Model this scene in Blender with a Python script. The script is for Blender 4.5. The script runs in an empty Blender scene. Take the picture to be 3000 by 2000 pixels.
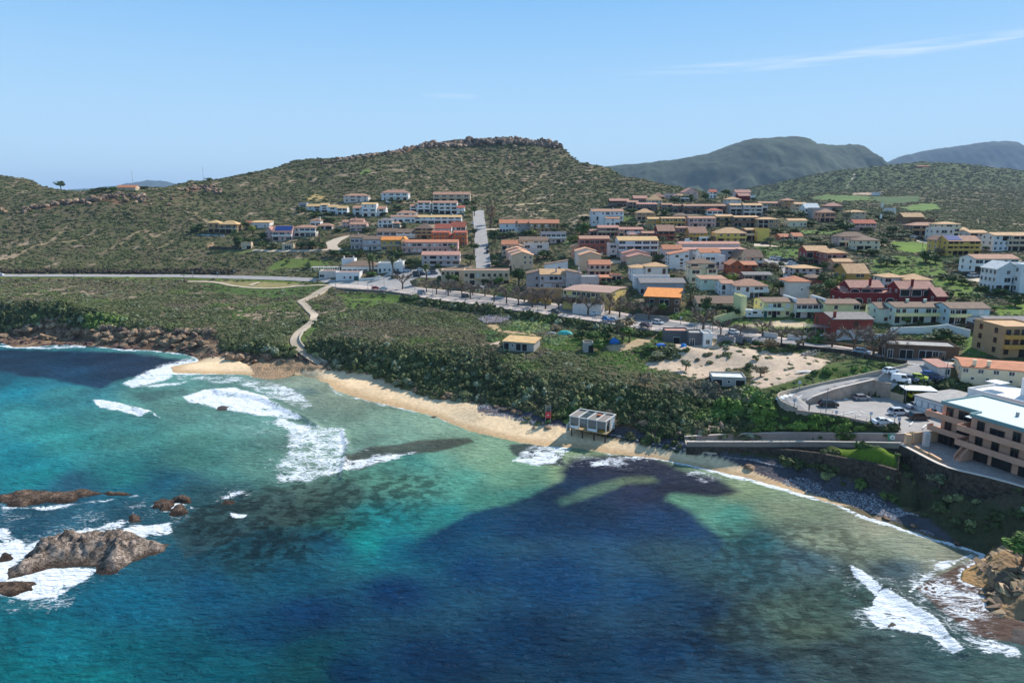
import bpy, bmesh, math, random
import numpy as np
from mathutils import Vector, Matrix

sc = bpy.context.scene
C = sc.collection
R = math.radians
# ---------------------------------------------------------------- camera
TH = R(11.58); CT, ST = math.cos(TH), math.sin(TH); CZ = 60.0
cam = bpy.data.cameras.new("camera"); cam.lens = 24.0; cam.sensor_width = 36.0
cam.clip_start = 0.5; cam.clip_end = 40000
camo = bpy.data.objects.new("camera", cam); C.objects.link(camo)
camo.location = (0, 0, CZ); camo.rotation_euler = (math.pi/2 - TH, 0, 0)
sc.camera = camo
# ---------------------------------------------------------------- light
SUN_AZ, SUN_EL = R(50), R(41)          # azimuth clockwise from +Y
sd = bpy.data.lights.new("sun", 'SUN'); sd.energy = 5.0; sd.angle = R(0.5); sd.color = (1, .955, .89)
so = bpy.data.objects.new("sun", sd); C.objects.link(so)
sv = Vector((math.sin(SUN_AZ)*math.cos(SUN_EL), math.cos(SUN_AZ)*math.cos(SUN_EL), math.sin(SUN_EL)))
so.rotation_euler = sv.to_track_quat('Z', 'Y').to_euler(); so.location = (0, 0, 300)
w = bpy.data.worlds.new("World"); sc.world = w; w.use_nodes = True
nt = w.node_tree; nt.nodes.clear()
def N(t, ty, **kw):
 n = t.nodes.new(ty)
 for k, v in kw.items():
  if k.startswith('i_'):
   n.inputs[k[2:].replace('_', ' ')].default_value = v
  else: setattr(n, k, v)
 return n
out = N(nt, 'ShaderNodeOutputWorld'); bg = N(nt, 'ShaderNodeBackground')
sky = N(nt, 'ShaderNodeTexSky'); sky.sky_type = 'NISHITA'; sky.sun_disc = False
sky.sun_elevation = SUN_EL; sky.sun_rotation = SUN_AZ; sky.altitude = 60
sky.air_density = 1.15; sky.dust_density = 0.35; sky.ozone_density = 2.2
bg.inputs['Strength'].default_value = 0.105
# thin cirrus: direction-based streaks high in the sky
tc = N(nt, 'ShaderNodeTexCoord'); sx = N(nt, 'ShaderNodeSeparateXYZ'); nt.links.new(tc.outputs['Generated'], sx.inputs[0])
def mth(t, op, a, b=None, c=None, clamp=False):
 n = t.nodes.new('ShaderNodeMath'); n.operation = op; n.use_clamp = clamp
 for i, v in enumerate((a, b, c)):
  if v is None: continue
  if isinstance(v, (int, float)): n.inputs[i].default_value = v
  else: t.links.new(v, n.inputs[i])
 return n.outputs[0]
az = mth(nt, 'ARCTAN2', sx.outputs[0], sx.outputs[1]); el = mth(nt, 'ARCSINE', sx.outputs[2])
cx = N(nt, 'ShaderNodeCombineXYZ'); nt.links.new(mth(nt, 'MULTIPLY', az, 9.0), cx.inputs[0]); nt.links.new(mth(nt, 'MULTIPLY', el, 150.0), cx.inputs[1])
cn = N(nt, 'ShaderNodeTexNoise'); cn.inputs['Scale'].default_value = 1.0; cn.inputs['Detail'].default_value = 5
cn.inputs['Distortion'].default_value = .5; nt.links.new(cx.outputs[0], cn.inputs['Vector'])
def bump1(x, c, wd):      # smooth bump
 d = mth(nt, 'DIVIDE', mth(nt, 'SUBTRACT', x, c), wd); d = mth(nt, 'MULTIPLY', d, d)
 return mth(nt, 'MAXIMUM', mth(nt, 'SUBTRACT', 1.0, d), 0.0)
line = mth(nt, 'ADD', mth(nt, 'MULTIPLY', az, .032), .162)
m1 = mth(nt, 'MULTIPLY', bump1(mth(nt, 'SUBTRACT', el, line), 0, .009), bump1(az, .53, .42))
m2 = mth(nt, 'MULTIPLY', bump1(el, .142, .004), bump1(az, -.09, .05))
mm = mth(nt, 'MULTIPLY', mth(nt, 'ADD', m1, mth(nt, 'MULTIPLY', m2, .5)), mth(nt, 'MULTIPLY', mth(nt, 'SUBTRACT', cn.outputs[0], .36), 1.9), None, True)
mix = N(nt, 'ShaderNodeMix', data_type='RGBA'); nt.links.new(mth(nt, 'MULTIPLY', mm, .75), mix.inputs[0])
hz = N(nt, 'ShaderNodeMix', data_type='RGBA'); hr = N(nt, 'ShaderNodeMapRange', interpolation_type='SMOOTHERSTEP')
hr.inputs[1].default_value = .1; hr.inputs[2].default_value = .9; hr.inputs[3].default_value = .95; hr.inputs[4].default_value = .3; nt.links.new(el, hr.inputs[0])
gr = N(nt, 'ShaderNodeMapRange'); gr.inputs[1].default_value = -.02; gr.inputs[2].default_value = .3; nt.links.new(el, gr.inputs[0])
gc = N(nt, 'ShaderNodeMix', data_type='RGBA'); nt.links.new(gr.outputs[0], gc.inputs[0]); gc.inputs[6].default_value = (5.3, 7.4, 8.6, 1); gc.inputs[7].default_value = (1.5, 4.1, 7.7, 1)
nt.links.new(hr.outputs[0], hz.inputs[0]); nt.links.new(sky.outputs[0], hz.inputs[6]); nt.links.new(gc.outputs[2], hz.inputs[7])
tn = N(nt, 'ShaderNodeMix', data_type='RGBA', blend_type='MULTIPLY'); tn.inputs[0].default_value = 1; nt.links.new(hz.outputs[2], tn.inputs[6]); tn.inputs[7].default_value = (1.0, 1.0, 1.0, 1)
nt.links.new(tn.outputs[2], mix.inputs[6]); mix.inputs[7].default_value = (8.2, 8.6, 9.2, 1)
nt.links.new(mix.outputs[2], bg.inputs[0]); nt.links.new(bg.outputs[0], out.inputs[0])
sc.view_settings.view_transform = 'Standard'; sc.view_settings.look = 'None'
sc.view_settings.exposure = 0.28; sc.view_settings.gamma = 1.0
sc.render.engine = 'CYCLES'
sc.cycles.use_denoising = True; sc.cycles.denoiser = 'OPENIMAGEDENOISE'
sc.cycles.sample_clamp_direct = 3.0; sc.cycles.sample_clamp_indirect = 3.0
sc.cycles.max_bounces = 4; sc.cycles.diffuse_bounces = 2; sc.cycles.glossy_bounces = 2
sc.cycles.transparent_max_bounces = 6; sc.cycles.volume_bounces = 0
# ---------------------------------------------------------------- numeric helpers
ZT = dict(A=(550,530,4.704), B=(950,530,4.704), C=(1400,560,5.8075), D=(1700,530,5.8075), E=(2050,530,5.2267), F=(2450,550,4.238),
 G=(1200,780,4.704), H=(1520,720,4.704), I=(1980,720,4.704), J=(2400,800,3.92), K=(2200,1020,2.94), L=(1400,1000,2.6133),
 M=(0,780,2.352), N=(800,780,3.1357), O=(0,380,2.352), Q=(900,370,2.6133), R=(1700,370,1.809), S=(0,1350,1.96), T=(900,1250,1.96),
 a=(1200,840,4.48), b=(1500,860,3.36), c=(1850,900,3.36), d=(900,780,3.733), e=(1980,1240,3.36), f=(1600,1170,5.169),
 U=(2000,1300,2.24), V=(0,1000,1.12), X=(2700,1050,2.24), W=(0,0,.784), s=(0,0,1))
def zp(z, x, y):
 a = ZT[z]; return (a[0]+x/a[2], a[1]+y/a[2])
def zl(z, pts): return [zp(z, *p) for p in pts]
def P(px, py, alt):
 u, v = (px-1500)/2000, (py-1000)/2000
 t = (CZ-alt)/(ST+v*CT); return np.array((u*t, (CT-v*ST)*t, alt))
def PY(px, py, Y):
 u, v = (px-1500)/2000, (py-1000)/2000
 t = Y/(CT-v*ST); return np.array((u*t, Y, CZ-(ST+v*CT)*t))
def proj(x, y, z):
 dz = z-CZ; dep = y*CT - dz*ST; upc = y*ST + dz*CT
 return 1500+2000*x/dep, 1000-2000*upc/dep
def hexc(h):
 h = h.lstrip('#'); c = [int(h[i:i+2], 16)/255 for i in (0, 2, 4)]
 return np.array([v/12.92 if v <= .04045 else ((v+.055)/1.055)**2.4 for v in c])
_rng = np.random.default_rng(7)
_LAT = _rng.random((256, 256))
def vnoise(x, y):
 xi, yi = np.floor(x).astype(int), np.floor(y).astype(int)
 fx, fy = x-xi, y-yi; fx = fx*fx*(3-2*fx); fy = fy*fy*(3-2*fy)
 a = _LAT[yi & 255, xi & 255]; b = _LAT[yi & 255, (xi+1) & 255]; c = _LAT[(yi+1) & 255, xi & 255]; d = _LAT[(yi+1) & 255, (xi+1) & 255]
 return (a*(1-fx)+b*fx)*(1-fy)+(c*(1-fx)+d*fx)*fy
def fbm(x, y, s, o=4, rg=.5):
 r = 0; am = 1; tot = 0
 for i in range(o):
  r = r+am*vnoise(x/s+17.3*i, y/s+9.1*i); tot += am; am *= rg; s *= .5
 return r/tot
def sst(a, b, x):
 t = np.clip((x-a)/(b-a), 0, 1); return t*t*(3-2*t)
def polysd(poly, X, Y, ys=1.0):
 """signed distance to polygon (positive inside), y scaled"""
 p = np.array(poly, float); p[:, 1] *= ys; Yq = Y*ys
 d = np.full(X.shape, 1e18); ins = np.zeros(X.shape, bool)
 n = len(p)
 for i in range(n):
  a, b = p[i], p[(i+1) % n]
  e = b-a; wx, wy = X-a[0], Yq-a[1]
  t = np.clip((wx*e[0]+wy*e[1])/max(e@e, 1e-9), 0, 1)
  d = np.minimum(d, (wx-e[0]*t)**2+(wy-e[1]*t)**2)
  c = ((a[1] > Yq) != (b[1] > Yq))
  with np.errstate(divide='ignore', invalid='ignore'):
   xx = (b[0]-a[0])*(Yq-a[1])/((b[1]-a[1]) or 1e-9)+a[0]
  ins ^= c & (X < xx)
 return np.where(ins, 1, -1)*np.sqrt(d)
def linedist(pts, X, Y, ys=1.0):
 p = np.array(pts, float); p[:, 1] *= ys; Yq = Y*ys; d = np.full(X.shape, 1e18)
 for i in range(len(p)-1):
  a, b = p[i], p[i+1]; e = b-a; wx, wy = X-a[0], Yq-a[1]
  t = np.clip((wx*e[0]+wy*e[1])/max(e@e, 1e-9), 0, 1)
  d = np.minimum(d, (wx-e[0]*t)**2+(wy-e[1]*t)**2)
 return np.sqrt(d)
def dens(pts, step):
 o = []
 for a, b in zip(pts[:-1], pts[1:]):
  a = np.array(a, float); b = np.array(b, float); n = max(1, int(np.linalg.norm((b-a)[:2])/step))
  for k in range(n): o.append(tuple(a+(b-a)*k/n))
 o.append(tuple(pts[-1])); return o
# ---------------------------------------------------------------- material helpers
def mat(name, col, rough=.85, noise=0, nscale=1.0, bump=0, spec=.3, metal=0, col2=None):
 m = bpy.data.materials.new(name); m.use_nodes = True; t = m.node_tree; b = t.nodes['Principled BSDF']
 b.inputs['Roughness'].default_value = rough; b.inputs['Specular IOR Level'].default_value = spec
 b.inputs['Metallic'].default_value = metal
 if isinstance(col, str): col = hexc(col)
 col = tuple(col)[:3]
 b.inputs['Base Color'].default_value = (*col, 1)
 if noise or bump:
  g = N(t, 'ShaderNodeNewGeometry')
  n = N(t, 'ShaderNodeTexNoise'); n.inputs['Scale'].default_value = nscale; n.inputs['Detail'].default_value = 5
  n.inputs['Roughness'].default_value = .65; t.links.new(g.outputs['Position'], n.inputs['Vector'])
  if noise:
   r = N(t, 'ShaderNodeMapRange'); r.inputs[1].default_value = .3; r.inputs[2].default_value = .7
   t.links.new(n.outputs[0], r.inputs[0])
   x = N(t, 'ShaderNodeMix', data_type='RGBA'); t.links.new(r.outputs[0], x.inputs[0])
   c2 = hexc(col2) if isinstance(col2, str) else (col2 if col2 is not None else [c*(1-noise) for c in col])
   x.inputs[6].default_value = (*c2, 1); x.inputs[7].default_value = (*[min(1, c*(1+noise*.35)) for c in col], 1)
   t.links.new(x.outputs[2], b.inputs['Base Color'])
  if bump:
   bp = N(t, 'ShaderNodeBump'); bp.inputs['Strength'].default_value = 1; bp.inputs['Distance'].default_value = bump
   t.links.new(n.outputs[0], bp.inputs['Height']); t.links.new(bp.outputs[0], b.inputs['Normal'])
 return m
def tag(o, label=None, cat=None, group=None, kind=None):
 if label: o['label'] = label
 if cat: o['category'] = cat
 if group: o['group'] = group
 if kind: o['kind'] = kind
 elif cat: o['kind'] = 'thing'
 return o
def npmesh(name, co, faces, mats=(), smooth=False):
 me = bpy.data.meshes.new(name); me.vertices.add(len(co)); me.vertices.foreach_set('co', np.asarray(co, np.float32).ravel())
 f = np.asarray(faces, np.int32); k = f.shape[1]
 me.loops.add(f.size); me.loops.foreach_set('vertex_index', f.ravel())
 me.polygons.add(len(f)); me.polygons.foreach_set('loop_start', np.arange(0, f.size, k, dtype=np.int32))
 me.update(calc_edges=True)
 if smooth: me.polygons.foreach_set('use_smooth', np.ones(len(f), bool))
 for m in mats: me.materials.append(m)
 return me
def vcol(me, name, arr):
 a = me.color_attributes.new(name, 'FLOAT_COLOR', 'POINT'); b = np.ones((len(arr), 4), np.float32); b[:, :3] = arr
 a.data.foreach_set('color', b.ravel())
def vflt(me, name, arr):
 a = me.attributes.new(name, 'FLOAT', 'POINT'); a.data.foreach_set('value', np.asarray(arr, np.float32).ravel())
def link(name, me, parent=None, loc=None):
 o = bpy.data.objects.new(name, me); C.objects.link(o)
 if parent is not None: o.parent = parent
 if loc is not None: o.location = loc
 return o
def grid_faces(nx, ny):
 i = np.arange(nx-1)[None, :]+np.arange(ny-1)[:, None]*nx
 return np.stack([i, i+1, i+1+nx, i+nx], -1).reshape(-1, 4)
# ================================================================ TERRAIN
SHORE = (zl('s', [(-500,985),(-200,995)]) + zl('M', [(0,525),(100,560),(250,553),(450,540),(640,550),(850,570),(1050,580),(1250,600),(1350,630),(1365,655),(1180,690),(1190,735),(1400,742),(1700,745),(1740,765),(1850,780),(1960,770),(2050,750),(2150,765),(2250,800),(2300,850)])
  + zl('N', [(720,1190),(870,1235),(1050,1275),(1270,1325),(1500,1385),(1650,1450),(1800,1505)])
  + zl('L', [(0,700),(300,770),(480,800),(800,820),(1000,860),(1330,890),(1560,930),(1900,1010),(2100,1055)])
  + zl('U', [(800,335),(1000,390),(1150,460),(1400,540),(1600,610),(1800,660),(1990,725),(1950,770),(1840,830),(1830,900),(1980,950),(1990,1010),(2000,1090),(2060,1130),(2240,1160),(2600,1300)]))
def line_pts(pts, step=14): return dens([(p[0], p[1]) for p in pts], step)
T0PX = zl('d', [(320,240),(620,258),(900,277),(1150,312)])+zl('a', [(0,113),(400,180),(720,216),(1000,248)])+zl('b', [(0,162),(500,228),(950,292)])+[(1870,963),(1945,972),(2050,987),(2150,1000),(2250,1010),(2350,1020),(2479,1034),(2560,1050),(2655,1066)]
def road_alt(px): return float(np.interp(px, [985, 1200, 1520, 1732, 1945, 2100, 2479, 2655], [15.2, 15.3, 15.6, 16.0, 16.4, 16.7, 17.3, 18.0]))
_t = np.array([P(a, b, road_alt(a)) for a, b in dens(T0PX, 12)])
for _ in range(3): _t[1:-1] = (_t[:-2]+2*_t[1:-1]+_t[2:])/4
ctl = []          # world control points x,y,z
def addp(px, py, alt): ctl.append(P(px, py, alt))
def addl(z, pts, step=30):
 for p in dens([(*zp(z, a, b), c) for a, b, c in pts], step): addp(*p)
for p in line_pts(SHORE, 16): addp(p[0], p[1], 0.0)
SW = np.array([P(p[0], p[1], 0)[:2] for p in SHORE])
_d = np.gradient(_t[:, :2], axis=0); _d /= np.linalg.norm(_d, axis=1)[:, None]; _nn = np.stack([-_d[:, 1], _d[:, 0]], 1)
for i in range(0, len(_t), 2):
 for off, dz in ((0.6, 0), (6, .05), (15, .1), (-3.2, -1.9 if _t[i, 0] < 62 else -.6), (-12, -2.6 if _t[i, 0] < 40 else -1.0)): ctl.append(np.array((*(_t[i, :2]+_nn[i]*off), _t[i, 2]+dz)))
_s = np.array([P(a, b, 0) for a, b in line_pts(SHORE, 16)]); _d = np.gradient(_s[:, :2], axis=0); _d /= np.linalg.norm(_d, axis=1)[:, None]+1e-9
for i in range(0, len(_s)):
 for off, dz in ((4.5, -.45), (11, -1.0)):
  q = _s[i, :2]+np.array((_d[i, 1], -_d[i, 0]))*off
  if np.min(np.hypot(_s[:, 0]-q[0], _s[:, 1]-q[1])) > off*.85: ctl.append(np.array((*q, dz)))
for px in range(-500, 3100, 150):       # sea bed far from the coast
 for py in (1250, 1450, 1700, 2000): 
  q = P(px, py, 0)
  dd = np.min(np.hypot(SW[:, 0]-q[0], SW[:, 1]-q[1]))
  _sh = max([b_[1] for a_, b_ in zip(SHORE, SHORE[1:]) if min(a_[0], b_[0])-60 <= px <= max(a_[0], b_[0])+60]+[0])
  if dd > 15 and py > _sh and px < 2750: ctl.append(np.array((q[0], q[1], -min(7, .07*dd+.3))))
for px, py in ((100,1100),(300,1080),(-100,1100),(600,1180),(750,1220),(900,1200)): ctl.append(P(px, py, -1.6)*np.array((1,1,1)))
# west coast rocks, cliff and slope
addl('s', [(-500,955,4),(0,958,4.4),(200,962,4.4),(330,975,4.2),(480,985,4),(600,1005,3.6)], 40)
addl('s', [(-500,925,8.2),(0,928,8.4),(100,932,8.2),(200,938,7.8),(330,953,6.6),(480,962,6.2),(620,968,6.8)], 40)
addl('s', [(-500,860,11.5),(0,868,11.5),(300,872,11.5),(600,880,11.5),(800,880,11)], 90)
addl('s', [(-500,812,15),(0,812,15),(400,815,15),(700,820,15),(900,828,15)], 80)
# west sand / flat rock
addl('M', [(1450,640,1.2),(1600,680,1.3),(1800,700,1.2),(2000,715,1.2),(2150,725,1.6)], 40)
addl('M', [(1560,610,2.6),(1750,630,2.8),(1950,640,2.8),(2100,660,2.8)], 40)
addl('M', [(1560,560,5.5),(1750,570,6),(1950,560,6),(2000,470,7.6),(2080,400,8.5),(2150,330,10),(2050,235,12.4),(2300,130,15)], 40)
# beach back (base of the scrub bank) and top of the bank
addl('N', [(520,890,3.0),(640,930,2.9),(850,960,2.9),(1000,990,2.9),(1150,1040,2.9),(1400,1110,3.0),(1600,1170,3.0),(1900,1230,3.0)], 22)
addl('L', [(0,500,3.0),(250,520,3.0),(500,585,3.0),(700,590,3.2),(1080,660,3.2),(1300,710,3.2),(1590,760,3.2)], 22)
addl('s', [(930,1005,7.4),(1000,1016,8),(1100,1030,8.2),(1230,1052,8.5),(1380,1078,8.8),(1515,1106,9),(1700,1120,9.5),(1900,1156,10),(2000,1164,9.8),(2100,1168,9.4)], 30)
addl('s', [(2050,1262,5.0),(2200,1264,6.0),(2336,1266,7.0),(2450,1267,8.4)], 30)
addl('s', [(2010,1297,3.6),(2200,1297,4.4),(2336,1297,5.0),(2500,1300,7.2),(2640,1303,9.2)], 30)
addl('N', [(400,480,10.5),(800,520,11.2),(1200,600,11.8),(1600,680,12.3),(2000,760,12.8)], 60)
addl('L', [(300,60,13.2),(900,90,13.2),(1300,130,13),(1700,180,13),(2100,230,13.2)], 60)
addl('L', [(1500,300,12),(2000,330,12.4)], 60)
addl('L', [(1500,60,14.2),(2000,60,15),(2300,100,15.4)], 50)
addl('K', [(0,380,12.6),(160,470,12.2),(380,545,11.3),(700,590,11.2),(1000,650,11.2),(1250,700,11.0)], 40)
# car park 12, access road
addl('K', [(560,520,11.3),(1000,600,11.3),(1250,690,11.3),(1500,700,11.3),(1300,480,11.3),(1050,420,11.3),(900,500,11.3)], 30)
addl('K', [(240,470,12.4),(380,400,13.6),(800,290,15.6),(1150,210,17.2),(1400,150,18)], 30)
addl('K', [(200,370,13.2),(700,240,15.6),(1150,150,17.2)], 40)
# promenade level (road) 15..18
# stone wall foot, grass terrace, hotel terrace
addl('K', [(0,845,3.4),(150,900,3.4),(450,960,3.2),(700,1090,3.0),(1100,1190,2.6),(1250,1290,2.2),(1500,1330,2.0)], 24)
addl('U', [(1500,440,1.6),(1700,520,1.5),(1900,590,1.5),(2080,660,2.0),(2240,720,2.6),(2600,800,3)], 30)
addl('K', [(650,880,7.0),(900,860,7.4),(1200,850,8.2),(1250,1000,7.6),(900,950,7.0)], 24)
addl('K', [(1300,830,9.4),(1500,960,9.4),(1700,1040,9.4),(2050,1110,9.4),(2352,1200,9.4),(2700,1330,9.4)], 30)
addl('K', [(1500,830,9.4),(1900,960,9.4),(2300,1080,9.4)], 40)
addl('U', [(2110,690,3.5),(2060,800,2.2),(2100,950,1.6),(2240,900,3.0),(2240,1020,2.0),(2500,900,5)], 30)
addl('s', [(3300,1150,17),(3300,1300,12),(3150,1400,9.4),(3500,1500,9)], 60)
addl('s', [(2850,1200,11.3),(3000,1230,11.0),(2900,1120,16)], 60)
# inland surface by (px, py, forward distance)
for px, L in {
 -500: ((780,440),(700,500),(620,560),(560,640),(500,740)),
 0: ((780,440),(720,490),(650,540),(590,590),(540,650),(514,720)),
 300: ((780,438),(740,470),(660,530),(590,575),(550,620)),
 600: ((780,430),(740,460),(700,490),(640,540),(580,620),(530,700)),
 900: ((780,415),(740,440),(700,470),(650,520),(600,580),(540,680),(470,830)),
 1200: ((780,400),(740,430),(700,460),(650,510),(600,570),(560,620),(500,720),(450,820)),
 1425: ((770,400),(700,460),(640,530),(590,600),(540,680),(480,790),(440,862)),
 1650: ((790,360),(750,395),(700,440),(650,500),(600,570),(550,660),(500,750),(455,835)),
 1800: ((850,292),(800,330),(750,370),(700,420),(650,480),(600,560),(560,640),(504,760)),
 2000: ((890,265),(850,290),(800,320),(750,360),(700,410),(650,470),(600,540),(575,590),(552,640)),
 2200: ((950,230),(900,255),(850,285),(800,315),(750,355),(700,405),(650,465),(612,530),(585,640)),
 2400: ((980,212),(950,225),(900,250),(850,275),(800,305),(750,345),(700,395),(650,460),(612,620),(590,850),(565,1050)),
 2600: ((1000,200),(950,222),(900,245),(850,270),(800,300),(750,340),(700,395),(650,480),(600,800),(560,1100)),
 2900: ((1000,192),(950,212),(900,232),(850,255),(800,280),(750,320),(700,380),(650,500),(600,800),(560,1100)),
 3300: ((1050,165),(1000,185),(950,205),(900,228),(850,250),(800,275),(750,320),(700,380),(650,500),(600,800),(560,1100))}.items():
 for py, Y in L: ctl.append(PY(px, py, Y))
# ridge line of the main hill and of the valley hill behind the town
RID = (zl('O', [(-600,300),(0,315),(180,335),(460,400),(600,410),(800,402),(1000,396),(1230,374),(1400,354),(1600,324),(1760,305),(1860,272),(2020,217),(2300,200)])
     + zl('Q', [(130,266),(350,234),(480,219),(630,216),(700,176),(860,131),(1000,105),(1200,92),(1500,78),(1600,84),(1850,102),(1930,147),(2060,247),(2200,302),(2352,352)]) + zl('R', [(350,280),(540,327)]))
RY = [740,700,690,640,625,620,640,680,710,750,780,800,830,840, 850,860,870,880,880,890,890,890,890,890,885,870,840,800,760,700,660]
for (px, py), Y in zip(RID, RY):
 q = PY(px, py+4, Y); ctl.append(q)
 ctl.append(np.array((q[0]*1.12, Y*1.12, q[2]-26))); ctl.append(np.array((q[0]*1.45, Y*1.45, max(20, q[2]-75))))
for (px, py), Y in zip(zl('Q', [(860,165),(1000,150),(1200,140),(1500,135),(1700,140),(1880,160)]), [868, 872, 876, 876, 876, 868]): ctl.append(PY(px, py, Y))
for (px, py) in zl('R', [(900,330),(1100,300),(1250,262),(1400,242),(1600,221),(1800,201),(2000,201),(2200,231),(2352,251),(2700,270)]):
 q = PY(px, py, 1750); ctl.append(q); ctl.append(np.array((q[0]*1.15, 2000, q[2]-60))); ctl.append(PY(px, py+35, 1450))
for px in range(-600, 3500, 300):
 ctl.append(np.array(((px-1500)/2000*2900, 2900, 10.)))
ctl = np.array(ctl)
def rbf_fit(pts, eps=.012):
 q = np.stack([pts[:, 0]/pts[:, 1], np.log(pts[:, 1])], 1)
 # drop near duplicates
 keep = []
 for i in range(len(q)):
  if all((q[i, 0]-q[j, 0])**2+(q[i, 1]-q[j, 1])**2 > 2.5e-5 for j in keep): keep.append(i)
 q = q[keep]; z = pts[keep, 2]; n = len(q)
 D = np.sqrt((q[:, None, 0]-q[None, :, 0])**2+(q[:, None, 1]-q[None, :, 1])**2+eps*eps)
 A = np.zeros((n+3, n+3)); A[:n, :n] = D+np.eye(n)*-1e-3*0; A[:n, n:] = np.c_[np.ones(n), q]; A[n:, :n] = A[:n, n:].T
 s = np.linalg.solve(A, np.r_[z, 0, 0, 0]); return q, s, eps
RQ, RS, REPS = rbf_fit(ctl)
GX0, GX1, GL0, GL1 = -1.25, 1.25, math.log(62), math.log(2900)
NX, NYR = 900, 860
ga = np.linspace(GX0, GX1, NX); gl = np.linspace(GL0, GL1, NYR)
AA, LL = np.meshgrid(ga, gl)
hx, hy = 460, 440; n = len(RQ)
ca_, cl_ = np.meshgrid(np.linspace(GX0, GX1, hx), np.linspace(GL0, GL1, hy)); fa, fl = ca_.ravel(), cl_.ravel(); zc = np.zeros(fa.size)
for i in range(0, fa.size, 20000):
 s_ = slice(i, i+20000)
 D = np.sqrt((fa[s_, None]-RQ[:, 0])**2+(fl[s_, None]-RQ[:, 1])**2+REPS**2)
 zc[s_] = D@RS[:n]+RS[n]+RS[n+1]*fa[s_]+RS[n+2]*fl[s_]
zc = zc.reshape(hy, hx); fx = np.clip(np.linspace(0, hx-1, NX), 0, hx-1.001); fy = np.clip(np.linspace(0, hy-1, NYR), 0, hy-1.001)
ix, iy = fx.astype(int), fy.astype(int); tx = (fx-ix)[None]; ty = (fy-iy)[:, None]
ZZ = (zc[iy][:, ix]*(1-tx)+zc[iy][:, ix+1]*tx)*(1-ty)+(zc[iy+1][:, ix]*(1-tx)+zc[iy+1][:, ix+1]*tx)*ty
ZZ = ZZ.reshape(AA.shape)
YY = np.exp(LL); XX = AA*YY
def bil(arr, x, y):
 a = np.asarray(x)/np.asarray(y); l = np.log(y)
 fx = np.clip((a-GX0)/(GX1-GX0)*(NX-1), 0, NX-1.001); fy = np.clip((l-GL0)/(GL1-GL0)*(NYR-1), 0, NYR-1.001)
 i = fx.astype(int) if hasattr(fx, 'astype') else int(fx); j = fy.astype(int) if hasattr(fy, 'astype') else int(fy)
 u, v = fx-i, fy-j
 return (arr[j, i]*(1-u)+arr[j, i+1]*u)*(1-v)+(arr[j+1, i]*(1-u)+arr[j+1, i+1]*u)*v
def _poly_flat(pts, z, mg=2.0):
 w2 = [tuple(P(*zp(q_[0], q_[1], q_[2]), z)[:2]) for q_ in pts]; w_ = np.array(w2); x0, y0 = w_.min(0)-6; x1, y1 = w_.max(0)+6
 m = (XX > x0) & (XX < x1) & (YY > y0) & (YY < y1); s = sst(-mg, 0, polysd(w2, XX[m], YY[m])); ZZ[m] = ZZ[m]*(1-s)+z*s
_K = lambda L: [('K', a, b) for a, b in L]
_poly_flat(_K([(400,542),(480,482),(520,480),(800,442),(1040,409),(1195,438),(1310,470),(1430,520),(1700,560),(1900,640),(1700,700),(1400,742),(1270,715),(1000,645),(700,572)]), 11.3, .6)
_wb = np.array([P(*zp('K', a, b), 11.3) for a, b in ((478,482),(520,480),(640,462),(800,440),(1045,408))]); _wt = np.array([12.3, 13.0, 14.0, 14.6, 15.5])
_in = np.array([P(*zp('K', a, b), c)[:2] for a, b, c in ((1075,300,15.9),(850,345,14.9),(640,395,13.9),(520,430,13.2),(475,470,12.5))])
_w = np.vstack([_wb[:, :2], _in]); _m = (XX > _w[:, 0].min()-4) & (XX < _w[:, 0].max()+6) & (YY > _w[:, 1].min()-4) & (YY < _w[:, 1].max()+6)
_dn = linedist(_wb[:, :2], XX[_m], YY[_m]); _yw = np.interp(XX[_m], _wb[:, 0], _wb[:, 1]); _tz = np.interp(XX[_m], _wb[:, 0], _wt)
_k = (YY[_m] > _yw+.2) & (_dn < 14) & (XX[_m] < _wb[-1, 0]+3); _bl = sst(14, 7, _dn)*_k; ZZ[_m] = ZZ[_m]*(1-_bl)+_tz*_bl
_poly_flat(_K([(1330,835),(1400,800),(1480,780),(1620,770),(1900,820),(2352,900),(2600,1000),(2700,1300),(2352,1190),(2050,1108),(1700,1030),(1530,955),(1420,890)]), 9.4, .6)
_mr = gl < math.log(345); _lw = [tuple(P(a, b, 0)[:2]) for a, b in SHORE]; _X, _Y = XX[_mr], YY[_mr]
_sd = polysd(_lw+[(_lw[-1][0]+300, _lw[-1][1]), (900, 900), (-900, 900), (_lw[0][0]-300, _lw[0][1])], _X, _Y)
_z = ZZ[_mr]; _z = np.where(_sd > 0, np.maximum(_z, np.clip(.11*_sd, 0, 1.3)), np.minimum(_z, -np.clip(.07*-_sd, 0, 1))); ZZ[_mr] = _z
_wl = [tuple(P(a, b, c)[:2]) for a, b, c in [(2008, 1304, 3.6), (2200, 1304, 4.4), (2258, 1312, 4.6)]+[(*zp('K', a, b), c) for a, b, c in ((400,874,5.4),(640,905,7),(900,957,6.9),(1080,988,7.2),(1262,1045,7.6),(1290,838,9.4),(1420,892,9.4),(1540,957,9.4),(1700,1033,9.4),(2050,1110,9.4),(2352,1196,9.4),(2700,1300,9.4))]]
_pg = _wl+[(160, 80), (_lw[-14][0]+14, _lw[-14][1]-4)]+[q for q in _lw[::-1] if _wl[0][0]-2 < q[0]]
_in2 = polysd(_pg, _X, _Y) > 0; _dw = linedist(_wl, _X, _Y); _z = ZZ[_mr]; _cap = np.where(_X < 78, 2.9, 2.9+3.2*sst(7, 0, _dw)); ZZ[_mr] = np.where(_in2 & (_Y > 112), np.minimum(_z, _cap), _z)
ZS = ZZ.copy()           # smooth surface used to lay roads and set things down
def H(x, y): return float(bil(ZZ, np.float64(x), np.float64(y)))
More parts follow.
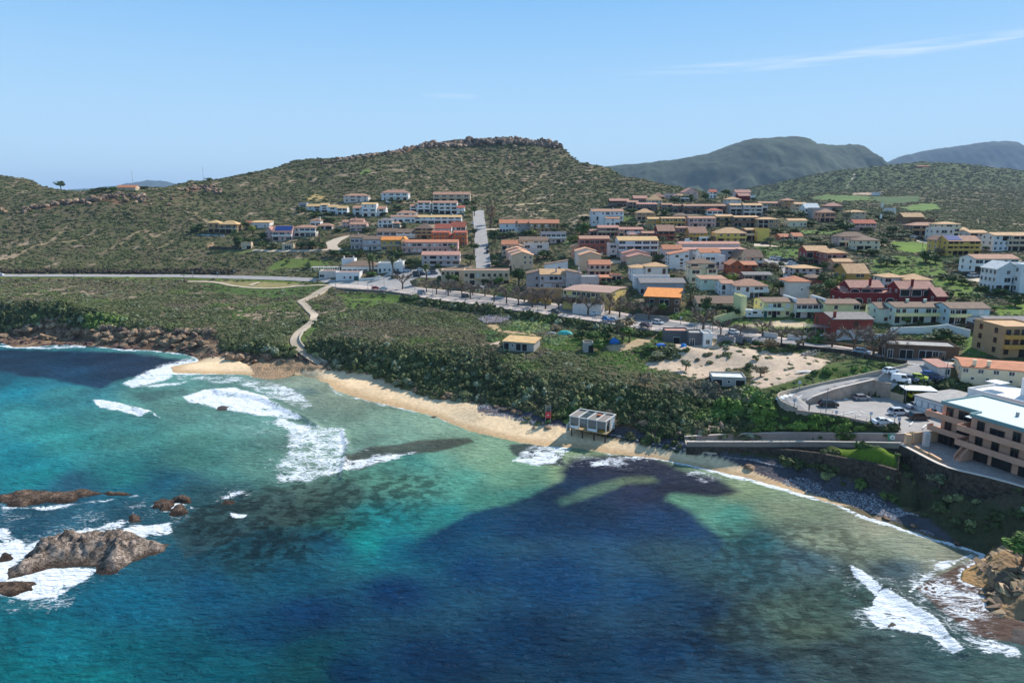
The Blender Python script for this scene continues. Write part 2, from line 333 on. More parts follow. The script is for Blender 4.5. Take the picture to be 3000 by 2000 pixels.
def ground(px, py, arr=None, y0=75, y1=2600):
 """first hit of the pixel ray with the ground sheet -> world point"""
 arr = ZS if arr is None else arr
 u, v = (px-1500)/2000, (py-1000)/2000
 Y = np.exp(np.linspace(math.log(y0), math.log(y1), 2500)); t = Y/(CT-v*ST)
 x = u*t; z = CZ-(ST+v*CT)*t
 d = z-bil(arr, x, Y); k = np.nonzero(d < 0)[0]
 if len(k) == 0: k = [int(np.argmin(d))]
 k = k[0]
 if k > 0:
  f = d[k-1]/(d[k-1]-d[k]+1e-9); Yk = Y[k-1]+(Y[k]-Y[k-1])*min(max(f, 0), 1)
 else: Yk = Y[0]
 tt = Yk/(CT-v*ST); return np.array((u*tt, Yk, CZ-(ST+v*CT)*tt))

# ---- zones: painted in plan from outlines laid on the ground
PX, PYY = proj(XX, YY, ZS)
wob = (fbm(XX, YY, 7, 3)-.5)*2; wob2 = (fbm(XX+300, YY+90, 2.2, 3)-.5)*2
def zone(z, pts, soft=2.0, w=4.0, ys=2.0, minpy=None):
 s = polysd(zl(z, pts), PX, PYY, ys)+wob*w+wob2*w*.4
 return sst(-soft, soft, s)
n1 = fbm(XX, YY, 28, 4); n2 = fbm(XX+999, YY, 9, 4); n3 = fbm(XX, YY+555, 2.5, 3); n4 = fbm(XX+77, YY+55, 110, 3)
def lerp(a, b, t): return a*(1-t[..., None])+b*t[..., None]
c_scrub, c_brown, c_soil = hexc('#5a5a3b'), hexc('#6a5f48'), hexc('#a8927a')
COL = lerp(np.broadcast_to(c_scrub, XX.shape+(3,)), np.broadcast_to(c_brown, XX.shape+(3,)), sst(.42, .6, n2))
bare = sst(.61, .70, n2*.6+n1*.4)*sst(900, 650, YY)*.8
COL = lerp(COL, c_soil, bare); COL = lerp(COL, hexc('#4c5a34'), sst(1000, 1400, YY))
BUSH = 1-bare*.9                      # how densely scrub grows
def paint(m, c, b=None):
 global COL, BUSH
 COL = lerp(COL, hexc(c) if isinstance(c, str) else c, m)
 if b is not None: BUSH = BUSH*(1-m)+b*m
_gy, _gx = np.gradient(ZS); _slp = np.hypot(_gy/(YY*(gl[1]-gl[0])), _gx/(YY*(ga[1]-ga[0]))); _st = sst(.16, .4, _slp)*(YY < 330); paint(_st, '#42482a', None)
ROCKW = np.zeros_like(XX)
def paintrock(m, c, b=0.):
 global ROCKW
 paint(m, c, b); ROCKW = np.maximum(ROCKW*(1-m*0), m)
# dirt tracks on the left hillside
for z, pts, wd in (('O', [(0,900),(130,860),(230,800),(330,780),(400,720),(480,650)],3.0), ('O', [(330,780),(480,770),(640,740),(760,700)],1.6), ('O', [(690,850),(850,780),(920,710),(1000,690),(1060,740),(1180,690)],3.4), ('O', [(1340,560),(1390,610),(1440,640)],5), ('O', [(1000,740),(1060,830),(1200,760)],2.2),
 ('Q', [(1560,548),(1640,500),(1740,455),(1760,400),(1850,330),(1930,290)],2.8), ('O',[(120,760),(200,740),(60,850)],1.6)):
 d = linedist(zl(z, pts), PX, PYY, 2.0); paint(sst(wd+2.5, wd-1, d+wob*2.0+wob2)*.75, '#a8906f', 0)
for z, pts in (('R', [(1420,330),(1425,300),(1450,275),(1458,255)]),): paint(sst(3.2, 1.5, linedist(zl(z, pts), PX, PYY, 2)), '#c9bda4', 0)
# green meadows
G1, G2 = '#6f8434', '#5b7330'
for z, pts, c, dn in (
 ('F', [(670,660),(1240,690),(1230,760),(960,820),(700,760)], '#84a52e', 0), ('F', [(420,900),(560,840),(1000,850),(1320,900),(1400,1100),(900,1080),(430,1060)], '#76942f', .12),
 ('F', [(1180,1120),(1600,1120),(1760,1310),(1500,1370),(1380,1240),(1190,1180)], '#7c9a30', .08), ('F', [(1940,1450),(2500,1450),(2500,1580),(2000,1580)], '#86a52c', .03),
 ('E', [(860,1010),(1540,1010),(1530,1130),(1360,1210),(1250,1180),(960,1180)], '#6f8f30', .25), ('E', [(1500,760),(2180,750),(2200,830),(1800,800),(1600,810)], '#79973a', .15),
 ('J', [(1700,700),(1900,770),(2080,800),(2070,900),(1650,1000),(1600,990),(1690,800)], '#6f9132', .1), ('K', [(640,880),(900,850),(1230,850),(1260,1030),(900,950)], '#7a9a2e', .0),
 ('A', [(1120,1180),(1300,1080),(1600,1060),(1950,1100),(1920,1180),(1300,1200),(1130,1240)], '#7f9436', .12), ('A', [(500,960),(800,950),(1000,980),(640,1010)], '#86904c', .1),
 ('D', [(730,590),(860,580),(960,670),(730,680)], '#6d8334', .05), ('N', [(560,250),(1150,260),(1500,330),(1300,330),(700,400)], '#6d8a2c', .25), ('N', [(0,190),(500,170),(250,280),(0,290)], '#627f33', .3),
 ('N', [(220,640),(400,530),(440,560),(330,650),(290,720),(240,660)], '#6f8a34', .15), ('N', [(0,740),(170,700),(240,800),(0,790)], '#7c8f34', .12),
 ('M', [(1380,110),(2230,130),(2000,230),(1400,170)], '#5f7a31', .35), ('M', [(500,200),(720,200),(700,330),(560,330)], '#63713a', .6),
 ('H', [(300,980),(780,1060),(760,1100),(350,1040)], '#7c8a38', .1), ('H', [(1500,1220),(1980,1170),(1700,1290),(1300,1370),(1150,1330)], '#6c8736', .2),
 ('I', [(740,1030),(1200,980),(1800,1020),(1900,1120),(1100,1180),(760,1090)], '#7d9336', 0), ('L', [(1800,20),(2300,60),(2340,110),(1900,100),(1850,60)], '#71873a', .25),
 ('K', [(640,130),(1000,80),(1340,110),(1330,150),(900,230),(300,370),(60,360),(250,240)], '#667b35', .12), ('C', [(1480,860),(1620,850),(1600,920),(1480,910)], '#748a4a', .1),
 ('R', [(1230,380),(1300,355),(1520,370),(1560,395),(1350,400)], '#779642', 0), ('R', [(1700,430),(1880,400),(1920,440),(1750,450)], '#7d9f3c', 0), ('R', [(1540,375),(1800,370),(1800,400),(1600,420)], '#65804a', 0),
 ('W', [(1880,1030),(2050,1035),(2060,1060),(1960,1060)], '#76902c', .0)):
 paint(zone(z, pts, 2.5, 5), (hexc(c)*.6*.8+np.mean(hexc(c))*.12)*1.05, dn)
paint(zone('Q', [(400,360),(480,335),(480,360),(420,380)], 2, 4), '#6c7f45', .2)
# bare earth
E1 = '#c9b198'
for z, pts, c, dn in (
 ('L', [(1250,170),(1500,120),(1560,50),(1850,20),(2352,90),(2352,170),(2150,160),(1900,230),(1700,290),(1450,230)], E1, .03),
 ('K', [(0,20),(350,40),(700,100),(600,180),(300,300),(150,330),(0,350)], E1, .04), ('H', [(1180,1380),(1500,1330),(1990,1190),(2000,1240),(1500,1440),(1260,1450)], '#b39a78', 0),
 ('G', [(930,600),(1120,620),(900,700)], '#a18a66', .1), ('G', [(1000,800),(1220,790),(1260,880),(1700,940),(1880,990),(1600,950),(1200,890)], '#b09570', 0), ('G', [(1100,1080),(1250,1000),(1290,1100)], E1, 0),
 ('I', [(740,1100),(1240,1060),(1560,1020),(1800,1050),(1790,1110),(1100,1125)], '#c9b393', 0), ('Q', [(0,550),(60,510),(140,530),(150,555),(0,560)], '#a8905e', .1),
 ('Q', [(1480,605),(1600,595),(1800,575),(1830,590),(1600,605)], '#b5a07c', 0), ('Q', [(1760,650),(1800,630),(1860,650)], '#b5a07c', .1), ('M', [(1600,590),(1930,530),(1850,565)], '#b08c62', 0),
 ('C', [(1680,420),(1850,400),(1930,440),(1800,460)], '#c0a78c', 0), ('C', [(1880,540),(1950,520),(2040,590),(1900,600)], '#c0a78c', 0), ('I',[(0,1330),(500,1330),(700,1400),(1500,1480),(2000,1560),(0,1560)],E1,.05),
 ('M', [(600,395),(830,370),(900,410),(620,420)], '#9d8262', .1), ('A', [(250,880),(330,830),(400,880),(300,920)], '#a68a68', .1), ('R', [(1450,352),(1620,345),(1560,360),(1440,362)], '#b59c84', 0)):
 paint(zone(z, pts, 2.5, 5), c, dn)
# rust-brown cliff faces
CL = zone('Q', [(640,215),(860,142),(1000,115),(1200,104),(1500,92),(1700,98),(1870,112),(1930,150),(1900,165),(1700,135),(1500,140),(1200,150),(1000,150),(860,165),(700,230)], 2, 3)
paintrock(CL, '#6f5240', .12)
for z, pts in (('O', [(150,560),(170,530),(420,480),(700,440),(1000,480),(1030,510),(700,510),(440,530),(200,570)]), ('O', [(1260,400),(1500,390),(1560,430),(1250,460)])):
 paintrock(zone(z, pts, 3, 8)*sst(.45, .55, n2)*.9, '#7a5c48', .2)
# rocky coast band (west) and flat rock by the sand
wc = zone('M', [(-900,455),(0,470),(170,395),(350,375),(480,400),(640,425),(860,430),(1100,445),(1250,455),(1480,465),(1560,570),(1700,580),(1900,600),(2060,620),(2100,670),(2300,690),(2340,710),(2050,730),(1960,770),(1860,785),(1740,765),(1640,700),(1530,650),(1360,650),(1250,610),(850,575),(0,560),(-900,520)], 3, 4)
paintrock(wc, '#6e5745', 0); paint(wc*sst(.5, .62, n3), '#92795d')
fr = zone('M', [(1560,620),(1800,640),(2060,640),(2330,700),(2050,735),(1960,770),(1850,782),(1740,765),(1600,690)], 3, 3); paintrock(fr, '#9c8266', 0)
# sand
sand = zone('M', [(1180,690),(1370,650),(1460,620),(1640,645),(1720,690),(1750,740),(1700,760),(1190,760)], 1.5, 1.5)
sand = np.maximum(sand, zone('N', [(200,985),(300,960),(450,960),(620,930),(850,975),(1000,1000),(1130,1090),(1300,1150),(1550,1210),(1900,1270),(2195,1300),(2300,1600),(500,1400)], 1.5, 2))
sand = np.maximum(sand, zone('L', [(-60,530),(200,580),(420,630),(700,650),(1000,740),(1200,780),(1500,840),(1850,890),(2050,970),(2352,1080),(2352,1300),(-60,1000)], 1.5, 3))
sand = np.maximum(sand, zone('U', [(-50,60),(300,90),(500,170),(700,240),(900,320),(1100,400),(900,420),(600,330),(-50,200)], 1.5, 2)*.8)
SANDM = sand*(PYY > 1000)
paint(SANDM, '#e6c8a0', 0); ROCKW *= 1-SANDM
wet = SANDM*sst(.75, .12, ZS); paint(wet*.75, '#b3926a')
# dark pebbles
peb = np.maximum(zone('L', [(0,480),(250,500),(560,590),(720,620),(700,660),(420,625),(200,570),(0,545)], 2, 3), zone('L', [(1060,650),(1300,700),(1590,750),(1620,830),(1850,850),(2352,900),(2352,1030),(2100,970),(1800,880),(1500,840),(1250,790),(1000,720)], 2, 3))
peb = np.maximum(peb, zone('U', [(0,30),(300,70),(600,110),(850,160),(1250,290),(1450,440),(1700,520),(1990,620),(2010,680),(1900,690),(1600,590),(1350,500),(1100,400),(800,310),(550,220),(250,90),(0,60)], 2, 2))
PEBM = peb; paintrock(peb*.95, '#56535a', 0)
# shaded rock below the hotel, stone and soil banks
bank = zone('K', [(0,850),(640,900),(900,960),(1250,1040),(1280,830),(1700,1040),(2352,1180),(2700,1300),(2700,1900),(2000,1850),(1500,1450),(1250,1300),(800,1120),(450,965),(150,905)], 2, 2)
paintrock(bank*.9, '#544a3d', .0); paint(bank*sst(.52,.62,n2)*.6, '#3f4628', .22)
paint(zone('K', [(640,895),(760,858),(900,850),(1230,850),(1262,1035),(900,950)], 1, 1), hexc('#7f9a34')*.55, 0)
rr = zone('U', [(2100,690),(2600,650),(2700,1300),(2240,1160),(2050,1140),(1990,1010),(1980,950),(1830,900),(1840,830),(1950,770),(2030,700)], 2, 3)
paintrock(rr, '#93785a', 0); paint(rr*sst(.4, .6, n2)*.7, '#b08a58')
lb = zone('L', [(980,510),(1300,510),(1330,640),(1600,660),(1900,640),(1950,700),(1600,750),(1080,660)], 3, 4); paintrock(lb*.85, '#6d563f', .15)
# rough the ground up
rough = (fbm(XX, YY, 6, 4)-.5)*.9*sst(.5, 3, ZS)+(fbm(XX+31, YY+11, 60, 3)-.5)*6*sst(500, 700, YY)
crag = (np.abs(fbm(XX*1.0, YY*1.0, 5.5, 4)-.5)*-2+.25)
FLAT = np.zeros_like(XX)
# ================================================================ ROADS AND PATHS (plan outlines laid on the smooth ground)
from mathutils.geometry import delaunay_2d_cdt
def gl_pts(pts, step=None):
 """pixel outline -> world points on smooth ground"""
 return np.array([ground(*p) for p in pts])
def resample(w, step):
 o = []
 for a, b in zip(w[:-1], w[1:]):
  n = max(1, int(np.linalg.norm((b-a)[:2])/step))
  for k in range(n): o.append(a+(b-a)*k/n)
 o.append(w[-1]); return np.array(o)
def smooth_line(w, it=2):
 w = w.copy()
 for _ in range(it): w[1:-1] = (w[:-2]+2*w[1:-1]+w[2:])/4
 return w
def normals(w):
 d = np.gradient(w[:, :2], axis=0); d /= np.linalg.norm(d, axis=1)[:, None]+1e-9
 return np.stack([-d[:, 1], d[:, 0]], 1)          # left of travel direction
def zs(xy): return bil(ZS, xy[:, 0], xy[:, 1])
LOWER = np.zeros_like(XX)
def lower(w2, margin=.6, amt=.4):
 global LOWER, BUSH
 x0, y0 = w2.min(0)-3; x1, y1 = w2.max(0)+3
 m = (XX > x0) & (XX < x1) & (YY > y0) & (YY < y1)
 s = polysd([tuple(p) for p in w2], XX[m], YY[m])
 LOWER[m] = np.maximum(LOWER[m], amt*sst(-.2, margin, s+.4))
 BUSH[m] *= 1-sst(-2.2, -.6, s)
def sheet(name, w2, m, lift=.05, cell=6, zfun=None, kind='structure', low=True):
 """flat polygon draped over the ground"""
 w2 = np.asarray(w2)[:, :2]
 if np.linalg.norm(w2[0]-w2[-1]) < .01: w2 = w2[:-1]
 if low: lower(w2)
 b = resample(np.vstack([w2, w2[:1]]), cell)[:-1]
 x0, y0 = b.min(0); x1, y1 = b.max(0)
 gx, gy = np.meshgrid(np.arange(x0, x1, cell), np.arange(y0, y1, cell)); gx, gy = gx.ravel(), gy.ravel()
 k = polysd([tuple(p) for p in b], gx, gy) > cell*.3
 pts = [Vector(p) for p in b]+[Vector((a, c)) for a, c in zip(gx[k], gy[k])]
 nb = len(b)
 v, _, f, _, _, _ = delaunay_2d_cdt(pts, [], [list(range(nb))], 1, 1e-4)
 z = [(zfun(p.x, p.y) if zfun else float(bil(ZS, np.float64(p.x), np.float64(p.y))))+lift for p in v]
 me = bpy.data.meshes.new(name); me.from_pydata([(p.x, p.y, q) for p, q in zip(v, z)], [], f); me.materials.append(m); me.update()
 if len(me.polygons) and me.polygons[0].normal.z < 0: me.flip_normals()
 o = link(name, me)
 if kind: tag(o, kind=kind)
 return o
def ribbon(name, line, o0, o1, m, lift=.05, low=True, kind='structure', zoff=None):
 """strip between lateral offsets o0..o1 (left positive) of a world line"""
 n = normals(line); a = line[:, :2]+n*o0; b = line[:, :2]+n*o1
 za, zb = zs(a), zs(b); co = np.vstack([np.c_[a, za+lift], np.c_[b, zb+lift]]); k = len(line)
 if low: lower(np.vstack([a, b[::-1]]))
 f = [(i, i+1, i+1+k, i+k) for i in range(k-1)]
 if o0 > o1: f = [t[::-1] for t in f]
 me = npmesh(name, co, f, [m]); o = link(name, me)
 if kind: tag(o, kind=kind)
 return o
def wall_mesh(line, w, top, bot, zt=None, zb=None):
 """solid wall along a world line; top/bot are offsets above the ground line (or arrays zt, zb)"""
 n = normals(line); a = line[:, :2]-n*w/2; b = line[:, :2]+n*w/2
 z = line[:, 2] if zt is None else zt
 z1 = z+top; z0 = (line[:, 2]+bot) if zb is None else zb
 co = np.vstack([np.c_[a, z0], np.c_[a, z1], np.c_[b, z1], np.c_[b, z0]]); k = len(line); f = []
 for i in range(k-1):
  for s in range(4):
   e = (s+1) % 4; f.append((s*k+i, s*k+i+1, e*k+i+1, e*k+i))
 me = bpy.data.meshes.new('wall'); f.append((0, k, 2*k, 3*k)); f.append((4*k-1, 3*k-1, 2*k-1, k-1))
 me.from_pydata([tuple(c) for c in co], [], f); me.update()
 bm = bmesh.new(); bm.from_mesh(me); bmesh.ops.recalc_face_normals(bm, faces=bm.faces); bm.to_mesh(me); bm.free()
 return me
M_ASPH = mat('asphalt', '#928d8a', .9, .22, .35, .004, .2)
M_ASPH2 = mat('old_asphalt', '#a8a29c', .9, .2, .3, .004, .2)
M_PAVE = mat('pavement_slabs', '#c9b7aa', .85, .12, .6)
M_PATH = mat('path_concrete', '#cdb9a0', .85, .15, .5)
M_WHITE = mat('road_paint', '#e6e6e2', .7, .15, 2)
M_CONC = mat('grey_render', '#8f8880', .9, .3, .4, .01)
M_STONE = mat('dark_stone', '#5d534a', .95, .55, 1.4, .12, .1, col2='#2c2723')
M_PINKW = mat('pinkish_wall_render', '#b39b8c', .9, .2, .5)

k_ = int(np.argmin(np.abs(_t[:, 0]-P(2050, 987, 16.6)[0])))
T0, E0 = _t[:k_+1].copy(), _t[k_:].copy()
F0 = smooth_line(resample(gl_pts([(1228,843),(1327,852),(1440,866),(1540,880),(1640,891),(1720,901),(1800,912),(1900,929),(2000,943),(2082,953),(2180,971),(2299,992),(2400,1008),(2502,1022),(2604,1037),(2680,1048),(2757,1060),(2860,1076)]), 4), 4)
sea_edge = np.vstack([T0, E0[1:]])
road_poly = np.vstack([sea_edge, F0[::-1]])
sheet('road', road_poly, M_ASPH, .04)
near_line = T0
ribbon('promenade_pavement', near_line, .2, 5.2, M_PAVE, .16)
ribbon('tree_strip_pavement', near_line[:], 8.9, 10.6, M_PAVE, .17)
ribbon('far_pavement', F0, 0, -2.4, M_PAVE, .17)
sp = smooth_line(resample(gl_pts([(2655,1066),(2560,1050),(2479,1034),(2350,1020)])[::-1], 4), 1)
# restaurant forecourt, west road, side street, access road and car park
sheet('forecourt_asphalt', gl_pts(zl('d', [(320,236),(225,205),(250,185),(0,155),(0,133),(60,136),(450,152),(560,160),(700,160),(830,110),(900,60),(1040,40),(1130,30),(1430,30),(1480,110),(1380,130),(1230,120),(1120,160),(1150,215),(1344,255)])+zl('a', [(0,100),(0,112)]) + zl('d', [(1150,310),(900,276),(620,257)])), M_ASPH2, .05)
sheet('forecourt_pavement', gl_pts(zl('d', [(322,232),(240,205),(320,196),(560,207),(700,225),(900,262),(1140,298),(1150,307),(900,272),(620,254)])), M_PAVE, .14)
west = smooth_line(resample(gl_pts([(-300,806),(0,807),(250,807),(500,808),(700,812),(830,816),(905,819),(960,822)]), 6), 2)
ribbon('west_road', west, 3, -3, M_ASPH2, .06)
col_road = smooth_line(resample(gl_pts([(1418,800),(1416,770),(1412,740),(1409,700),(1407,675),(1404,650),(1401,616)]), 6), 2)
ribbon('steep_street', col_road, 4.4, -4.4, M_ASPH2, .06)
ribbon('side_street', smooth_line(resample(gl_pts([(1418,672),(1445,671),(1465,672)]), 5), 1), 2.5, -2.5, M_PATH, .05)
sheet('curved_lane', gl_pts(zl('A', [(1900,850),(2010,800),(2110,770),(2240,740),(2240,760),(2120,820),(2070,870),(2070,910),(2140,950),(2060,965),(1930,940),(1920,890)])), M_PATH, .05)
ribbon('villa_lane', smooth_line(resample(gl_pts(zl('A', [(900,955),(1100,965),(1400,965),(1640,965),(1800,960),(1940,945)])), 5), 1), 1.8, -1.8, M_PATH, .05)
ACC_O = zl('K', [(1345,155),(1250,190),(1100,215),(900,260),(700,300),(500,345),(330,385),(225,410),(215,440),(240,475),(290,510),(400,540)])
ACC_I = zl('K', [(500,490),(475,470),(520,430),(640,395),(850,345),(1060,302),(1190,320),(1500,290),(1640,262),(1610,200),(1600,160)])
_a = gl_pts(ACC_O+zl('K', [(480,545)])+ACC_I+[(2757,1062)]); lower(_a[:, :2], .6, 1.0); sheet('access_road', _a, M_ASPH2, .1, 2.5)
sheet('car_park', gl_pts(zl('K', [(400,542),(480,480),(520,478),(800,440),(1010,415),(1200,432),(1310,470),(1430,520),(1660,560),(1700,600),(1700,700),(1400,742),(1270,720),(1260,690),(1000,640),(700,570)])), M_ASPH2, .05)
sheet('town_car_park', gl_pts(zl('I', [(1190,175),(1310,190),(1480,205),(1560,225),(1660,240),(1620,280),(1600,330),(1580,400),(1480,400),(1470,330),(1330,260),(1230,210)])), M_ASPH2, .05)
sheet('yard_concrete', gl_pts(zl('H', [(1265,195),(1415,205),(1410,240),(1270,240)])), M_PATH, .05)
sheet('driveway', gl_pts(zl('F', [(985,650),(1240,680),(1240,720),(1000,665)])), M_PATH, .05)
sheet('villa_driveway', gl_pts(zl('F', [(1610,1120),(1880,1120),(1870,1150),(1700,1180),(1600,1150)])), M_PATH, .05)
sheet('house_lane', gl_pts(zl('E', [(830,960),(980,970),(1200,1000),(1200,1010),(830,1000)])), M_PATH, .05)
sheet('hotel_terrace', gl_pts(zl('K', [(1330,835),(1400,830),(1470,790),(1620,770),(1900,820),(2352,900),(2600,1000),(2700,1300),(2352,1190),(2050,1108),(1700,1030),(1530,955),(1420,890)])), mat('terrace_pavers', '#a99b93', .85, .3, .8, .01), .06)
for z_, p_, w_ in ([('K', [(225+i*35, 448-i*11-(i*i)*.1), (243+i*35, 425-i*9)], .45) for i in range(6)]+[('K', [(255, 478), (262, 450), (330, 415), (450, 398)], .12), ('J', [(1015, 1045), (1345, 1103)], .15), ('K', [(770, 575), (910, 548)], .15), ('K', [(980, 565), (945, 545)], .12), ('K', [(880, 590), (945, 580)], .12), ('K', [(1480, 690), (1510, 660)], .12), ('K', [(1370, 665), (1400, 630)], .12), ('K', [(800, 440), (860, 452)], .12), ('K', [(1040, 440), (1080, 455)], .12), ('K', [(780, 470), (700, 455)], .12)]):
 _m = resample(gl_pts(zl(z_, p_)), 1.5); ribbon('road_marking', _m, w_, -w_, M_WHITE, .16 if z_ == 'K' else .1, low=False)
# park paths and dry lawn by the headland
ribbon('park_path', smooth_line(resample(gl_pts(zl('A', [(0,1385),(200,1385),(400,1395),(520,1420),(620,1445),(800,1465),(1050,1480),(1300,1475),(1450,1455),(1700,1435),(1940,1435)])), 4), 2), 1.1, -1.1, M_PATH, .07)
ribbon('park_path', smooth_line(resample(gl_pts(zl('A', [(860,1440),(920,1410),(990,1395)])), 3), 1), 1.3, -1.3, M_PATH, .08)
ribbon('park_path', smooth_line(resample(gl_pts(zl('A', [(1380,1462),(1480,1440),(1600,1425)])), 3), 1), .8, -.8, M_PATH, .08)
paint(zone('A', [(400,1385),(1000,1390),(1600,1410),(1400,1460),(1050,1470),(640,1440)], 1, 1), '#8f8358', 0)
paint(zone('A', [(0,1345),(700,1345),(1800,1370),(1900,1400),(1600,1400),(700,1375),(0,1365)], 1, 1), '#51672a', .25)
_wd = linedist([tuple(q[:2]) for q in west], XX, YY); paint(sst(8, 6, _wd)*(YY < np.interp(XX, west[:, 0], west[:, 1])), hexc('#6b7f35')*.7, .05)
# stairway down to the beach
STR = [zp('d', 268, 215)] + zl('N', [(475,205),(400,250),(290,305),(240,320),(290,350),(330,400),(385,445),(370,500),(300,560),(235,610),(200,660),(195,700),(235,760),(290,800),(360,850),(455,905)])
stl = smooth_line(resample(gl_pts(STR), 1.6), 3); stl[:, 2] = zs(stl); stl[:, 2] = smooth_line(stl, 12)[:, 2]
def stair():
 n = normals(stl); k = len(stl); v = []; f = []
 seg = []; i = 0
 for i in range(k-1):
  s0 = np.array((stl[i, 0], stl[i, 1])); s1 = stl[i+1, :2]; drop = stl[i, 2]-stl[i+1, 2]
  ns = 3 if drop > .2 else 1
  for q in range(ns):
   a = s0+(s1-s0)*q/ns; b = s0+(s1-s0)*(q+1)/ns; z = stl[i, 2]-drop*q/ns+.12
   hw = 1.7 if i > 12 else 2.4
   b0 = len(v)
   for zz in (z, z-.9):
    v += [(*(a+n[i]*hw), zz), (*(b+n[i]*hw), zz), (*(b-n[i]*hw), zz), (*(a-n[i]*hw), zz)]
   f += [(b0, b0+1, b0+2, b0+3), (b0, b0+4, b0+5, b0+1), (b0+1, b0+5, b0+6, b0+2), (b0+2, b0+6, b0+7, b0+3), (b0+3, b0+7, b0+4, b0)]
 me = bpy.data.meshes.new('stairway'); me.from_pydata(v, [], f); me.materials.append(M_PATH); me.update()
 bm = bmesh.new(); bm.from_mesh(me); bmesh.ops.recalc_face_normals(bm, faces=bm.faces); bm.to_mesh(me); bm.free()
 lower(np.vstack([stl[:, :2]+n*1.9, (stl[:, :2]-n*1.9)[::-1]]), .8, .5)
 o = link('stairway', me); tag(o, 'long pale concrete stairway winding down the scrub bank to the beach', 'stairway')
 # parapet on the lower flight
 wl = stl[int(k*.62):, :].copy(); nn = normals(wl); wl[:, :2] += nn*1.9
 me = wall_mesh(wl, .35, 1.1, -1.6); me.materials.append(mat('parapet_render', '#c3b6a3', .9, .2, .8)); link('parapet', me, o)
 wl = stl[int(k*.7):, :].copy(); nn = normals(wl); wl[:, :2] -= nn*1.75
 me = wall_mesh(wl, .5, .1, -3.2); me.materials.append(M_STONE); link('support_wall', me, o)
 # hand rail posts on the upper flight
 rl = stl[int(k*.18):int(k*.5):2].copy(); nn = normals(rl); rl[:, :2] += nn*1.8
 bm = bmesh.new()
 for i, p in enumerate(rl):
  bmesh.ops.create_cube(bm, size=1, matrix=Matrix.Translation((p[0], p[1], p[2]+.5)) @ Matrix.Diagonal((.1, .1, 1.1, 1)))
 for a, b in zip(rl[:-1], rl[1:]):
  va = Vector(a)+Vector((0, 0, 1)); vb = Vector(b)+Vector((0, 0, 1)); d = vb-va
  bmesh.ops.create_cube(bm, size=1, matrix=Matrix.Translation((va+vb)/2) @ d.to_track_quat('X', 'Z').to_matrix().to_4x4() @ Matrix.Diagonal((d.length, .08, .08, 1)))
 me = bpy.data.meshes.new('handrail'); bm.to_mesh(me); bm.free(); me.materials.append(mat('rail_wood', '#7a6a58')); link('handrail', me, o)
stair()
def pl(z, pts, alt=None, step=2.0):
 w_ = np.array([P(*zp(z, a, b), c) for a, b, c in [(q[0], q[1], q[2] if len(q) > 2 else alt) for q in pts]]); return smooth_line(resample(w_, step), 1)
rp = pl('s', [(2008, 1298, 3.6), (2200, 1298, 4.4), (2336, 1298, 5.0), (2500, 1301, 7.2), (2645, 1304, 9.3)]); rp = smooth_line(rp, 3); nr = normals(rp)
_o, _i = rp[:, :2]-nr*5.5, rp[:, :2]+nr*2.6; w2 = np.vstack([_o, _i[::-1]]); x0, y0 = w2.min(0)-3; x1, y1 = w2.max(0)+3; m = (XX > x0) & (XX < x1) & (YY > y0) & (YY < y1)
_rz = np.interp(XX[m], rp[:, 0], rp[:, 2]); _s1 = polysd([tuple(p) for p in np.vstack([rp[:, :2]-nr*2.2, _i[::-1]])], XX[m], YY[m]); _s2 = polysd([tuple(p) for p in w2], XX[m], YY[m])
ZS[m] = np.where(_s1 > 0, _rz-.1, ZS[m]); LOWER[m] = np.maximum(LOWER[m], .3*(_s1 > 0)); BUSH[m] *= 1-sst(-.8, .2, _s2)*1.0
# ================================================================ terrain sheet
ZT_ = ZS-LOWER+np.where(LOWER > .02, 0, 1)*(rough+crag*np.clip(ROCKW, 0, 1)*np.where(ZS > 1.0, 2.2, .5)*np.clip(1-SANDM-PEBM, 0, 1)*sst(-.3, 1.5, ZS))
cr2 = (np.floor(fbm(XX, YY, 9, 3)*9)/9-.5)
ZT_ = ZT_+CL*cr2*9
ZT_ += (fbm(XX, YY, 14, 2)-.5)*1.2*sst(900, 1300, YY)*6
tco = np.stack([XX, YY, ZT_], -1).reshape(-1, 3)
tm = bpy.data.materials.new('ground_cover'); tm.use_nodes = True; t = tm.node_tree; b = t.nodes['Principled BSDF']
b.inputs['Roughness'].default_value = .95; b.inputs['Specular IOR Level'].default_value = .1
ca = N(t, 'ShaderNodeVertexColor'); ca.layer_name = 'Col'
ge = N(t, 'ShaderNodeNewGeometry')
nz = N(t, 'ShaderNodeTexNoise'); nz.inputs['Scale'].default_value = .9; nz.inputs['Detail'].default_value = 7; nz.inputs['Roughness'].default_value = .7
t.links.new(ge.outputs['Position'], nz.inputs['Vector'])
nb = N(t, 'ShaderNodeTexNoise'); nb.inputs['Scale'].default_value = .06; nb.inputs['Detail'].default_value = 6; t.links.new(ge.outputs['Position'], nb.inputs['Vector'])
mr = N(t, 'ShaderNodeMapRange'); mr.inputs[1].default_value = .3; mr.inputs[2].default_value = .7; mr.inputs[3].default_value = .62; mr.inputs[4].default_value = 1.32
t.links.new(mth(t, 'ADD', mth(t, 'MULTIPLY', nz.outputs[0], .65), mth(t, 'MULTIPLY', nb.outputs[0], .35)), mr.inputs[0])
vm = N(t, 'ShaderNodeVectorMath', operation='SCALE'); t.links.new(ca.outputs[0], vm.inputs[0]); t.links.new(mr.outputs[0], vm.inputs['Scale'])
t.links.new(vm.outputs[0], b.inputs['Base Color'])
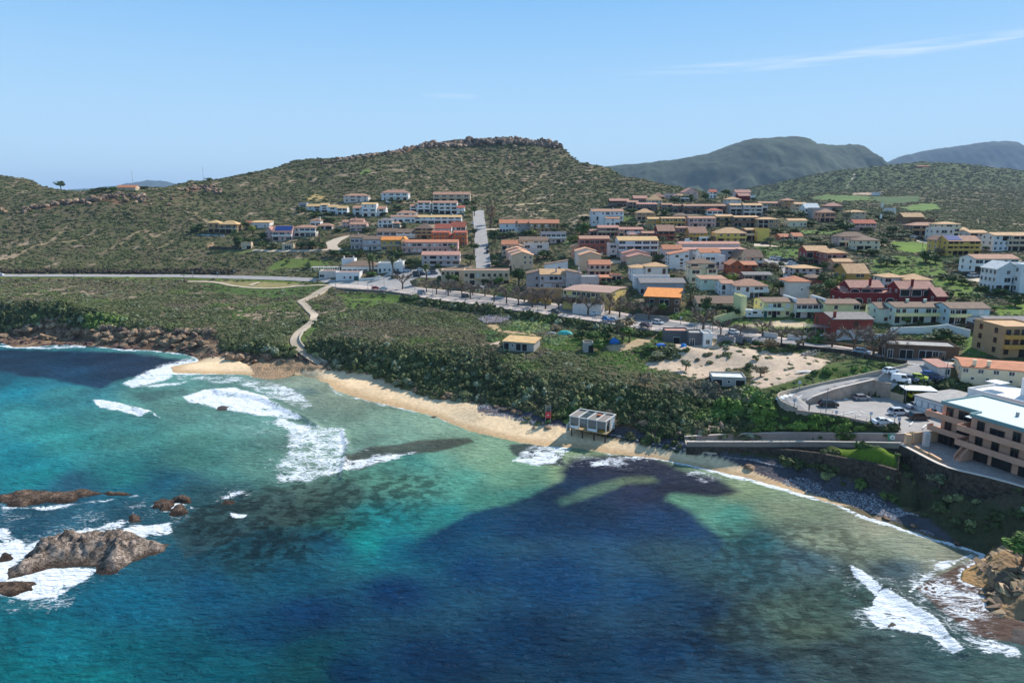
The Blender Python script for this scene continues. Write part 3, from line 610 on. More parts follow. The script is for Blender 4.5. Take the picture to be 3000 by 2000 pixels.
# pebbles: cellular break-up where the attribute asks for it
at = N(t, 'ShaderNodeAttribute'); at.attribute_name = 'rocky'
vo = N(t, 'ShaderNodeTexVoronoi'); vo.inputs['Scale'].default_value = 1.5; t.links.new(ge.outputs['Position'], vo.inputs['Vector'])
bh = mth(t, 'ADD', mth(t, 'MULTIPLY', nz.outputs[0], .35), mth(t, 'MULTIPLY', mth(t, 'MULTIPLY', vo.outputs['Distance'], at.outputs['Fac']), -.5))
bp = N(t, 'ShaderNodeBump'); bp.inputs['Distance'].default_value = .9; bp.inputs['Strength'].default_value = .6
t.links.new(bh, bp.inputs['Height']); t.links.new(bp.outputs[0], b.inputs['Normal'])
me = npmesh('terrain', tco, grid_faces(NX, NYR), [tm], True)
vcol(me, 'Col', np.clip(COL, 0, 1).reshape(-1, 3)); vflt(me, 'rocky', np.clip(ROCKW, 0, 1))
tag(link('terrain', me), kind='structure')
ZZ = ZT_
# distant mountains as height sheets of their own
def mountain(name, z, sil, Y0, Y1, YB, col, seed, base=-60):
 s = np.array([(*PY(px, py, Y0)[[0, 2]],) for px, py in zl(z, sil)])
 xs = np.linspace(s[0, 0]-Y0*.25, s[-1, 0]+Y0*.25, 420); ny = 150
 xs = xs
 top = np.interp(xs, s[:, 0], s[:, 1], left=base, right=base)
 v = np.linspace(0, 1, ny); ys = Y1+(YB-Y1)*v
 X, Yv = np.meshgrid(xs, ys)
 ridge = (Y0-Y1)/(YB-Y1)
 V = np.repeat(v[:, None], len(xs), 1)+(fbm(X, Yv, Y0*.12, 3)-.5)*.10*np.repeat((v*(1-v)*4)[:, None], len(xs), 1)
 up = np.clip(V/ridge, 0, 1); prof = .55*up**1.1+.45*sst(.55, 1, up); prof = np.where(V > ridge, 1-sst(ridge, 1, V)*.8, prof)
 h = base+(top[None]-base)*prof
 gl_ = np.abs(fbm(X+seed, Yv, Y0*.055, 4)-.5)*2
 h += (gl_-.35)*(Y0*.02)*sst(0, .2, up)*(1-sst(.7, 1.0, up))
 h += (fbm(X, Yv, Y0*.006, 3)-.5)*Y0*.003
 me = npmesh(name, np.stack([X, Yv, h], -1).reshape(-1, 3), grid_faces(len(xs), ny), [col], True)
 tag(link(name, me), kind='structure')
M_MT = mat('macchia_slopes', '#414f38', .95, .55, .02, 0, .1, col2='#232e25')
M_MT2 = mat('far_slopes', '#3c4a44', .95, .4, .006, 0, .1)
mountain('mountain', 'R', [(-60,240),(100,215),(250,200),(500,178),(680,145),(800,100),(870,76),(900,68),(1000,60),(1150,53),(1200,60),(1230,72),(1260,92),(1400,97),(1440,96),(1450,91),(1500,90),(1519,91),(1524,118),(1600,170),(1660,190),(1800,250)], 4000, 2300, 5200, M_MT, 10)
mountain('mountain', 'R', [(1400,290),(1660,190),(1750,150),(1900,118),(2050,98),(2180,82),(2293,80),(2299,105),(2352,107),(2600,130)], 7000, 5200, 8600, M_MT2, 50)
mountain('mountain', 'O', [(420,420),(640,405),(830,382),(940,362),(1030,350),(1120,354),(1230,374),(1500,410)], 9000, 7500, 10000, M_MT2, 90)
# plain far behind everything
bm = bmesh.new(); bmesh.ops.create_grid(bm, x_segments=2, y_segments=2, size=14000)
me = bpy.data.meshes.new('plain'); bm.to_mesh(me); bm.free(); me.materials.append(M_MT2); o = link('far_plain', me, None, (0, 16500, -62)); tag(o, kind='structure')
# ================================================================ SEA
SN, SM = 1000, 620
sa = np.linspace(-1.05, 1.0, SN); sl = np.linspace(math.log(66), math.log(470), SM)
A2, L2 = np.meshgrid(sa, sl); SY = np.exp(L2); SX = A2*SY
SPX, SPY = proj(SX, SY, np.zeros_like(SX)); WX, WY = SPX*.784, SPY*.784
light = """50,900,1f7f90 50,960,3d8d8e 250,960,4a8f8c 150,1000,3a9391 50,1050,1d8390 300,1020,4d9089 450,1000,5d9488 550,960,6d9a90 100,1090,1a7f85 300,1090,2b7f80 450,1060,4b8379 570,1060,5b8377 -100,1000,2a8090 -100,1100,156f80
330,900,5f9088 180,905,3f8688 400,925,6b968a 500,1080,4b7f78 380,1110,1c5a70 500,1130,33585e 600,1150,3f5a55 650,1180,3d5650 750,1200,32665f 700,1130,5a7567 800,900,98a490 850,950,7f9482 900,1000,7d9a88 760,870,9aa390 1000,980,8aa48e 950,1060,4e9186 1050,1100,579684 1150,1060,7b9a7c 1100,1030,84a084 1000,1180,2c8583 900,1200,1f8184 1100,1150,4a8d7d 1200,1100,6b967c 1200,1130,4f8f80
820,1240,12807f 900,1250,0b5f70 740,1250,134f66 600,1250,1e4a57 800,1130,567c6e 700,1060,7a9080 200,1130,2a5a72 100,1175,2a5566 300,1180,2a5566 100,1190,2a5a70 420,1290,1b4d60 500,1350,0f4a66 300,1380,0c5f78 100,1480,0b6a78 50,1540,0a7078 300,1500,075a66 200,1560,0a6a70 400,1500,064c5c 600,1450,063c5a 500,1550,08505e 700,1400,06355a 650,1320,0f4a60 560,1290,1d4c58 900,1350,053055 1000,1500,052c4c 800,1540,04304f 1200,1450,06304f 1100,1300,06375c 1300,1350,0a3a5f 1000,1250,0a4a66 690,1500,0a4a58 700,1540,0f5058
1380,1115,76926f 1450,1095,83916a 1550,1150,6c9a80 1620,1170,6b9c84 1700,1120,8f9d7a 1700,1190,4f8f80 1800,1170,8f9a7e 1900,1230,8c937c 1750,1250,2b5e66 1850,1280,44606a 2000,1260,8b927c 2100,1250,9a9a85 1980,1200,a09c86 2050,1300,4f6670 1700,1300,355c66 1600,1400,17405e 1500,1500,0a3252 1700,1450,3a5358 1800,1400,4a5f55 1850,1450,49594d 1700,1540,1f3f55 1900,1500,3b4f52 2000,1540,3c5052 2150,1290,8f8c7a 2200,1500,3a5a5c 2300,1540,47605e 2400,1560,47605e 1950,1350,44605a 1600,1480,123a58 1350,1530,0a3450 1250,1320,0a3a5e 1480,1350,123f60 2150,1400,4c5f60
0,870,235f72 130,880,2f7888 230,905,3f7f88 450,1120,2a5560 300,1120,1f6678 1000,1060,6a9a86 900,1100,5a8a78 1300,1085,8a9a72 1340,1060,8f9b78 1650,1085,7f8f72""".split()
dark = """50,830,22384d 250,840,23344a 150,870,21405a 400,825,2a3a4c 1350,1060,20263a 1450,1080,252b3e 1450,1130,26304a 1300,1150,12304a 1560,1100,262c3e 1640,1110,2b3040 1500,1200,173858 1250,1200,0a3658 1400,1250,0f3a60 1600,1250,1b4162 1100,1220,0a3e5c 1200,1170,15405a 1000,1250,063a5c 850,1270,083a5c 1500,1300,123c5e 1300,1300,0a385c""".split()
def field(tab, soft=900):
 pts = [q.split(',') for q in tab]; num = np.zeros(WX.shape+(3,)); den = np.zeros(WX.shape)
 wx = WX+(fbm(SX, SY, 16, 3)-.5)*90; wy = WY+(fbm(SX+70, SY+30, 14, 3)-.5)*46
 for x, y, c in pts:
  d2 = (wx-float(x))**2+((wy-float(y))*2.0)**2; q = 1/(d2+soft)**1.8; num += q[..., None]*hexc(c); den += q
 return num/den[..., None]
LF, DF = field(light), field(dark)
def sz(pts, soft=6, wv=16, z='W'):
 p = [(x*.784, y*.784) for x, y in zl(z, pts)]
 s = polysd(p, WX, WY, 2.0)+(fbm(SX, SY, 9, 4)-.5)*2*wv
 return sst(-soft, soft, s)
DM = np.maximum.reduce([sz([(1310,1052),(1370,1040),(1500,1055),(1640,1098),(1700,1128),(1650,1142),(1540,1135),(1530,1150),(1590,1170),(1620,1200),(1670,1240),(1640,1300),(1500,1420),(1100,1500),(900,1400),(830,1290),(930,1262),(1020,1215),(1080,1180),(1150,1160),(1240,1128),(1290,1105),(1285,1080)], 16, 20),
   sz([(-400,796),(0,800),(100,803),(350,815),(440,830),(380,850),(300,868),(230,892),(130,872),(0,852),(-400,850)], 9, 12)])  # second outline: shadow by the left rocks, painted into the water colour
lstk = sz([(1290,1165),(1370,1135),(1440,1110),(1510,1105),(1500,1095),(1430,1098),(1350,1118),(1280,1150)], 14, 14)*.5
lstk = np.maximum(lstk, sz([(800,1300),(880,1270),(960,1235),(1000,1225),(930,1270),(840,1310)], 9, 12)*.5)
DM = DM*np.where(WX > 600, sst(1330, 1215, WY), 1)
SC = LF*(1-DM[..., None])+DF*DM[..., None]; SC = SC*(1-lstk[..., None])+LF*lstk[..., None]
for pts, c, am, wv in (([(1175,1022),(1240,1020),(1290,1050),(1300,1070),(1230,1068),(1175,1045)], '2c2f38', .85, 10), ([(790,1050),(850,1030),(960,1012),(1080,1003),(1090,1015),(1000,1035),(900,1050),(830,1078),(790,1075)], '4a463f', .85, 10),
 ([(560,1145),(640,1120),(800,1105),(860,1130),(800,1170),(700,1200),(560,1230),(420,1290),(400,1220),(450,1170)], '3d4a48', .45, 26), ([(2105,1350),(2130,1335),(2200,1300),(2235,1290),(2360,1330),(2360,1480),(2240,1460),(2160,1400)], '6a4f45', .9, 5), ([(640,895),(720,890),(740,905),(650,915)], '4a6a72', .5, 8), ([(300,905),(420,890),(440,905),(330,925)], '4d6a66', .6, 8)):
 m = sz(pts, 6, wv)*am; SC = SC*(1-m[..., None])+hexc(c)*m[..., None]
# mottled reef bottom
mot = fbm(SX, SY, 1.5, 4); reef = np.maximum(sz([(480,1130),(700,1080),(1000,1080),(1080,1110),(960,1170),(860,1230),(760,1260),(640,1320),(440,1310),(420,1180)], 45, 40), sz([(1640,1200),(1900,1200),(2100,1300),(2000,1560),(1500,1560),(1600,1380)], 40, 40)*.8)
SC = SC*(1-reef[..., None]*.55*sst(.42, .58, mot)[..., None])
pat = fbm(SX+500, SY, 11, 4); SC = SC*(.82+.36*sst(.3, .7, pat))[..., None]
# ---- foam amount
FO = np.zeros_like(SX)
def foam(pts, v=1., soft=8, wv=6, z='W'):
 global FO
 FO = np.maximum(FO, sz(pts, soft*2.2, wv*1.5+3, z)*v)
def foamline(pts, wd, v=1., z='W', tail=0):
 global FO
 p = [(x*.784, y*.784) for x, y in zl(z, pts)]
 d = linedist(p, WX, WY, 2.0)+(fbm(SX, SY, 3, 3)-.5)*wd*1.4
 FO = np.maximum(FO, v*sst(wd, wd*.25, d))
foam([(280,880),(330,850),(390,832),(450,822),(440,835),(400,850),(395,870),(300,898)], .9)
foam([(285,892),(350,880),(440,872),(430,880),(350,895)], .95)
foam([(420,912),(470,895),(540,890),(590,905),(640,930),(700,965),(660,962),(580,952),(500,940),(430,928)], 1.0, 6, 3)
foam([(400,860),(560,862),(640,875),(700,905),(725,935),(690,945),(620,915),(540,880),(400,878)], .62, 6, 5)
foam([(600,925),(660,960),(720,980),(790,985),(800,1020),(790,1100),(740,1105),(640,1110),(620,1080),(660,1040),(640,980)], .72, 14, 14)
foam([(770,985),(790,985),(800,1020),(790,1045),(770,1040)], .95); foam([(780,1050),(798,1052),(786,1100),(770,1105)], .95)
foam([(620,1080),(700,1060),(790,1060),(850,1045),(960,1038),(900,1060),(800,1085),(700,1110)], .75, 8, 10)
foam([(215,922),(240,920),(300,930),(345,948),(320,955),(280,945),(230,936)], 1.05, 4, 2)
foamline([(345,948),(368,962)], 3, .8); foam([(490,1140),(560,1118),(575,1130),(520,1150)], .85); foam([(530,1180),(570,1183),(560,1190),(535,1190)], .95, 3, 3)
foam([(330,1160),(380,1145),(420,1150),(470,1170),(380,1178)], .6); foam([(0,1160),(60,1165),(200,1150),(320,1135),(300,1128),(330,1140),(250,1155),(100,1172),(0,1172)], .72, 6, 6)
foam([(-60,1200),(20,1215),(60,1255),(150,1230),(230,1205),(280,1190),(300,1200),(270,1215),(400,1195),(390,1225),(270,1240),(200,1235),(60,1290),(10,1330),(-60,1340)], .86, 8, 12)
foam([(0,1320),(60,1300),(150,1300),(230,1305),(200,1330),(130,1370),(60,1375),(-60,1370),(-60,1330)], .95, 8, 8); foam([(80,1370),(200,1340),(170,1400),(110,1410)], .45, 8, 10)
foam([(1160,1060),(1210,1025),(1290,1018),(1310,1030),(1280,1060),(1240,1075),(1190,1068)], .74, 7, 7); foam([(1340,1055),(1400,1045),(1480,1050),(1440,1070),(1350,1078)], .62, 7, 8); foam([(1550,1090),(1600,1075),(1660,1098),(1620,1110)], .6, 7, 8)
foam([(1945,1298),(1975,1310),(2030,1355),(2110,1400),(2150,1425),(2215,1500),(2190,1500),(2130,1460),(2040,1440),(2000,1400),(2010,1370),(1960,1325)], 1.0, 4, 4)
foam([(1975,1400),(2040,1380),(2140,1430),(2120,1460),(2020,1440)], .8, 7, 10); foam([(2150,1290),(2240,1270),(2200,1295),(2130,1330),(2090,1370),(2080,1360)], .78, 6, 8)
foam([(2100,1350),(2150,1320),(2260,1340),(2240,1380),(2280,1430),(2200,1440),(2150,1400)], .55, 8, 10); foam([(2180,1450),(2290,1470),(2352,1490),(2352,1520),(2260,1500)], .7, 6, 8); foam([(1945,1360),(1990,1365),(1960,1375)], .5); foam([(1900,1440),(1960,1430),(1940,1450)], .4)
foam([(-60,1140),(120,1150),(330,1120),(460,1150),(480,1185),(400,1240),(280,1330),(120,1420),(-60,1420)], .42, 20, 20); foam([(470,1110),(620,1095),(640,1130),(560,1160),(470,1165)], .4, 14, 14)
foam([(380,835),(700,850),(800,960),(860,1040),(800,1120),(600,1110),(560,1010),(400,950)], .38, 20, 20); foam([(1880,1290),(2000,1280),(2200,1400),(2280,1540),(2100,1500),(1950,1430)], .42, 16, 16); foam([(2060,1290),(2250,1260),(2300,1440),(2352,1540),(2180,1480),(2090,1400)], .5, 14, 14); foam([(1130,1040),(1330,1015),(1520,1050),(1480,1085),(1200,1085)], .4, 12, 12)
# surf along the shore
shW = [(p[0], p[1]) for p in SHORE]
d = linedist([(a*.784, b_*.784) for a, b_ in shW], WX, WY, 2.0)
side = WX
edge = sst(1, .15, (d+(fbm(SX, SY, 5, 3)-.5)*12)/np.interp(WX, [0, 1400, 1550, 1700, 2200], [9, 8, 14, 20, 22]))
amt = np.interp(WX, [-100, 60, 200, 420, 560, 700, 760, 900, 1000, 1250, 1450, 1500, 1650, 1900, 2100, 2200, 2300], [.3, .7, .9, .9, .6, .2, .5, .65, .6, .55, .5, .9, 1.0, .9, .9, .85, .5])
FO = np.maximum(FO, edge*amt)
foamline([(740,885),(780,905),(800,915),(830,915),(860,930),(900,932)], 4, .6)
foamline([(0,795),(100,800),(210,795),(310,805)], 7, .8)
FO = FO*(.5+.86*fbm(SX*.8, SY*1.3, 3.2, 4))*(.85+.3*fbm(SX+9, SY, 12, 2))
SH = np.clip(FO-.75, 0, 1)*0
def crest(pts, wd, h, z='W'):
 global SH
 p = [(x*.784, y*.784) for x, y in zl(z, pts)]
 d = linedist(p, WX, WY, 2.0); SH = np.maximum(SH, h*sst(wd, 0, d))
crest([(215,922),(300,932),(365,960)], 22, .45); crest([(1945,1298),(2030,1350),(2150,1425),(2215,1500)], 30, .55); crest([(500,900),(600,915),(700,962),(730,980)], 16, .8); crest([(790,990),(800,1030),(785,1100)], 14, .6)
sw = fbm(SX*1.0+SY*.55, SY*1.5-SX*.5, 7, 4)-.5; sw2 = fbm(SX*.8+SY*.5, SY*2.2-SX*.9, 2.2, 3)-.5
SZ = sw*.9*sst(.3, 3, -bil(ZS, SX, SY)+.2)+sw2*.28+SH+np.clip(FO, 0, 1)*.12*fbm(SX, SY, 1.2, 2)
SZ *= sst(0, .6, -bil(ZS, SX, SY)+.25)*.9+.1
sm = bpy.data.materials.new('sea_water'); sm.use_nodes = True; t = sm.node_tree; b = t.nodes['Principled BSDF']
ca = N(t, 'ShaderNodeVertexColor'); ca.layer_name = 'Col'; fa_ = N(t, 'ShaderNodeAttribute'); fa_.attribute_name = 'foam'
ge = N(t, 'ShaderNodeNewGeometry'); mp = N(t, 'ShaderNodeMapping'); mp.inputs['Rotation'].default_value = (0, 0, R(-28)); mp.inputs['Scale'].default_value = (.55, 1.5, 1)
t.links.new(ge.outputs['Position'], mp.inputs[0])
r1 = N(t, 'ShaderNodeTexNoise'); r1.inputs['Scale'].default_value = .75; r1.inputs['Detail'].default_value = 6; r1.inputs['Roughness'].default_value = .62; r1.inputs['Distortion'].default_value = .4; t.links.new(mp.outputs[0], r1.inputs[0])
bp = N(t, 'ShaderNodeBump'); bp.inputs['Distance'].default_value = 1.5; bp.inputs['Strength'].default_value = .8; t.links.new(r1.outputs[0], bp.inputs['Height'])
# light and dark of the ripples painted into the water colour by streaky noise
r2 = N(t, 'ShaderNodeTexNoise'); r2.inputs['Scale'].default_value = .7; r2.inputs['Detail'].default_value = 7; r2.inputs['Roughness'].default_value = .8; t.links.new(mp.outputs[0], r2.inputs[0])
mr = N(t, 'ShaderNodeMapRange'); mr.inputs[1].default_value = .32; mr.inputs[2].default_value = .68; mr.inputs[3].default_value = .6; mr.inputs[4].default_value = 1.42; t.links.new(r2.outputs[0], mr.inputs[0])
vm = N(t, 'ShaderNodeVectorMath', operation='SCALE'); t.links.new(ca.outputs[0], vm.inputs[0]); t.links.new(mr.outputs[0], vm.inputs['Scale'])
# foam lace
fmap = N(t, 'ShaderNodeMapping'); fmap.inputs['Scale'].default_value = (.7, 1.5, 1); fmap.inputs['Rotation'].default_value = (0, 0, .35); t.links.new(ge.outputs['Position'], fmap.inputs[0])
fn = N(t, 'ShaderNodeTexNoise'); fn.inputs['Scale'].default_value = .33; fn.inputs['Detail'].default_value = 8; fn.inputs['Roughness'].default_value = .68; fn.inputs['Distortion'].default_value = 1.6; t.links.new(fmap.outputs[0], fn.inputs[0])
lace = mth(t, 'SUBTRACT', 1.0, mth(t, 'MULTIPLY', mth(t, 'ABSOLUTE', mth(t, 'SUBTRACT', fn.outputs[0], .5)), 6.0))
fn2 = N(t, 'ShaderNodeTexNoise'); fn2.inputs['Scale'].default_value = 1.4; fn2.inputs['Detail'].default_value = 6; fn2.inputs['Roughness'].default_value = .7; t.links.new(fmap.outputs[0], fn2.inputs[0])
lv = mth(t, 'ADD', mth(t, 'MULTIPLY', lace, .5), mth(t, 'MULTIPLY', fn2.outputs[0], .75))
th = mth(t, 'SUBTRACT', mth(t, 'ADD', lv, mth(t, 'MULTIPLY', fa_.outputs['Fac'], 1.05)), 1.26)
fm = mth(t, 'MULTIPLY', th, 4.5, None, True)
fm = mth(t, 'MULTIPLY', fm, mth(t, 'MULTIPLY', fa_.outputs['Fac'], 6, None, True))
mx = N(t, 'ShaderNodeMix', data_type='RGBA'); t.links.new(fm, mx.inputs[0]); t.links.new(vm.outputs[0], mx.inputs[6]); mx.inputs[7].default_value = (.82, .85, .87, 1)
t.links.new(mx.outputs[2], b.inputs['Base Color']); t.links.new(bp.outputs[0], b.inputs['Normal'])
t.links.new(mth(t, 'ADD', .3, mth(t, 'MULTIPLY', fm, .6)), b.inputs['Roughness']); b.inputs['IOR'].default_value = 1.33
t.links.new(mth(t, 'SUBTRACT', .1, mth(t, 'MULTIPLY', fm, .08)), b.inputs['Specular IOR Level'])
me = npmesh('sea', np.stack([SX, SY, SZ], -1).reshape(-1, 3), grid_faces(SN, SM), [sm], True)
vcol(me, 'Col', np.clip(SC*np.array((.80, .84, .80)), 0, 1).reshape(-1, 3)); vflt(me, 'foam', np.clip(FO, 0, 1.2))
tag(link('sea', me), kind='structure')
m_open = mat('open_sea', '#06405c', .2, .2, .05, 0, .5)
bm = bmesh.new(); v = [bm.verts.new(p) for p in ((-3000, -4000, -.9), (3000, -4000, -.9), (3000, 200, -.9), (500, 440, -.9), (-3000, 440, -.9))]; bm.faces.new(v)
me = bpy.data.meshes.new('open_water'); bm.to_mesh(me); bm.free(); me.materials.append(m_open); tag(link('open_water', me), kind='structure')
# ================================================================ SCRUB (one mass nobody could count)
def clump_mesh(name, seed, nleaf=130, lobes=5, flat=.62, leaf=.17, m=None):
 r = random.Random(seed); v = []; f = []
 L = [(r.uniform(-.45, .45), r.uniform(-.45, .45), r.uniform(.15, .5)*flat, r.uniform(.35, .6)) for _ in range(lobes)]
 for i in range(nleaf):
  cx_, cy_, cz_, rr_ = r.choice(L)
  th = r.uniform(0, 2*math.pi); ph = math.acos(r.uniform(-.25, 1)); q = rr_*r.uniform(.72, 1.05)
  c = Vector((cx_+q*math.sin(ph)*math.cos(th), cy_+q*math.sin(ph)*math.sin(th), cz_+q*math.cos(ph)*flat))
  nrm = (c-Vector((cx_, cy_, cz_-.1))).normalized()+Vector((r.uniform(-.6, .6), r.uniform(-.6, .6), r.uniform(-.3, .6)))
  nrm.normalize(); t1 = nrm.orthogonal().normalized(); t1.rotate(Matrix.Rotation(r.uniform(0, 6.28), 3, nrm)); t2 = nrm.cross(t1)
  s1, s2 = leaf*r.uniform(.6, 1.3), leaf*r.uniform(.5, 1.1); b0 = len(v)
  v += [c+t1*s1, c+t2*s2+nrm*.03, c-t1*s1, c-t2*s2-nrm*.02]; f.append((b0, b0+1, b0+2, b0+3))
 # dark inner body so that the ground does not show through
 for (cx_, cy_, cz_, rr_) in L:
  b0 = len(v); k = 6
  for lv, (zz, sc_) in enumerate(((-.3, .75), (.25, .8), (.62, .5))):
   for j in range(k):
    a = j*2*math.pi/k; v.append(Vector((cx_+rr_*sc_*math.cos(a)*.9, cy_+rr_*sc_*math.sin(a)*.9, cz_+rr_*zz*flat*.95)))
  for lv in range(2):
   for j in range(k): f.append((b0+lv*k+j, b0+lv*k+(j+1) % k, b0+(lv+1)*k+(j+1) % k, b0+(lv+1)*k+j))
  f.append(tuple(b0+2*k+j for j in range(k)))
 me = bpy.data.meshes.new(name); me.from_pydata([tuple(q) for q in v], [], f); me.materials.append(m); me.update(); return me
sm_ = bpy.data.materials.new('scrub_leaves'); sm_.use_nodes = True; t = sm_.node_tree; b = t.nodes['Principled BSDF']
b.inputs['Roughness'].default_value = .8; b.inputs['Specular IOR Level'].default_value = .25
at = N(t, 'ShaderNodeAttribute'); at.attribute_type = 'INSTANCER'; at.attribute_name = 'tint'
ge = N(t, 'ShaderNodeNewGeometry'); ri = mth(t, 'ADD', .72, mth(t, 'MULTIPLY', ge.outputs['Random Per Island'], .6))
vm = N(t, 'ShaderNodeVectorMath', operation='SCALE'); t.links.new(at.outputs['Color'], vm.inputs[0]); t.links.new(ri, vm.inputs['Scale'])
t.links.new(vm.outputs[0], b.inputs['Base Color'])
M_SCRUB = sm_
protos = [clump_mesh('scrub_clump', 11+i, 130 if i < 4 else 90, 5 if i < 4 else 3, (.62, .5, .75, .4, .9, .6)[i], m=M_SCRUB) for i in range(6)]
proto_ob = [bpy.data.objects.new('scrub_clump', me) for me in protos]
def scatter_group(mat_):
 ng = bpy.data.node_groups.new('scatter', 'GeometryNodeTree')
 ng.interface.new_socket('Geometry', in_out='INPUT', socket_type='NodeSocketGeometry'); ng.interface.new_socket('Geometry', in_out='OUTPUT', socket_type='NodeSocketGeometry')
 gi = ng.nodes.new('NodeGroupInput'); go = ng.nodes.new('NodeGroupOutput')
 iop = ng.nodes.new('GeometryNodeInstanceOnPoints'); g2i = ng.nodes.new('GeometryNodeGeometryToInstance')
 for o in proto_ob[::-1]:
  oi = ng.nodes.new('GeometryNodeObjectInfo'); oi.inputs['Object'].default_value = o; oi.inputs['As Instance'].default_value = False
  ng.links.new(oi.outputs['Geometry'], g2i.inputs[0])
 ng.links.new(gi.outputs[0], iop.inputs['Points']); ng.links.new(g2i.outputs[0], iop.inputs['Instance']); iop.inputs['Pick Instance'].default_value = True
 def attr(nm, ty):
  n = ng.nodes.new('GeometryNodeInputNamedAttribute'); n.data_type = ty; n.inputs['Name'].default_value = nm; return n.outputs['Attribute']
 ng.links.new(attr('pick', 'INT'), iop.inputs['Instance Index']); ng.links.new(attr('rot', 'FLOAT_VECTOR'), iop.inputs['Rotation']); ng.links.new(attr('scl', 'FLOAT_VECTOR'), iop.inputs['Scale'])
 ng.links.new(iop.outputs[0], go.inputs[0]); return ng
SG = scatter_group(M_SCRUB)
def scatter(name, pts, scl, tint, rotz=None, tilt=.15, label=None, cat='scrub'):
 n = len(pts); rg = np.random.default_rng(n)
 me = bpy.data.meshes.new(name); me.vertices.add(n); me.vertices.foreach_set('co', np.asarray(pts, np.float32).ravel())
 a = me.attributes.new('pick', 'INT', 'POINT'); a.data.foreach_set('value', rg.integers(0, 6, n).astype(np.int32))
 r = rg.uniform(-tilt, tilt, (n, 3)); r[:, 2] = rg.uniform(0, 6.28, n) if rotz is None else rotz
 for nm, arr in (('rot', r), ('scl', scl), ('tint', tint)):
  a = me.attributes.new(nm, 'FLOAT_VECTOR', 'POINT'); a.data.foreach_set('vector', np.asarray(arr, np.float32).ravel())
 o = link(name, me); md = o.modifiers.new('scatter', 'NODES'); md.node_group = SG
 tag(o, label, cat, kind='stuff'); return o
NO_BUSH = []          # (x, y, r) kept clear, filled by buildings below
def scrub_all():
 rg = np.random.default_rng(3)
 n = 270000
 a = rg.uniform(-1.0, 1.0, n); l = rg.uniform(math.log(100), math.log(1850), n)
 a = np.r_[a, rg.uniform(-.85, .85, 90000)]; l = np.r_[l, rg.uniform(math.log(140), math.log(330), 90000)]; n = len(a)
 y = np.exp(l); x = a*y
 bd = bil(BUSH, x, y); zg = bil(ZZ, x, y); z0 = bil(ZS, x, y)
 nn = fbm(x, y, 9, 3); keep = (rg.random(n) < bd*(.55+.9*sst(.35, .6, nn))) & (z0 > 1.6)
 # only what faces the bay: skip land hidden behind ridges
 keep &= ~((y > 950) & (a < .2))
 keep &= rg.random(n) < np.clip((y/330), .35, 1)
 for (bx, by, br) in NO_BUSH:
  keep &= ((x-bx)**2+(y-by)**2) > (br*.92)**2
 x, y, zg, z0 = x[keep], y[keep], zg[keep], z0[keep]; n = len(x)
 # steep banks carry taller growth
 gx = (bil(ZS, x+1, y)-bil(ZS, x-1, y))/2; gy = (bil(ZS, x, y+1.5)-bil(ZS, x, y-1.5))/3; st = sst(.18, .5, np.hypot(gx, gy))*(y < 330)
 big = sst(.5, .66, fbm(x+50, y, 22, 3))*(y < 320)
 r = (.42+.0026*y)*rg.uniform(.55, 1.35, n)*(1+1.1*st+.3*big)*np.where((y < 330) & (st < .2), .9, 1)
 hz = rg.uniform(.7, 1.05, n)*(1+.35*st)*np.where(st < .2, .75, 1)
 px, py = proj(x, y, zg)
 c1, c2, c3, c4, c5 = hexc('#585b3a'), hexc('#6a5f4b'), hexc('#3f4a27'), hexc('#777a50'), hexc('#82886f')
 q = fbm(x, y, 30, 4); q2 = fbm(x+200, y, 7, 3); q3 = rg.random(n)
 T = np.tile(c1, (n, 1)); mixc = lambda T, c, m: T*(1-m[:, None])+c*m[:, None]
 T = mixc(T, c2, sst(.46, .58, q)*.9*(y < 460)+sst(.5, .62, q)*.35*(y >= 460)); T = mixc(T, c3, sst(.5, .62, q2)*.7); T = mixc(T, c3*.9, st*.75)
 T = mixc(T, c4, (q3 > .9)*np.where(y < 400, .7, .35)); T = mixc(T, c5, ((q3 < .05)*.8)*(y < 420))
 T = mixc(T, hexc('#55702b'), sst(.5, .66, fbm(x, y+500, 18, 3))*.6*(y < 300)*(x > -30)); T = mixc(T, hexc('#5d7a2c'), sst(.6, .72, fbm(x, y+500, 18, 3))*.4*(y < 420))
 ivy = sst(-6, 14, polysd(zl('K', [(0,380),(130,440),(400,540),(850,620),(1090,690),(1080,715),(600,720),(0,725)]), px, py)); T = mixc(T, hexc('#5a7228'), ivy*.7)
 brn = sst(-8, 12, polysd(zl('N', [(800,480),(1300,540),(1900,600),(2050,720),(1800,720),(1200,640),(800,560),(640,500)]), px, py, 2)); T = mixc(T, hexc('#685c46'), brn*.6)
 brn = sst(-8, 12, polysd(zl('L', [(1450,290),(1800,300),(2050,370),(2080,500),(1900,470),(1500,400)]), px, py, 2)); T = mixc(T, hexc('#6a6250'), brn*.8)
 T = np.clip(T*rg.uniform(.85, 1.15, n)[:, None]*1.38, 0, 1)
 P3 = np.stack([x, y, zg-.12*r], 1); S3 = np.stack([r, r*rg.uniform(.85, 1.2, n), r*hz], 1)
 near = y < 330; mid = (y >= 330) & (y < 700); far = y >= 700
 for nm, m, lb in (('coastal_scrub', near, 'dense low green and brown scrub covering the bank above the beach'), ('hillside_scrub', mid, 'olive scrub covering the lower hillside and the ground between houses'), ('hilltop_scrub', far, 'dark macchia covering the upper hill and the valley slopes')):
  scatter(nm, P3[m], S3[m], T[m], label=lb)
 w_ = resample(west, 1.0); k = len(w_); rg2 = np.random.default_rng(5); nn_ = normals(w_); pts = []; 
 for q in range(3): pts.append(np.c_[w_[:, :2]+nn_*(6.5+q*2.2+rg2.uniform(-.8, .8, k))[:, None], w_[:, 2]])
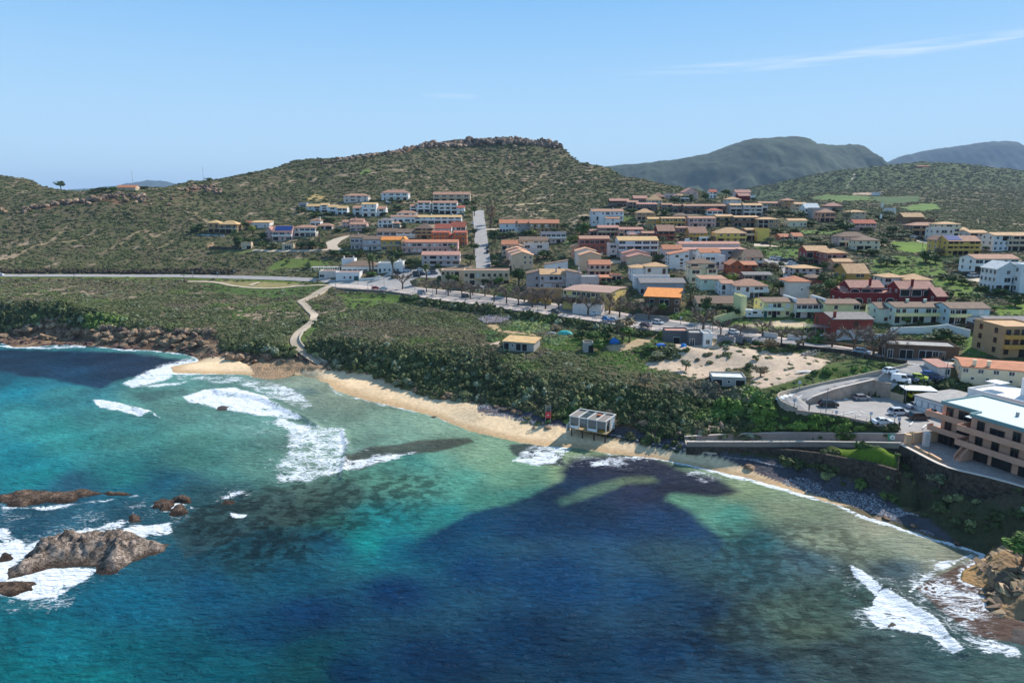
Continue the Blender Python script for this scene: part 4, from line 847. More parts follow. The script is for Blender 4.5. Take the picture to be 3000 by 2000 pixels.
 pts = np.vstack(pts); pts = pts[pts[:, 0] < P(700, 810, 15)[0]]; pts[:, 2] = bil(ZZ, pts[:, 0], pts[:, 1]); r_ = rg2.uniform(1.5, 2.6, len(pts)); scatter('roadside_hedge', pts, np.stack([r_]*3, 1), np.tile(hexc('#4e4636'), (len(pts), 1))*rg2.uniform(.8, 1.3, (len(pts), 1)), label='dark brown hedge along the inland side of the coast road', cat='hedge')
# ================================================================ BUILDINGS
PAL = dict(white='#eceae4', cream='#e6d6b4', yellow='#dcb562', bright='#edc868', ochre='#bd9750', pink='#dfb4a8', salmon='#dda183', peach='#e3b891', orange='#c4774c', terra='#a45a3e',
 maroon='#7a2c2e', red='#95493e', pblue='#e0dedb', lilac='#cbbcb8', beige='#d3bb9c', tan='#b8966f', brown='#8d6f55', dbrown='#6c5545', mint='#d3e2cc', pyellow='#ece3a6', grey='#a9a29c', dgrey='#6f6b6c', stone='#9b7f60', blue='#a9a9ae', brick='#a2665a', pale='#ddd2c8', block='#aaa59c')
RPAL = dict(tc='#b48a72', orange='#c58463', bright='#e5934f', brown='#87705f', tan='#d0a77c', red='#b3644f', grey='#8b8480', pinkt='#bd8c7b', salmon='#c49380', pink='#cf8e7b', peach='#e0ab86', yel='#d8b27e', white='#dcdcd8', felt='#a9a49e', teal='#b9c6c8', dark='#5d534c')
_MC = {}
def WM(c):
 k = 'wall_'+c
 if k not in _MC: _MC[k] = mat(k, PAL.get(c, c), .9, .14, .45, 0, .2)
 return _MC[k]
def RM(c):
 k = 'roof_'+c
 if c not in RPAL: RPAL[c] = PAL.get(c, '#b09080')
 if k not in _MC:
  m = mat(k, RPAL.get(c, c), .85, .3, .9, .05, .2)
  _MC[k] = m
 return _MC[k]
M_GLASS = mat('window_glass', '#20262b', .12, 0, 1, 0, .6); M_SHUT = mat('brown_shutter', '#5a4334', .7); M_SHW = mat('white_shutter', '#d8d8d4', .7); M_DARK = mat('painted_deep_shade', '#2d2a29', .9)  # dark panels paint in the shade of open arches and loggias
M_FRW = mat('white_frame', '#e4e2dc', .6); M_FRB = mat('brown_frame', '#6a4c38', .7); M_SOLAR = mat('solar_glass', '#2a4680', .75, 0, 1, 0, .15); M_METAL = mat('grey_metal', '#8d9296', .45, metal=.6); M_GREENM = mat('green_door', '#2f5b5d', .6)
def quadbox(v, f, x0, x1, y0, y1, z0, z1):
 b = len(v); v += [(x0, y0, z0), (x1, y0, z0), (x1, y1, z0), (x0, y1, z0), (x0, y0, z1), (x1, y0, z1), (x1, y1, z1), (x0, y1, z1)]
 f += [(b, b+3, b+2, b+1), (b+4, b+5, b+6, b+7), (b, b+1, b+5, b+4), (b+1, b+2, b+6, b+5), (b+2, b+3, b+7, b+6), (b+3, b, b+4, b+7)]
def mk(name, v, f, m, parent=None, mi=None):
 me = bpy.data.meshes.new(name); me.from_pydata(v, [], f)
 for q in (m if isinstance(m, (list, tuple)) else [m]): me.materials.append(q)
 if mi: me.polygons.foreach_set('material_index', mi)
 me.update(); o = link(name, me, parent); return o
# openings: (w, h, sill, kind)
OPEN = {'w': (1.1, 1.25, .95, 'n'), 'd': (1.3, 2.15, .05, 'n'), 'W': (2.6, 1.5, .8, 'n'), 'a': (2.3, 2.2, .1, 'arch'), 'A': (3.4, 2.3, .1, 'arch'), 's': (1.2, 1.35, .9, 'sh'), 't': (1.2, 2.1, .05, 'sh'), 'D': (3.2, 2.2, .05, 'n'), 'o': (.7, .7, 1.3, 'n'), 'u': (1.3, 1.4, .85, 'wh'), 'L': (3.6, 2.3, .05, 'dk'), 'g': (2.6, 2.3, .02, 'gr')}
_WM = {}
def open_mesh(ch, trim):
 k = (ch, trim)
 if k in _WM: return _WM[k]
 w_, h_, s_, kd = OPEN[ch]; v = []; f = []; mi = []
 fr = M_FRW if trim == 'w' else (M_FRB if trim == 'b' else WM(trim))
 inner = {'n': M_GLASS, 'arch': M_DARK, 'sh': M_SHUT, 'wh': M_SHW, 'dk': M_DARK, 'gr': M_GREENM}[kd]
 t_ = .1; hw = w_/2
 def add(x0, x1, y0, y1, z0, z1, m): 
  n0 = len(f); quadbox(v, f, x0, x1, y0, y1, z0, z1); mi.extend([m]*(len(f)-n0))
 if kd == 'arch':
  n0 = 10; b = len(v); pts = [(-hw, 0), (hw, 0), (hw, h_*.62)]+[(hw*math.cos(a), h_*.62+h_*.38*math.sin(a)) for a in np.linspace(.35, math.pi-.35, 6)]+[(-hw, h_*.62)]
  v += [(x, -.05, z) for x, z in pts]; f.append(tuple(range(b, b+len(pts)))); mi.append(1)
  pts2 = [(x*1.08, z*1.05) for x, z in pts]; b = len(v); v += [(x, -.025, z) for x, z in pts2]; f.append(tuple(range(b, b+len(pts2)))); mi.append(0)
 else:
  add(-hw-t_, -hw, -.09, .05, -t_, h_+t_, 0); add(hw, hw+t_, -.09, .05, -t_, h_+t_, 0); add(-hw, hw, -.09, .05, h_, h_+t_, 0); add(-hw-.06, hw+.06, -.14, .05, -t_-.06, -t_+.04, 0)
  add(-hw, hw, -.03, .05, -t_+.04, h_, 1)
  if kd == 'n' and w_ > 1:
   for q in range(1, max(2, int(w_/1.1+.5))): xx = -hw+w_*q/max(2, int(w_/1.1+.5)); add(xx-.035, xx+.035, -.05, -.02, -t_+.05, h_-.01, 0)
 me = bpy.data.meshes.new('window'); me.from_pydata(v, [], f); me.materials.append(fr); me.materials.append(inner); me.polygons.foreach_set('material_index', mi); me.update()
 _WM[k] = me; return me
def roof_geo(kind, w_, D, h, rh, ov=.45, th=.22):
 """returns (roof verts, faces), (gable verts, faces)"""
 v = []; f = []; gv = []; gf = []
 def slab(pts):       # polygon ccw from above, thickened
  b = len(v); n = len(pts); v.extend([(x, y, z+th) for x, y, z in pts]); v.extend([(x, y, z) for x, y, z in pts])
  f.append(tuple(range(b, b+n))); f.append(tuple(range(b+2*n-1, b+n-1, -1)))
  for i in range(n): j = (i+1) % n; f.append((b+i, b+n+i, b+n+j, b+j))
 hw = w_/2
 if kind == 'g':
  s = rh/(D/2); zo = h-ov*s
  slab([(-hw-ov*.6, -ov, zo), (hw+ov*.6, -ov, zo), (hw+ov*.6, D/2, h+rh), (-hw-ov*.6, D/2, h+rh)]); slab([(-hw-ov*.6, D/2+.001, h+rh), (hw+ov*.6, D/2+.001, h+rh), (hw+ov*.6, D+ov, zo), (-hw-ov*.6, D+ov, zo)])
  for x in (-hw, hw): b = len(gv); gv += [(x, 0, h-.02), (x, D, h-.02), (x, D/2, h+rh-.02)]; gf.append((b, b+1, b+2) if x > 0 else (b+1, b, b+2))
 elif kind == 'e':
  s = rh/hw; zo = h-ov*s
  slab([(-hw-ov, -ov*.6, zo), (0, -ov*.6, h+rh), (0, D+ov*.6, h+rh), (-hw-ov, D+ov*.6, zo)]); slab([(0.001, -ov*.6, h+rh), (hw+ov, -ov*.6, zo), (hw+ov, D+ov*.6, zo), (0.001, D+ov*.6, h+rh)])
  for y in (0, D): b = len(gv); gv += [(-hw, y, h-.02), (hw, y, h-.02), (0, y, h+rh-.02)]; gf.append((b, b+1, b+2) if y == 0 else (b+1, b, b+2))
 elif kind == 'h':
  r = min(hw, D/2)*.98; s = rh/r; zo = h-ov*s; rx = max(hw-r, .05); y0 = min(D/2, r); y1 = D-y0
  a = [(-hw-ov, -ov, zo), (hw+ov, -ov, zo), (hw+ov, D+ov, zo), (-hw-ov, D+ov, zo)]; e0 = (-rx, y0, h+rh); e1 = (rx, y0, h+rh); e2 = (rx, y1, h+rh); e3 = (-rx, y1, h+rh)
  b = len(v); v.extend([(x, y, z+th) for x, y, z in a]); v.extend([(x, y, z+th) for x, y, z in (e0, e1, e2, e3)]); v.extend([(x, y, z) for x, y, z in a])
  f.extend([(b, b+1, b+5, b+4), (b+1, b+2, b+6, b+5), (b+2, b+3, b+7, b+6), (b+3, b, b+4, b+7), (b+4, b+5, b+6, b+7), (b+11, b+10, b+9, b+8)])
  for i in range(4): j = (i+1) % 4; f.append((b+i, b+8+i, b+8+j, b+j))
 elif kind in 'sbSB':
  if kind == 's': slab([(-hw-ov, -ov, h-ov*rh/D), (hw+ov, -ov, h-ov*rh/D), (hw+ov, D+ov, h+rh), (-hw-ov, D+ov, h+rh)]); gv += [(-hw, 0, h), (-hw, D, h), (-hw, D, h+rh-.02), (hw, 0, h), (hw, D, h), (hw, D, h+rh-.02)]; gf += [(1, 0, 2), (3, 4, 5), (1, 4, 5, 2)]
  elif kind == 'S': slab([(-hw-ov, -ov, h), (hw+ov, -ov, h+rh), (hw+ov, D+ov, h+rh), (-hw-ov, D+ov, h)]); gv += [(-hw, 0, h), (hw, 0, h), (hw, 0, h+rh-.02), (-hw, D, h), (hw, D, h), (hw, D, h+rh-.02)]; gf += [(0, 1, 2), (4, 3, 5), (1, 4, 5, 2)]
  else: slab([(-hw-ov, -ov, h+rh), (hw+ov, -ov, h), (hw+ov, D+ov, h), (-hw-ov, D+ov, h+rh)]); gv += [(-hw, 0, h), (hw, 0, h), (-hw, 0, h+rh-.02), (-hw, D, h), (hw, D, h), (-hw, D, h+rh-.02)]; gf += [(0, 1, 2), (4, 3, 5), (3, 0, 2, 5)]
 else:      # flat: deck with parapet
  quadbox(v, f, -hw+.25, hw-.25, .25, D-.25, h, h+.06)
 return (v, f), (gv, gf)
BINFO = []
def locate(z, xc, yb):
 px, py = zp(z, xc, yb); return ground(px, py), px, py
def blk(root, z, x0, x1, yb, yt, D, roof='g', top=None, pat='', wall='white', rc='tc', rot=0, bal=(), dz=0, dy=0, ch=(), trim='w', side='w', solar=None, ground_pt=None, rh=None, balc=None, fnd=3.5):
 a, px0, py0 = locate(z, (x0+x1)/2, yb); sc_ = ZT[z][2]
 r = R(rot); dep = a[1]*CT-(a[2]-CZ)*ST
 wpx = (x1-x0)/sc_; w_ = wpx*dep/2000/max(.3, (math.cos(r)-a[0]/a[1]*math.sin(r)))
 h = (yb-yt)/sc_*dep/2000*1.0
 g = a+np.array((-math.sin(r)*dy, math.cos(r)*dy, 0)); g[2] = a[2]
 if dy: w_ *= 1+dy/dep; h = h
 if rh is None: rh = (yt-(top if top is not None else yt-12))/sc_*dep/2000
 # a roof pitch seen at a shallow angle: part of the height is depth
 if roof in 'ghs' and top is not None:
  ang = (CZ-a[2]-h)/max(a[1], 1); rh = max(.6, min(3.6, rh-(D/2 if roof != 's' else D)*max(ang, 0)))
 else: rh = max(.5, min(4.0, rh))
 bo = bpy.data.objects.new('house_block', None)
 M = Matrix.Translation((g[0], g[1], g[2]+dz)) @ Matrix.Rotation(r, 4, 'Z')
 Ml = Matrix.Translation(-Vector(root.location)) @ M
 def put(name, v, f, m, mi=None):
  v2 = [tuple(Ml @ Vector(p)) for p in v]; return mk(name, v2, f, m, root, mi)
 bpy.data.objects.remove(bo)
 hw = w_/2; wm = WM(wall); (rv, rf), (gv, gf) = roof_geo(roof, w_, D, h, rh)
 v = []; f = []; quadbox(v, f, -hw, hw, 0, D, -fnd-dz*0, h-.01)
 if roof == 'f':
  pt = .45; quadbox(v, f, -hw, hw, 0, .2, h, h+pt); quadbox(v, f, -hw, hw, D-.2, D, h, h+pt); quadbox(v, f, -hw, -hw+.2, .2, D-.2, h, h+pt); quadbox(v, f, hw-.2, hw, .2, D-.2, h, h+pt)
 b = len(v); v += gv; f += [tuple(i+b for i in q) for q in gf]
 put('wall', v, f, wm); ro = put('roof', rv, rf, RM(rc))
 for (cx_, cy_) in ch:
  v = []; f = []; x = -hw+w_*cx_; y = D*cy_; z0 = h+rh*.3; quadbox(v, f, x-.35, x+.35, y-.35, y+.35, z0, h+rh+1.0); quadbox(v, f, x-.45, x+.45, y-.45, y+.45, h+rh+1.002, h+rh+1.15); c = put('chimney', v, f, wm); c.parent = ro
 rows = pat.split('|') if pat else []
 ns = max(1, len(rows)); sh = h/ns
 def openings(rows, length, base):
  for i, row in enumerate(rows):
   zf = h-(i+1)*sh; n = len(row)
   for j, c in enumerate(row):
    if c in '. ': continue
    w0, h0, s0, _ = OPEN[c]; sc2 = min(1, sh/2.75); slot = length/n; sx_ = min(1.25, max(.45, slot*.8/w0)) if c in 'WADLag' else min(1, slot*.75/w0)
    x = -length/2+(j+.5)*slot
    o = link('door' if c in 'gt' else 'window', open_mesh(c, trim), root)
    o.matrix_world = base @ Matrix.Translation((x, 0, zf+s0*sc2)) @ Matrix.Diagonal((sx_, 1, sc2, 1))
 # children are parented without inverse: give local matrices
 def loc_openings(rows, length, base): 
  n0 = len(root.children)
  openings(rows, length, base)
 loc_openings(rows, w_, Ml)
 cl = Vector((0, 0)); ctr = M @ Vector((0, D/2, 0))
 for sgn in (-1, 1):
  nrm = Vector((math.cos(r)*sgn, math.sin(r)*sgn)); c0 = M @ Vector((sgn*hw, D/2, 0))
  if nrm.dot(Vector((-c0.x, -c0.y))) > 0 and side:
   srows = side.split('|') if '|' in side else [side if D < 8 else side*2]*ns
   loc_openings(srows, D, Ml @ Matrix.Translation((sgn*hw, D/2, 0)) @ Matrix.Rotation(sgn*math.pi/2, 4, 'Z'))
 for bb in bal:
  lv, f0, f1 = bb[:3]; kd = bb[3] if len(bb) > 3 else 'p'; z0 = h-(lv+1)*sh; x0_, x1_ = -hw+w_*f0, -hw+w_*f1; d_ = 1.3; v = []; f = []
  quadbox(v, f, x0_, x1_, -d_, -.002, z0-.2, z0)
  if kd == 'p': quadbox(v, f, x0_, x1_, -d_, -d_+.12, z0+.001, z0+.95); quadbox(v, f, x0_, x0_+.12, -d_+.121, -.003, z0+.001, z0+.95); quadbox(v, f, x1_-.12, x1_, -d_+.121, -.003, z0+.001, z0+.95)
  else:
   quadbox(v, f, x0_, x1_, -d_, -d_+.05, z0+.9, z0+.96)
   n = max(2, int((x1_-x0_)/.9))
   for q in range(n+1): x = x0_+(x1_-x0_-.05)*q/n; quadbox(v, f, x, x+.05, -d_, -d_+.05, z0+.001, z0+.899)
  put('balcony', v, f, WM(balc or (wall if kd == 'p' else 'white')))
  if kd == 'P': pass
 if solar:
  a0, a1, b0_, b1_ = solar; s = rh/(D/2); v = []; f = []
  for q in range(1):
   X0, X1 = -hw+w_*a0, -hw+w_*a1; Y0_, Y1_ = D/2*b0_, D/2*b1_
   b = len(v); zz = lambda y: h+s*y+.26
   v += [(X0, Y0_, zz(Y0_)), (X1, Y0_, zz(Y0_)), (X1, Y1_, zz(Y1_)), (X0, Y1_, zz(Y1_)), (X0, Y0_, zz(Y0_)+.08), (X1, Y0_, zz(Y0_)+.08), (X1, Y1_, zz(Y1_)+.08), (X0, Y1_, zz(Y1_)+.08)]
   f += [(b, b+3, b+2, b+1), (b+4, b+5, b+6, b+7), (b, b+1, b+5, b+4), (b+1, b+2, b+6, b+5), (b+2, b+3, b+7, b+6), (b+3, b, b+4, b+7)]
  s_ = put('solar_panel', v, f, M_SOLAR); s_.parent = ro
 NO_BUSH.append((ctr.x, ctr.y, math.hypot(w_, D)/2+1.0))
 return dict(g=g, w=w_, h=h, D=D, M=M, r=r, rh=rh, put=put, root=root)
def house(name, label, blocks, cat='house', group=None):
 z, x0, x1, yb = blocks[0][0][:4]
 a, px, py = locate(z, (x0+x1)/2, yb)
 root = bpy.data.objects.new(name, None); C.objects.link(root); root.location = tuple(a)
 tag(root, label, cat, group); info = []
 for args, kw in blocks: info.append(blk(root, *args, **kw))
 BINFO.append((root, label, px, py, info)); return root, info
def b_(*a, **k): return (a, k)
# z, x0, x1, ybase, yeave, depth, roof, ytop, openings, wall, roof colour
H1 = house
def one(name, label, *a, cat='house', **k): return house(name, label, [b_(*a, **k)], cat)
# ---- left hillside villas
house('stone_villa', 'brown stone villa with two tan hipped roofs at the left edge of the houses', [b_('A', 440, 690, 715, 600, 9, 'h', 552, 'dWd|LLL', 'stone', 'yel', bal=[(0, 0, 1, 'r')], trim='b'), b_('A', 288, 440, 710, 580, 8, 'h', 545, 'wd|LL', 'tan', 'yel', trim='b')])
house('pink_house', 'pale pink split roofed house partly hidden behind the house with solar panels', [b_('A', 885, 1130, 650, 575, 9, 's', 550, 'dw', 'pale', 'yel'), b_('A', 790, 890, 600, 575, 6, 'g', 556, 'w', 'pink', 'red')])
house('solar_house', 'pink two storey house with a big dark solar roof on the left hillside', [b_('A', 1170, 1440, 820, 700, 10, 'g', 615, 'WWd|LdD', 'pink', 'pinkt', bal=[(0, 0, 1)], balc='white', solar=(.12, .98, .1, .92)), b_('A', 1060, 1175, 800, 705, 9, 'e', 640, 'ww|ww', 'pink', 'pinkt', dy=1)])
house('pink_house', 'pale pink house with hipped brown roof and long white balcony by the tall palm', [b_('A', 1470, 1765, 765, 645, 9, 'h', 612, 'sWWW|aaDD', 'pale', 'tc', bal=[(0, .28, 1)], balc='white')])
house('white_house', 'small white house with a domed chimney above the curved lane', [b_('A', 1690, 1830, 625, 550, 7, 'h', 518, 'WW', 'white', 'tc', ch=[(.9, .3)]), b_('A', 1790, 1995, 668, 618, 7, 'h', 585, 'LL', 'lilac', 'tc', dy=-1)])
house('terrace_row', 'stepped white terrace with yellow tiled roofs, highest on the left below the sandy patch', [b_('A', 1640, 1740, 400, 352, 7, 'g', 322, 'w', 'white', 'yel'), b_('A', 1735, 1828, 412, 350, 7, 'g', 322, 'D|a', 'white', 'yel', dy=.4), b_('A', 1828, 1935, 430, 335, 7, 'g', 310, 'W|W|L', 'white', 'yel', dy=.8), b_('A', 1935, 2065, 462, 362, 7, 'g', 335, 'W|D', 'white', 'yel', dy=-.5, bal=[(0, 0, 1)]), b_('A', 2062, 2200, 467, 378, 7, 'g', 348, 'WW|aa', 'white', 'yel')], 'row of houses')
one('ruined_gatehouse', 'small roofless sandstone gatehouse below the stone villa', 'A', 738, 878, 942, 855, 3.5, 'f', None, 'oL', 'beige', 'tan', cat='ruin')
one('garage', 'low grey garage with one wide glazed door beside the villa lane', 'A', 1300, 1460, 940, 872, 6, 'f', None, 'D', 'beige', 'pinkt', cat='garage')
one('pavilion', 'small blue grey flat roofed pavilion at the far left of the yellow roofed terrace', 'A', 1535, 1640, 365, 310, 5, 'f', None, 'D', 'blue', 'grey', cat='pavilion')
one('ridge_cottage', 'lone cottage with a long red roof on the rocky left skyline', 'O', 806, 935, 418, 399, 8, 'g', 383, '.w..', 'beige', 'orange', cat='cottage', fnd=6)
# ---- white villas on the slope left of the steep street
one('hillside_villa', 'pale pink hipped villa, upper left of the white villas', 'B', 268, 605, 288, 208, 10, 'h', 180, 'wWWs|dWdd', 'pale', 'tc', bal=[(0, .05, .6)])
one('hillside_villa', 'pale blue villa with a two part red roof and arches, top middle of the slope', 'B', 788, 1158, 268, 165, 11, 'h', 125, 'sWWW|daaa', 'pblue', 'tc', ch=[(.4, .5)], bal=[(0, .25, 1)], balc='white')
one('hillside_villa', 'long beige villa with two pointed white chimneys above the end of the steep street', 'B', 1500, 2010, 285, 190, 11, 'g', 155, 'WWWWW|AAAAA', 'beige', 'tc', ch=[(.26, .5), (.6, .5)], bal=[(0, 0, 1)])
house('hillside_villa', 'symmetrical white villa with a raised middle and arcaded ground floor', [b_('B', 520, 722, 490, 325, 9, 'g', 305, 'ww|WW|aa', 'white', 'yel', bal=[(1, 0, 1)]), b_('B', 392, 520, 470, 378, 9, 'g', 345, 'W|a', 'pblue', 'tc', dy=.8), b_('B', 722, 846, 480, 387, 9, 'g', 350, 'W|a', 'white', 'tc', dy=.8)])
house('terrace_row', 'tall white stepped terrace in front of the long beige villa', [b_('B', 1180, 1285, 420, 352, 8, 'g', 326, 'W|L', 'white', 'tc'), b_('B', 1285, 1462, 432, 302, 9, 'g', 280, 'WW|aa|LL', 'white', 'tc', bal=[(1, 0, 1)], dy=.5), b_('B', 1490, 1580, 432, 305, 9, 'g', 280, 'W|a|L', 'white', 'tc', dy=.3), b_('B', 1580, 1832, 455, 306, 9, 'g', 280, 'WWW|aaW|LLL', 'white', 'tc', bal=[(0, 0, 1), (1, 0, .6)]), b_('B', 1832, 1935, 480, 372, 8, 'g', 345, 't|d|L', 'white', 'red', bal=[(0, 0, 1)], dy=-.6)], 'row of houses')
house('white_house', 'white house with a raised red roofed upper floor left of the long white terrace', [b_('B', 990, 1262, 530, 447, 8, 'h', 415, 'wWw|...', 'white', 'tc', dy=3), b_('B', 918, 1285, 575, 497, 6, 'g', 476, 'WaWW', 'white', 'tc')])
one('terrace_row', 'long low white terrace with tan roofs below the tall white terrace', 'B', 1240, 1890, 585, 502, 9, 'g', 474, 'WwwWWWW|aDDDaDD', 'white', 'yel', bal=[(0, 0, 1)], cat='row of houses', ch=[(.35, .5), (.8, .5)])
house('pink_house', 'rose pink villa with three stacked terracotta roofs', [b_('B', 355, 585, 690, 602, 8, 'g', 572, 'wdD|DwD', 'pink', 'tc', bal=[(0, .4, 1)]), b_('B', 340, 522, 650, 552, 6, 'g', 522, 'w..|...', 'pink', 'tc', dy=5, ch=[(.4, .2)]), b_('B', 240, 350, 645, 568, 7, 'g', 542, 'ww|ss', 'pink', 'tc', dy=2)])
house('white_house', 'white house with a grey hipped roof between the pink villa and the white terrace', [b_('B', 740, 940, 640, 548, 8, 'h', 515, 'www|wDD', 'white', 'grey', trim='b'), b_('B', 940, 1042, 650, 588, 7, 'h', 560, 'D|D', 'white', 'tc')])
house('terrace_row', 'low grey and white terrace under long brown roofs behind the yellow house', [b_('B', 722, 1000, 760, 702, 9, 'g', 655, 'WWW', 'lilac', 'brown'), b_('B', 1000, 1290, 790, 712, 9, 'g', 665, 'WWW|...', 'white', 'brown', bal=[(0, 0, 1)])], 'row of houses')
one('brown_villa', 'dark brown villa with a hipped brown roof behind the orange house', 'B', 1255, 1500, 792, 655, 10, 'h', 590, 'LsL|WdW|wLw', 'tan', 'brown', bal=[(0, 0, 1), (1, 0, 1)], trim='b')
house('white_house', 'white double house with bright red gabled roofs behind the orange house', [b_('B', 1525, 1750, 725, 655, 9, 'g', 595, 'WwW', 'pblue', 'red'), b_('B', 1750, 1945, 692, 636, 9, 'g', 568, 'wWW', 'pblue', 'red', dy=2)])
house('orange_house', 'burnt orange house with arched loggias at the top of the blocks beside the steep street', [b_('B', 1485, 1725, 880, 715, 9, 'g', 690, 'www|ddd|dwd', 'orange', 'red', bal=[(0, 0, 1), (1, 0, 1)]), b_('B', 1725, 1785, 870, 745, 8, 'g', 725, 'w|d|.', 'orange', 'red'), b_('B', 1785, 1965, 890, 715, 9, 'g', 690, 'ww|dw|dd', 'orange', 'red', bal=[(0, 0, 1), (1, 0, 1)])])
house('duplex', 'mauve grey duplex with brown roofs left of the yellow house', [b_('B', 368, 540, 940, 782, 9, 'g', 740, 'WWd|dWd', 'lilac', 'brown', bal=[(0, 0, 1)], ch=[(.5, .5)]), b_('B', 540, 788, 955, 806, 10, 'g', 760, '.udu|udWu', 'lilac', 'brown', bal=[(0, 0, 1)])])
house('yellow_house', 'mustard yellow house with an orange roof in the middle of the left hillside rows', [b_('B', 786, 1062, 962, 815, 10, 'g', 768, 'wwW|Wwd', 'ochre', 'bright', bal=[(0, 0, 1, 'r')]), b_('B', 1062, 1130, 950, 812, 9, 'e', 775, '.|.', 'bright', 'bright')])
one('terrace_row', 'long pink terrace with an orange roof right of the yellow house', 'B', 1068, 1842, 985, 848, 10, 'g', 812, 'duWLuduwLWd|sduuLdwdtud', 'pink', 'orange', bal=[(0, 0, .45), (0, .5, 1)], cat='row of houses', side='o')
one('terrace_row', 'grey white terrace with salmon roofs in front of the long pink terrace', 'B', 1345, 1868, 1165, 1022, 10, 'g', 973, 'wLwww|wLddW', 'lilac', 'salmon', bal=[(0, .2, 1), (1, .2, 1)], cat='row of houses', trim='b')
house('restaurant', 'white seafront restaurant with a glazed dining room and roof terraces beside the junction', [
 b_('B', 232, 740, 1275, 1178, 14, 'h', 1108, 'DDDDDDD', 'white', 'brown', dy=2), b_('B', 160, 482, 1368, 1268, 9, 'f', None, '.wsg', 'pblue', 'tc', side=''), b_('A', 1805, 2040, 1348, 1252, 9, 'f', None, 'W..', 'pale', 'tc', side='', dy=1),
 b_('B', 196, 370, 1262, 1100, 7, 'f', None, '.|L.', 'white', 'tc', dy=9, ch=[(.1, .5), (.85, .5)]), b_('B', 735, 1000, 1262, 1140, 10, 'f', None, 'dwww', 'white', 'felt'), b_('B', 990, 1085, 1262, 1125, 11, 'f', None, 'w.', 'white', 'felt', ch=[(.4, .5)])], 'restaurant')
house('apartment_block', 'beige flat topped block with tan edge tiles right of the restaurant car park', [b_('G', 745, 1372, 262, 66, 11, 'f', 66, 'sLuwdwss|oL.dDd.L', 'beige', 'tc', bal=[(0, .25, .58), (0, .62, .8)], trim='b'), b_('G', 432, 745, 215, 66, 11, 'f', 66, 'wwoL.|...L.', 'beige', 'tc', trim='b', dy=1)], 'apartment block')
# ---- right of the steep street
house('long_terrace', 'long two storey block half blue, half brown under one straight red roof', [b_('C', 366, 680, 705, 550, 10, 'g', 488, '..w..w|aaaaa.', 'pblue', 'orange'), b_('C', 681, 880, 700, 550, 10, 'g', 488, 'w..w|.w..', 'grey', 'orange'), b_('C', 881, 1380, 700, 548, 10, 'g', 487, 'utututst|.d.tt.dw', 'tan', 'orange', bal=[(0, .2, .35, 'r'), (0, .55, .7, 'r')], trim='b')], 'row of houses')
one('flat_roofed_house', 'grey flat roofed house with a white band balcony below the long red roof', 'C', 1078, 1495, 888, 712, 10, 'f', 690, 'WWWWW|.dwLd', 'lilac', 'grey', bal=[(0, .25, 1)], balc='white')
house('beige_house', 'beige split level house with a brown roof and garden stairs behind the stepped gables', [b_('C', 790, 1205, 1072, 905, 6, 'f', None, 'WuWu|....', 'pale', 'tan', side=''), b_('C', 708, 1195, 1010, 842, 10, 'g', 785, 'ws.Wsw|......', 'beige', 'brown', dy=4)])
one('orange_roofed_house', 'small house with a vivid orange roof at the foot of the steep street', 'C', 405, 680, 1092, 906, 9, 'g', 835, 'LwL|w.w', 'beige', 'orange')
house('stepped_terrace', 'four stepped gables in pink and beige beside the steep street', [b_('C', 576, 940, 1345, 1092, 9, 'e', 1035, '..ww|..ww|....', 'beige', 'peach', side=''), b_('C', 522, 880, 1250, 1052, 9, 'e', 1000, '.w.|...|...', 'pale', 'peach', side=''), b_('C', 482, 830, 1165, 1008, 9, 'e', 957, '.w.|...', 'pink', 'peach', side=''), b_('C', 438, 790, 1075, 942, 9, 'e', 893, '.w.|...', 'pale', 'peach', side='')], 'row of houses')
house('stepped_terrace', 'three stepped peach gables in front of the dark pink apartment block', [b_('C', 1735, 2095, 1345, 1092, 9, 'e', 1035, '...|...', 'beige', 'peach', side='ww'), b_('C', 1668, 2010, 1235, 1022, 9, 'e', 972, '.w.|...', 'pale', 'peach', side='ww'), b_('C', 1605, 1940, 1140, 948, 9, 'e', 900, '.w.|...', 'salmon', 'peach', side='')], 'row of houses')
one('apartment_block', 'dark pink block with a wide rusty roof behind the three peach gables', 'C', 1728, 2235, 1110, 815, 11, 'g', 765, 'WLWWLs|wWddWw|awwwua', 'brick', 'tc', bal=[(0, 0, 1), (1, 0, .5)], trim='pink', cat='apartment block')
house('lilac_house', 'large lilac house with a brown roof facing the seafront trees', [b_('H', 292, 665, 590, 395, 12, 'g', 320, 's.LLs.|wuu.d..', 'lilac', 'tan', bal=[(0, .15, .85)], ch=[(.6, .2)]), b_('H', 112, 292, 590, 392, 11, 'S', 345, '.s|.s', 'lilac', 'brown', dy=.3), b_('H', 665, 865, 590, 392, 11, 'B', 345, '..|oo', 'lilac', 'brown', dy=.3, ch=[(.8, .1)]), b_('H', 860, 1108, 575, 440, 9, 'f', None, '.o.', 'lilac', 'felt', dy=1), b_('H', 120, 590, 745, 592, 3.5, 'f', None, '...u....|', 'tan', 'tan', side='', dy=-3), b_('H', 385, 700, 480, 300, 6, 'S', 240, '..d.|....', 'white', 'brown', dy=15)])
house('pink_house', 'narrow pink house with an orange roof and white balcony right of the peach gables', [b_('H', 968, 1265, 425, 258, 9, 'g', 197, 'dwwd|LwLd', 'pink', 'orange', bal=[(0, 0, 1)], balc='beige', trim='b'), b_('H', 1112, 1262, 492, 425, 5, 's', 425, 'LL', 'orange', 'orange', dy=-4), b_('H', 1265, 1408, 480, 405, 6, 'f', None, 'LL', 'salmon', 'red', dy=-1)])
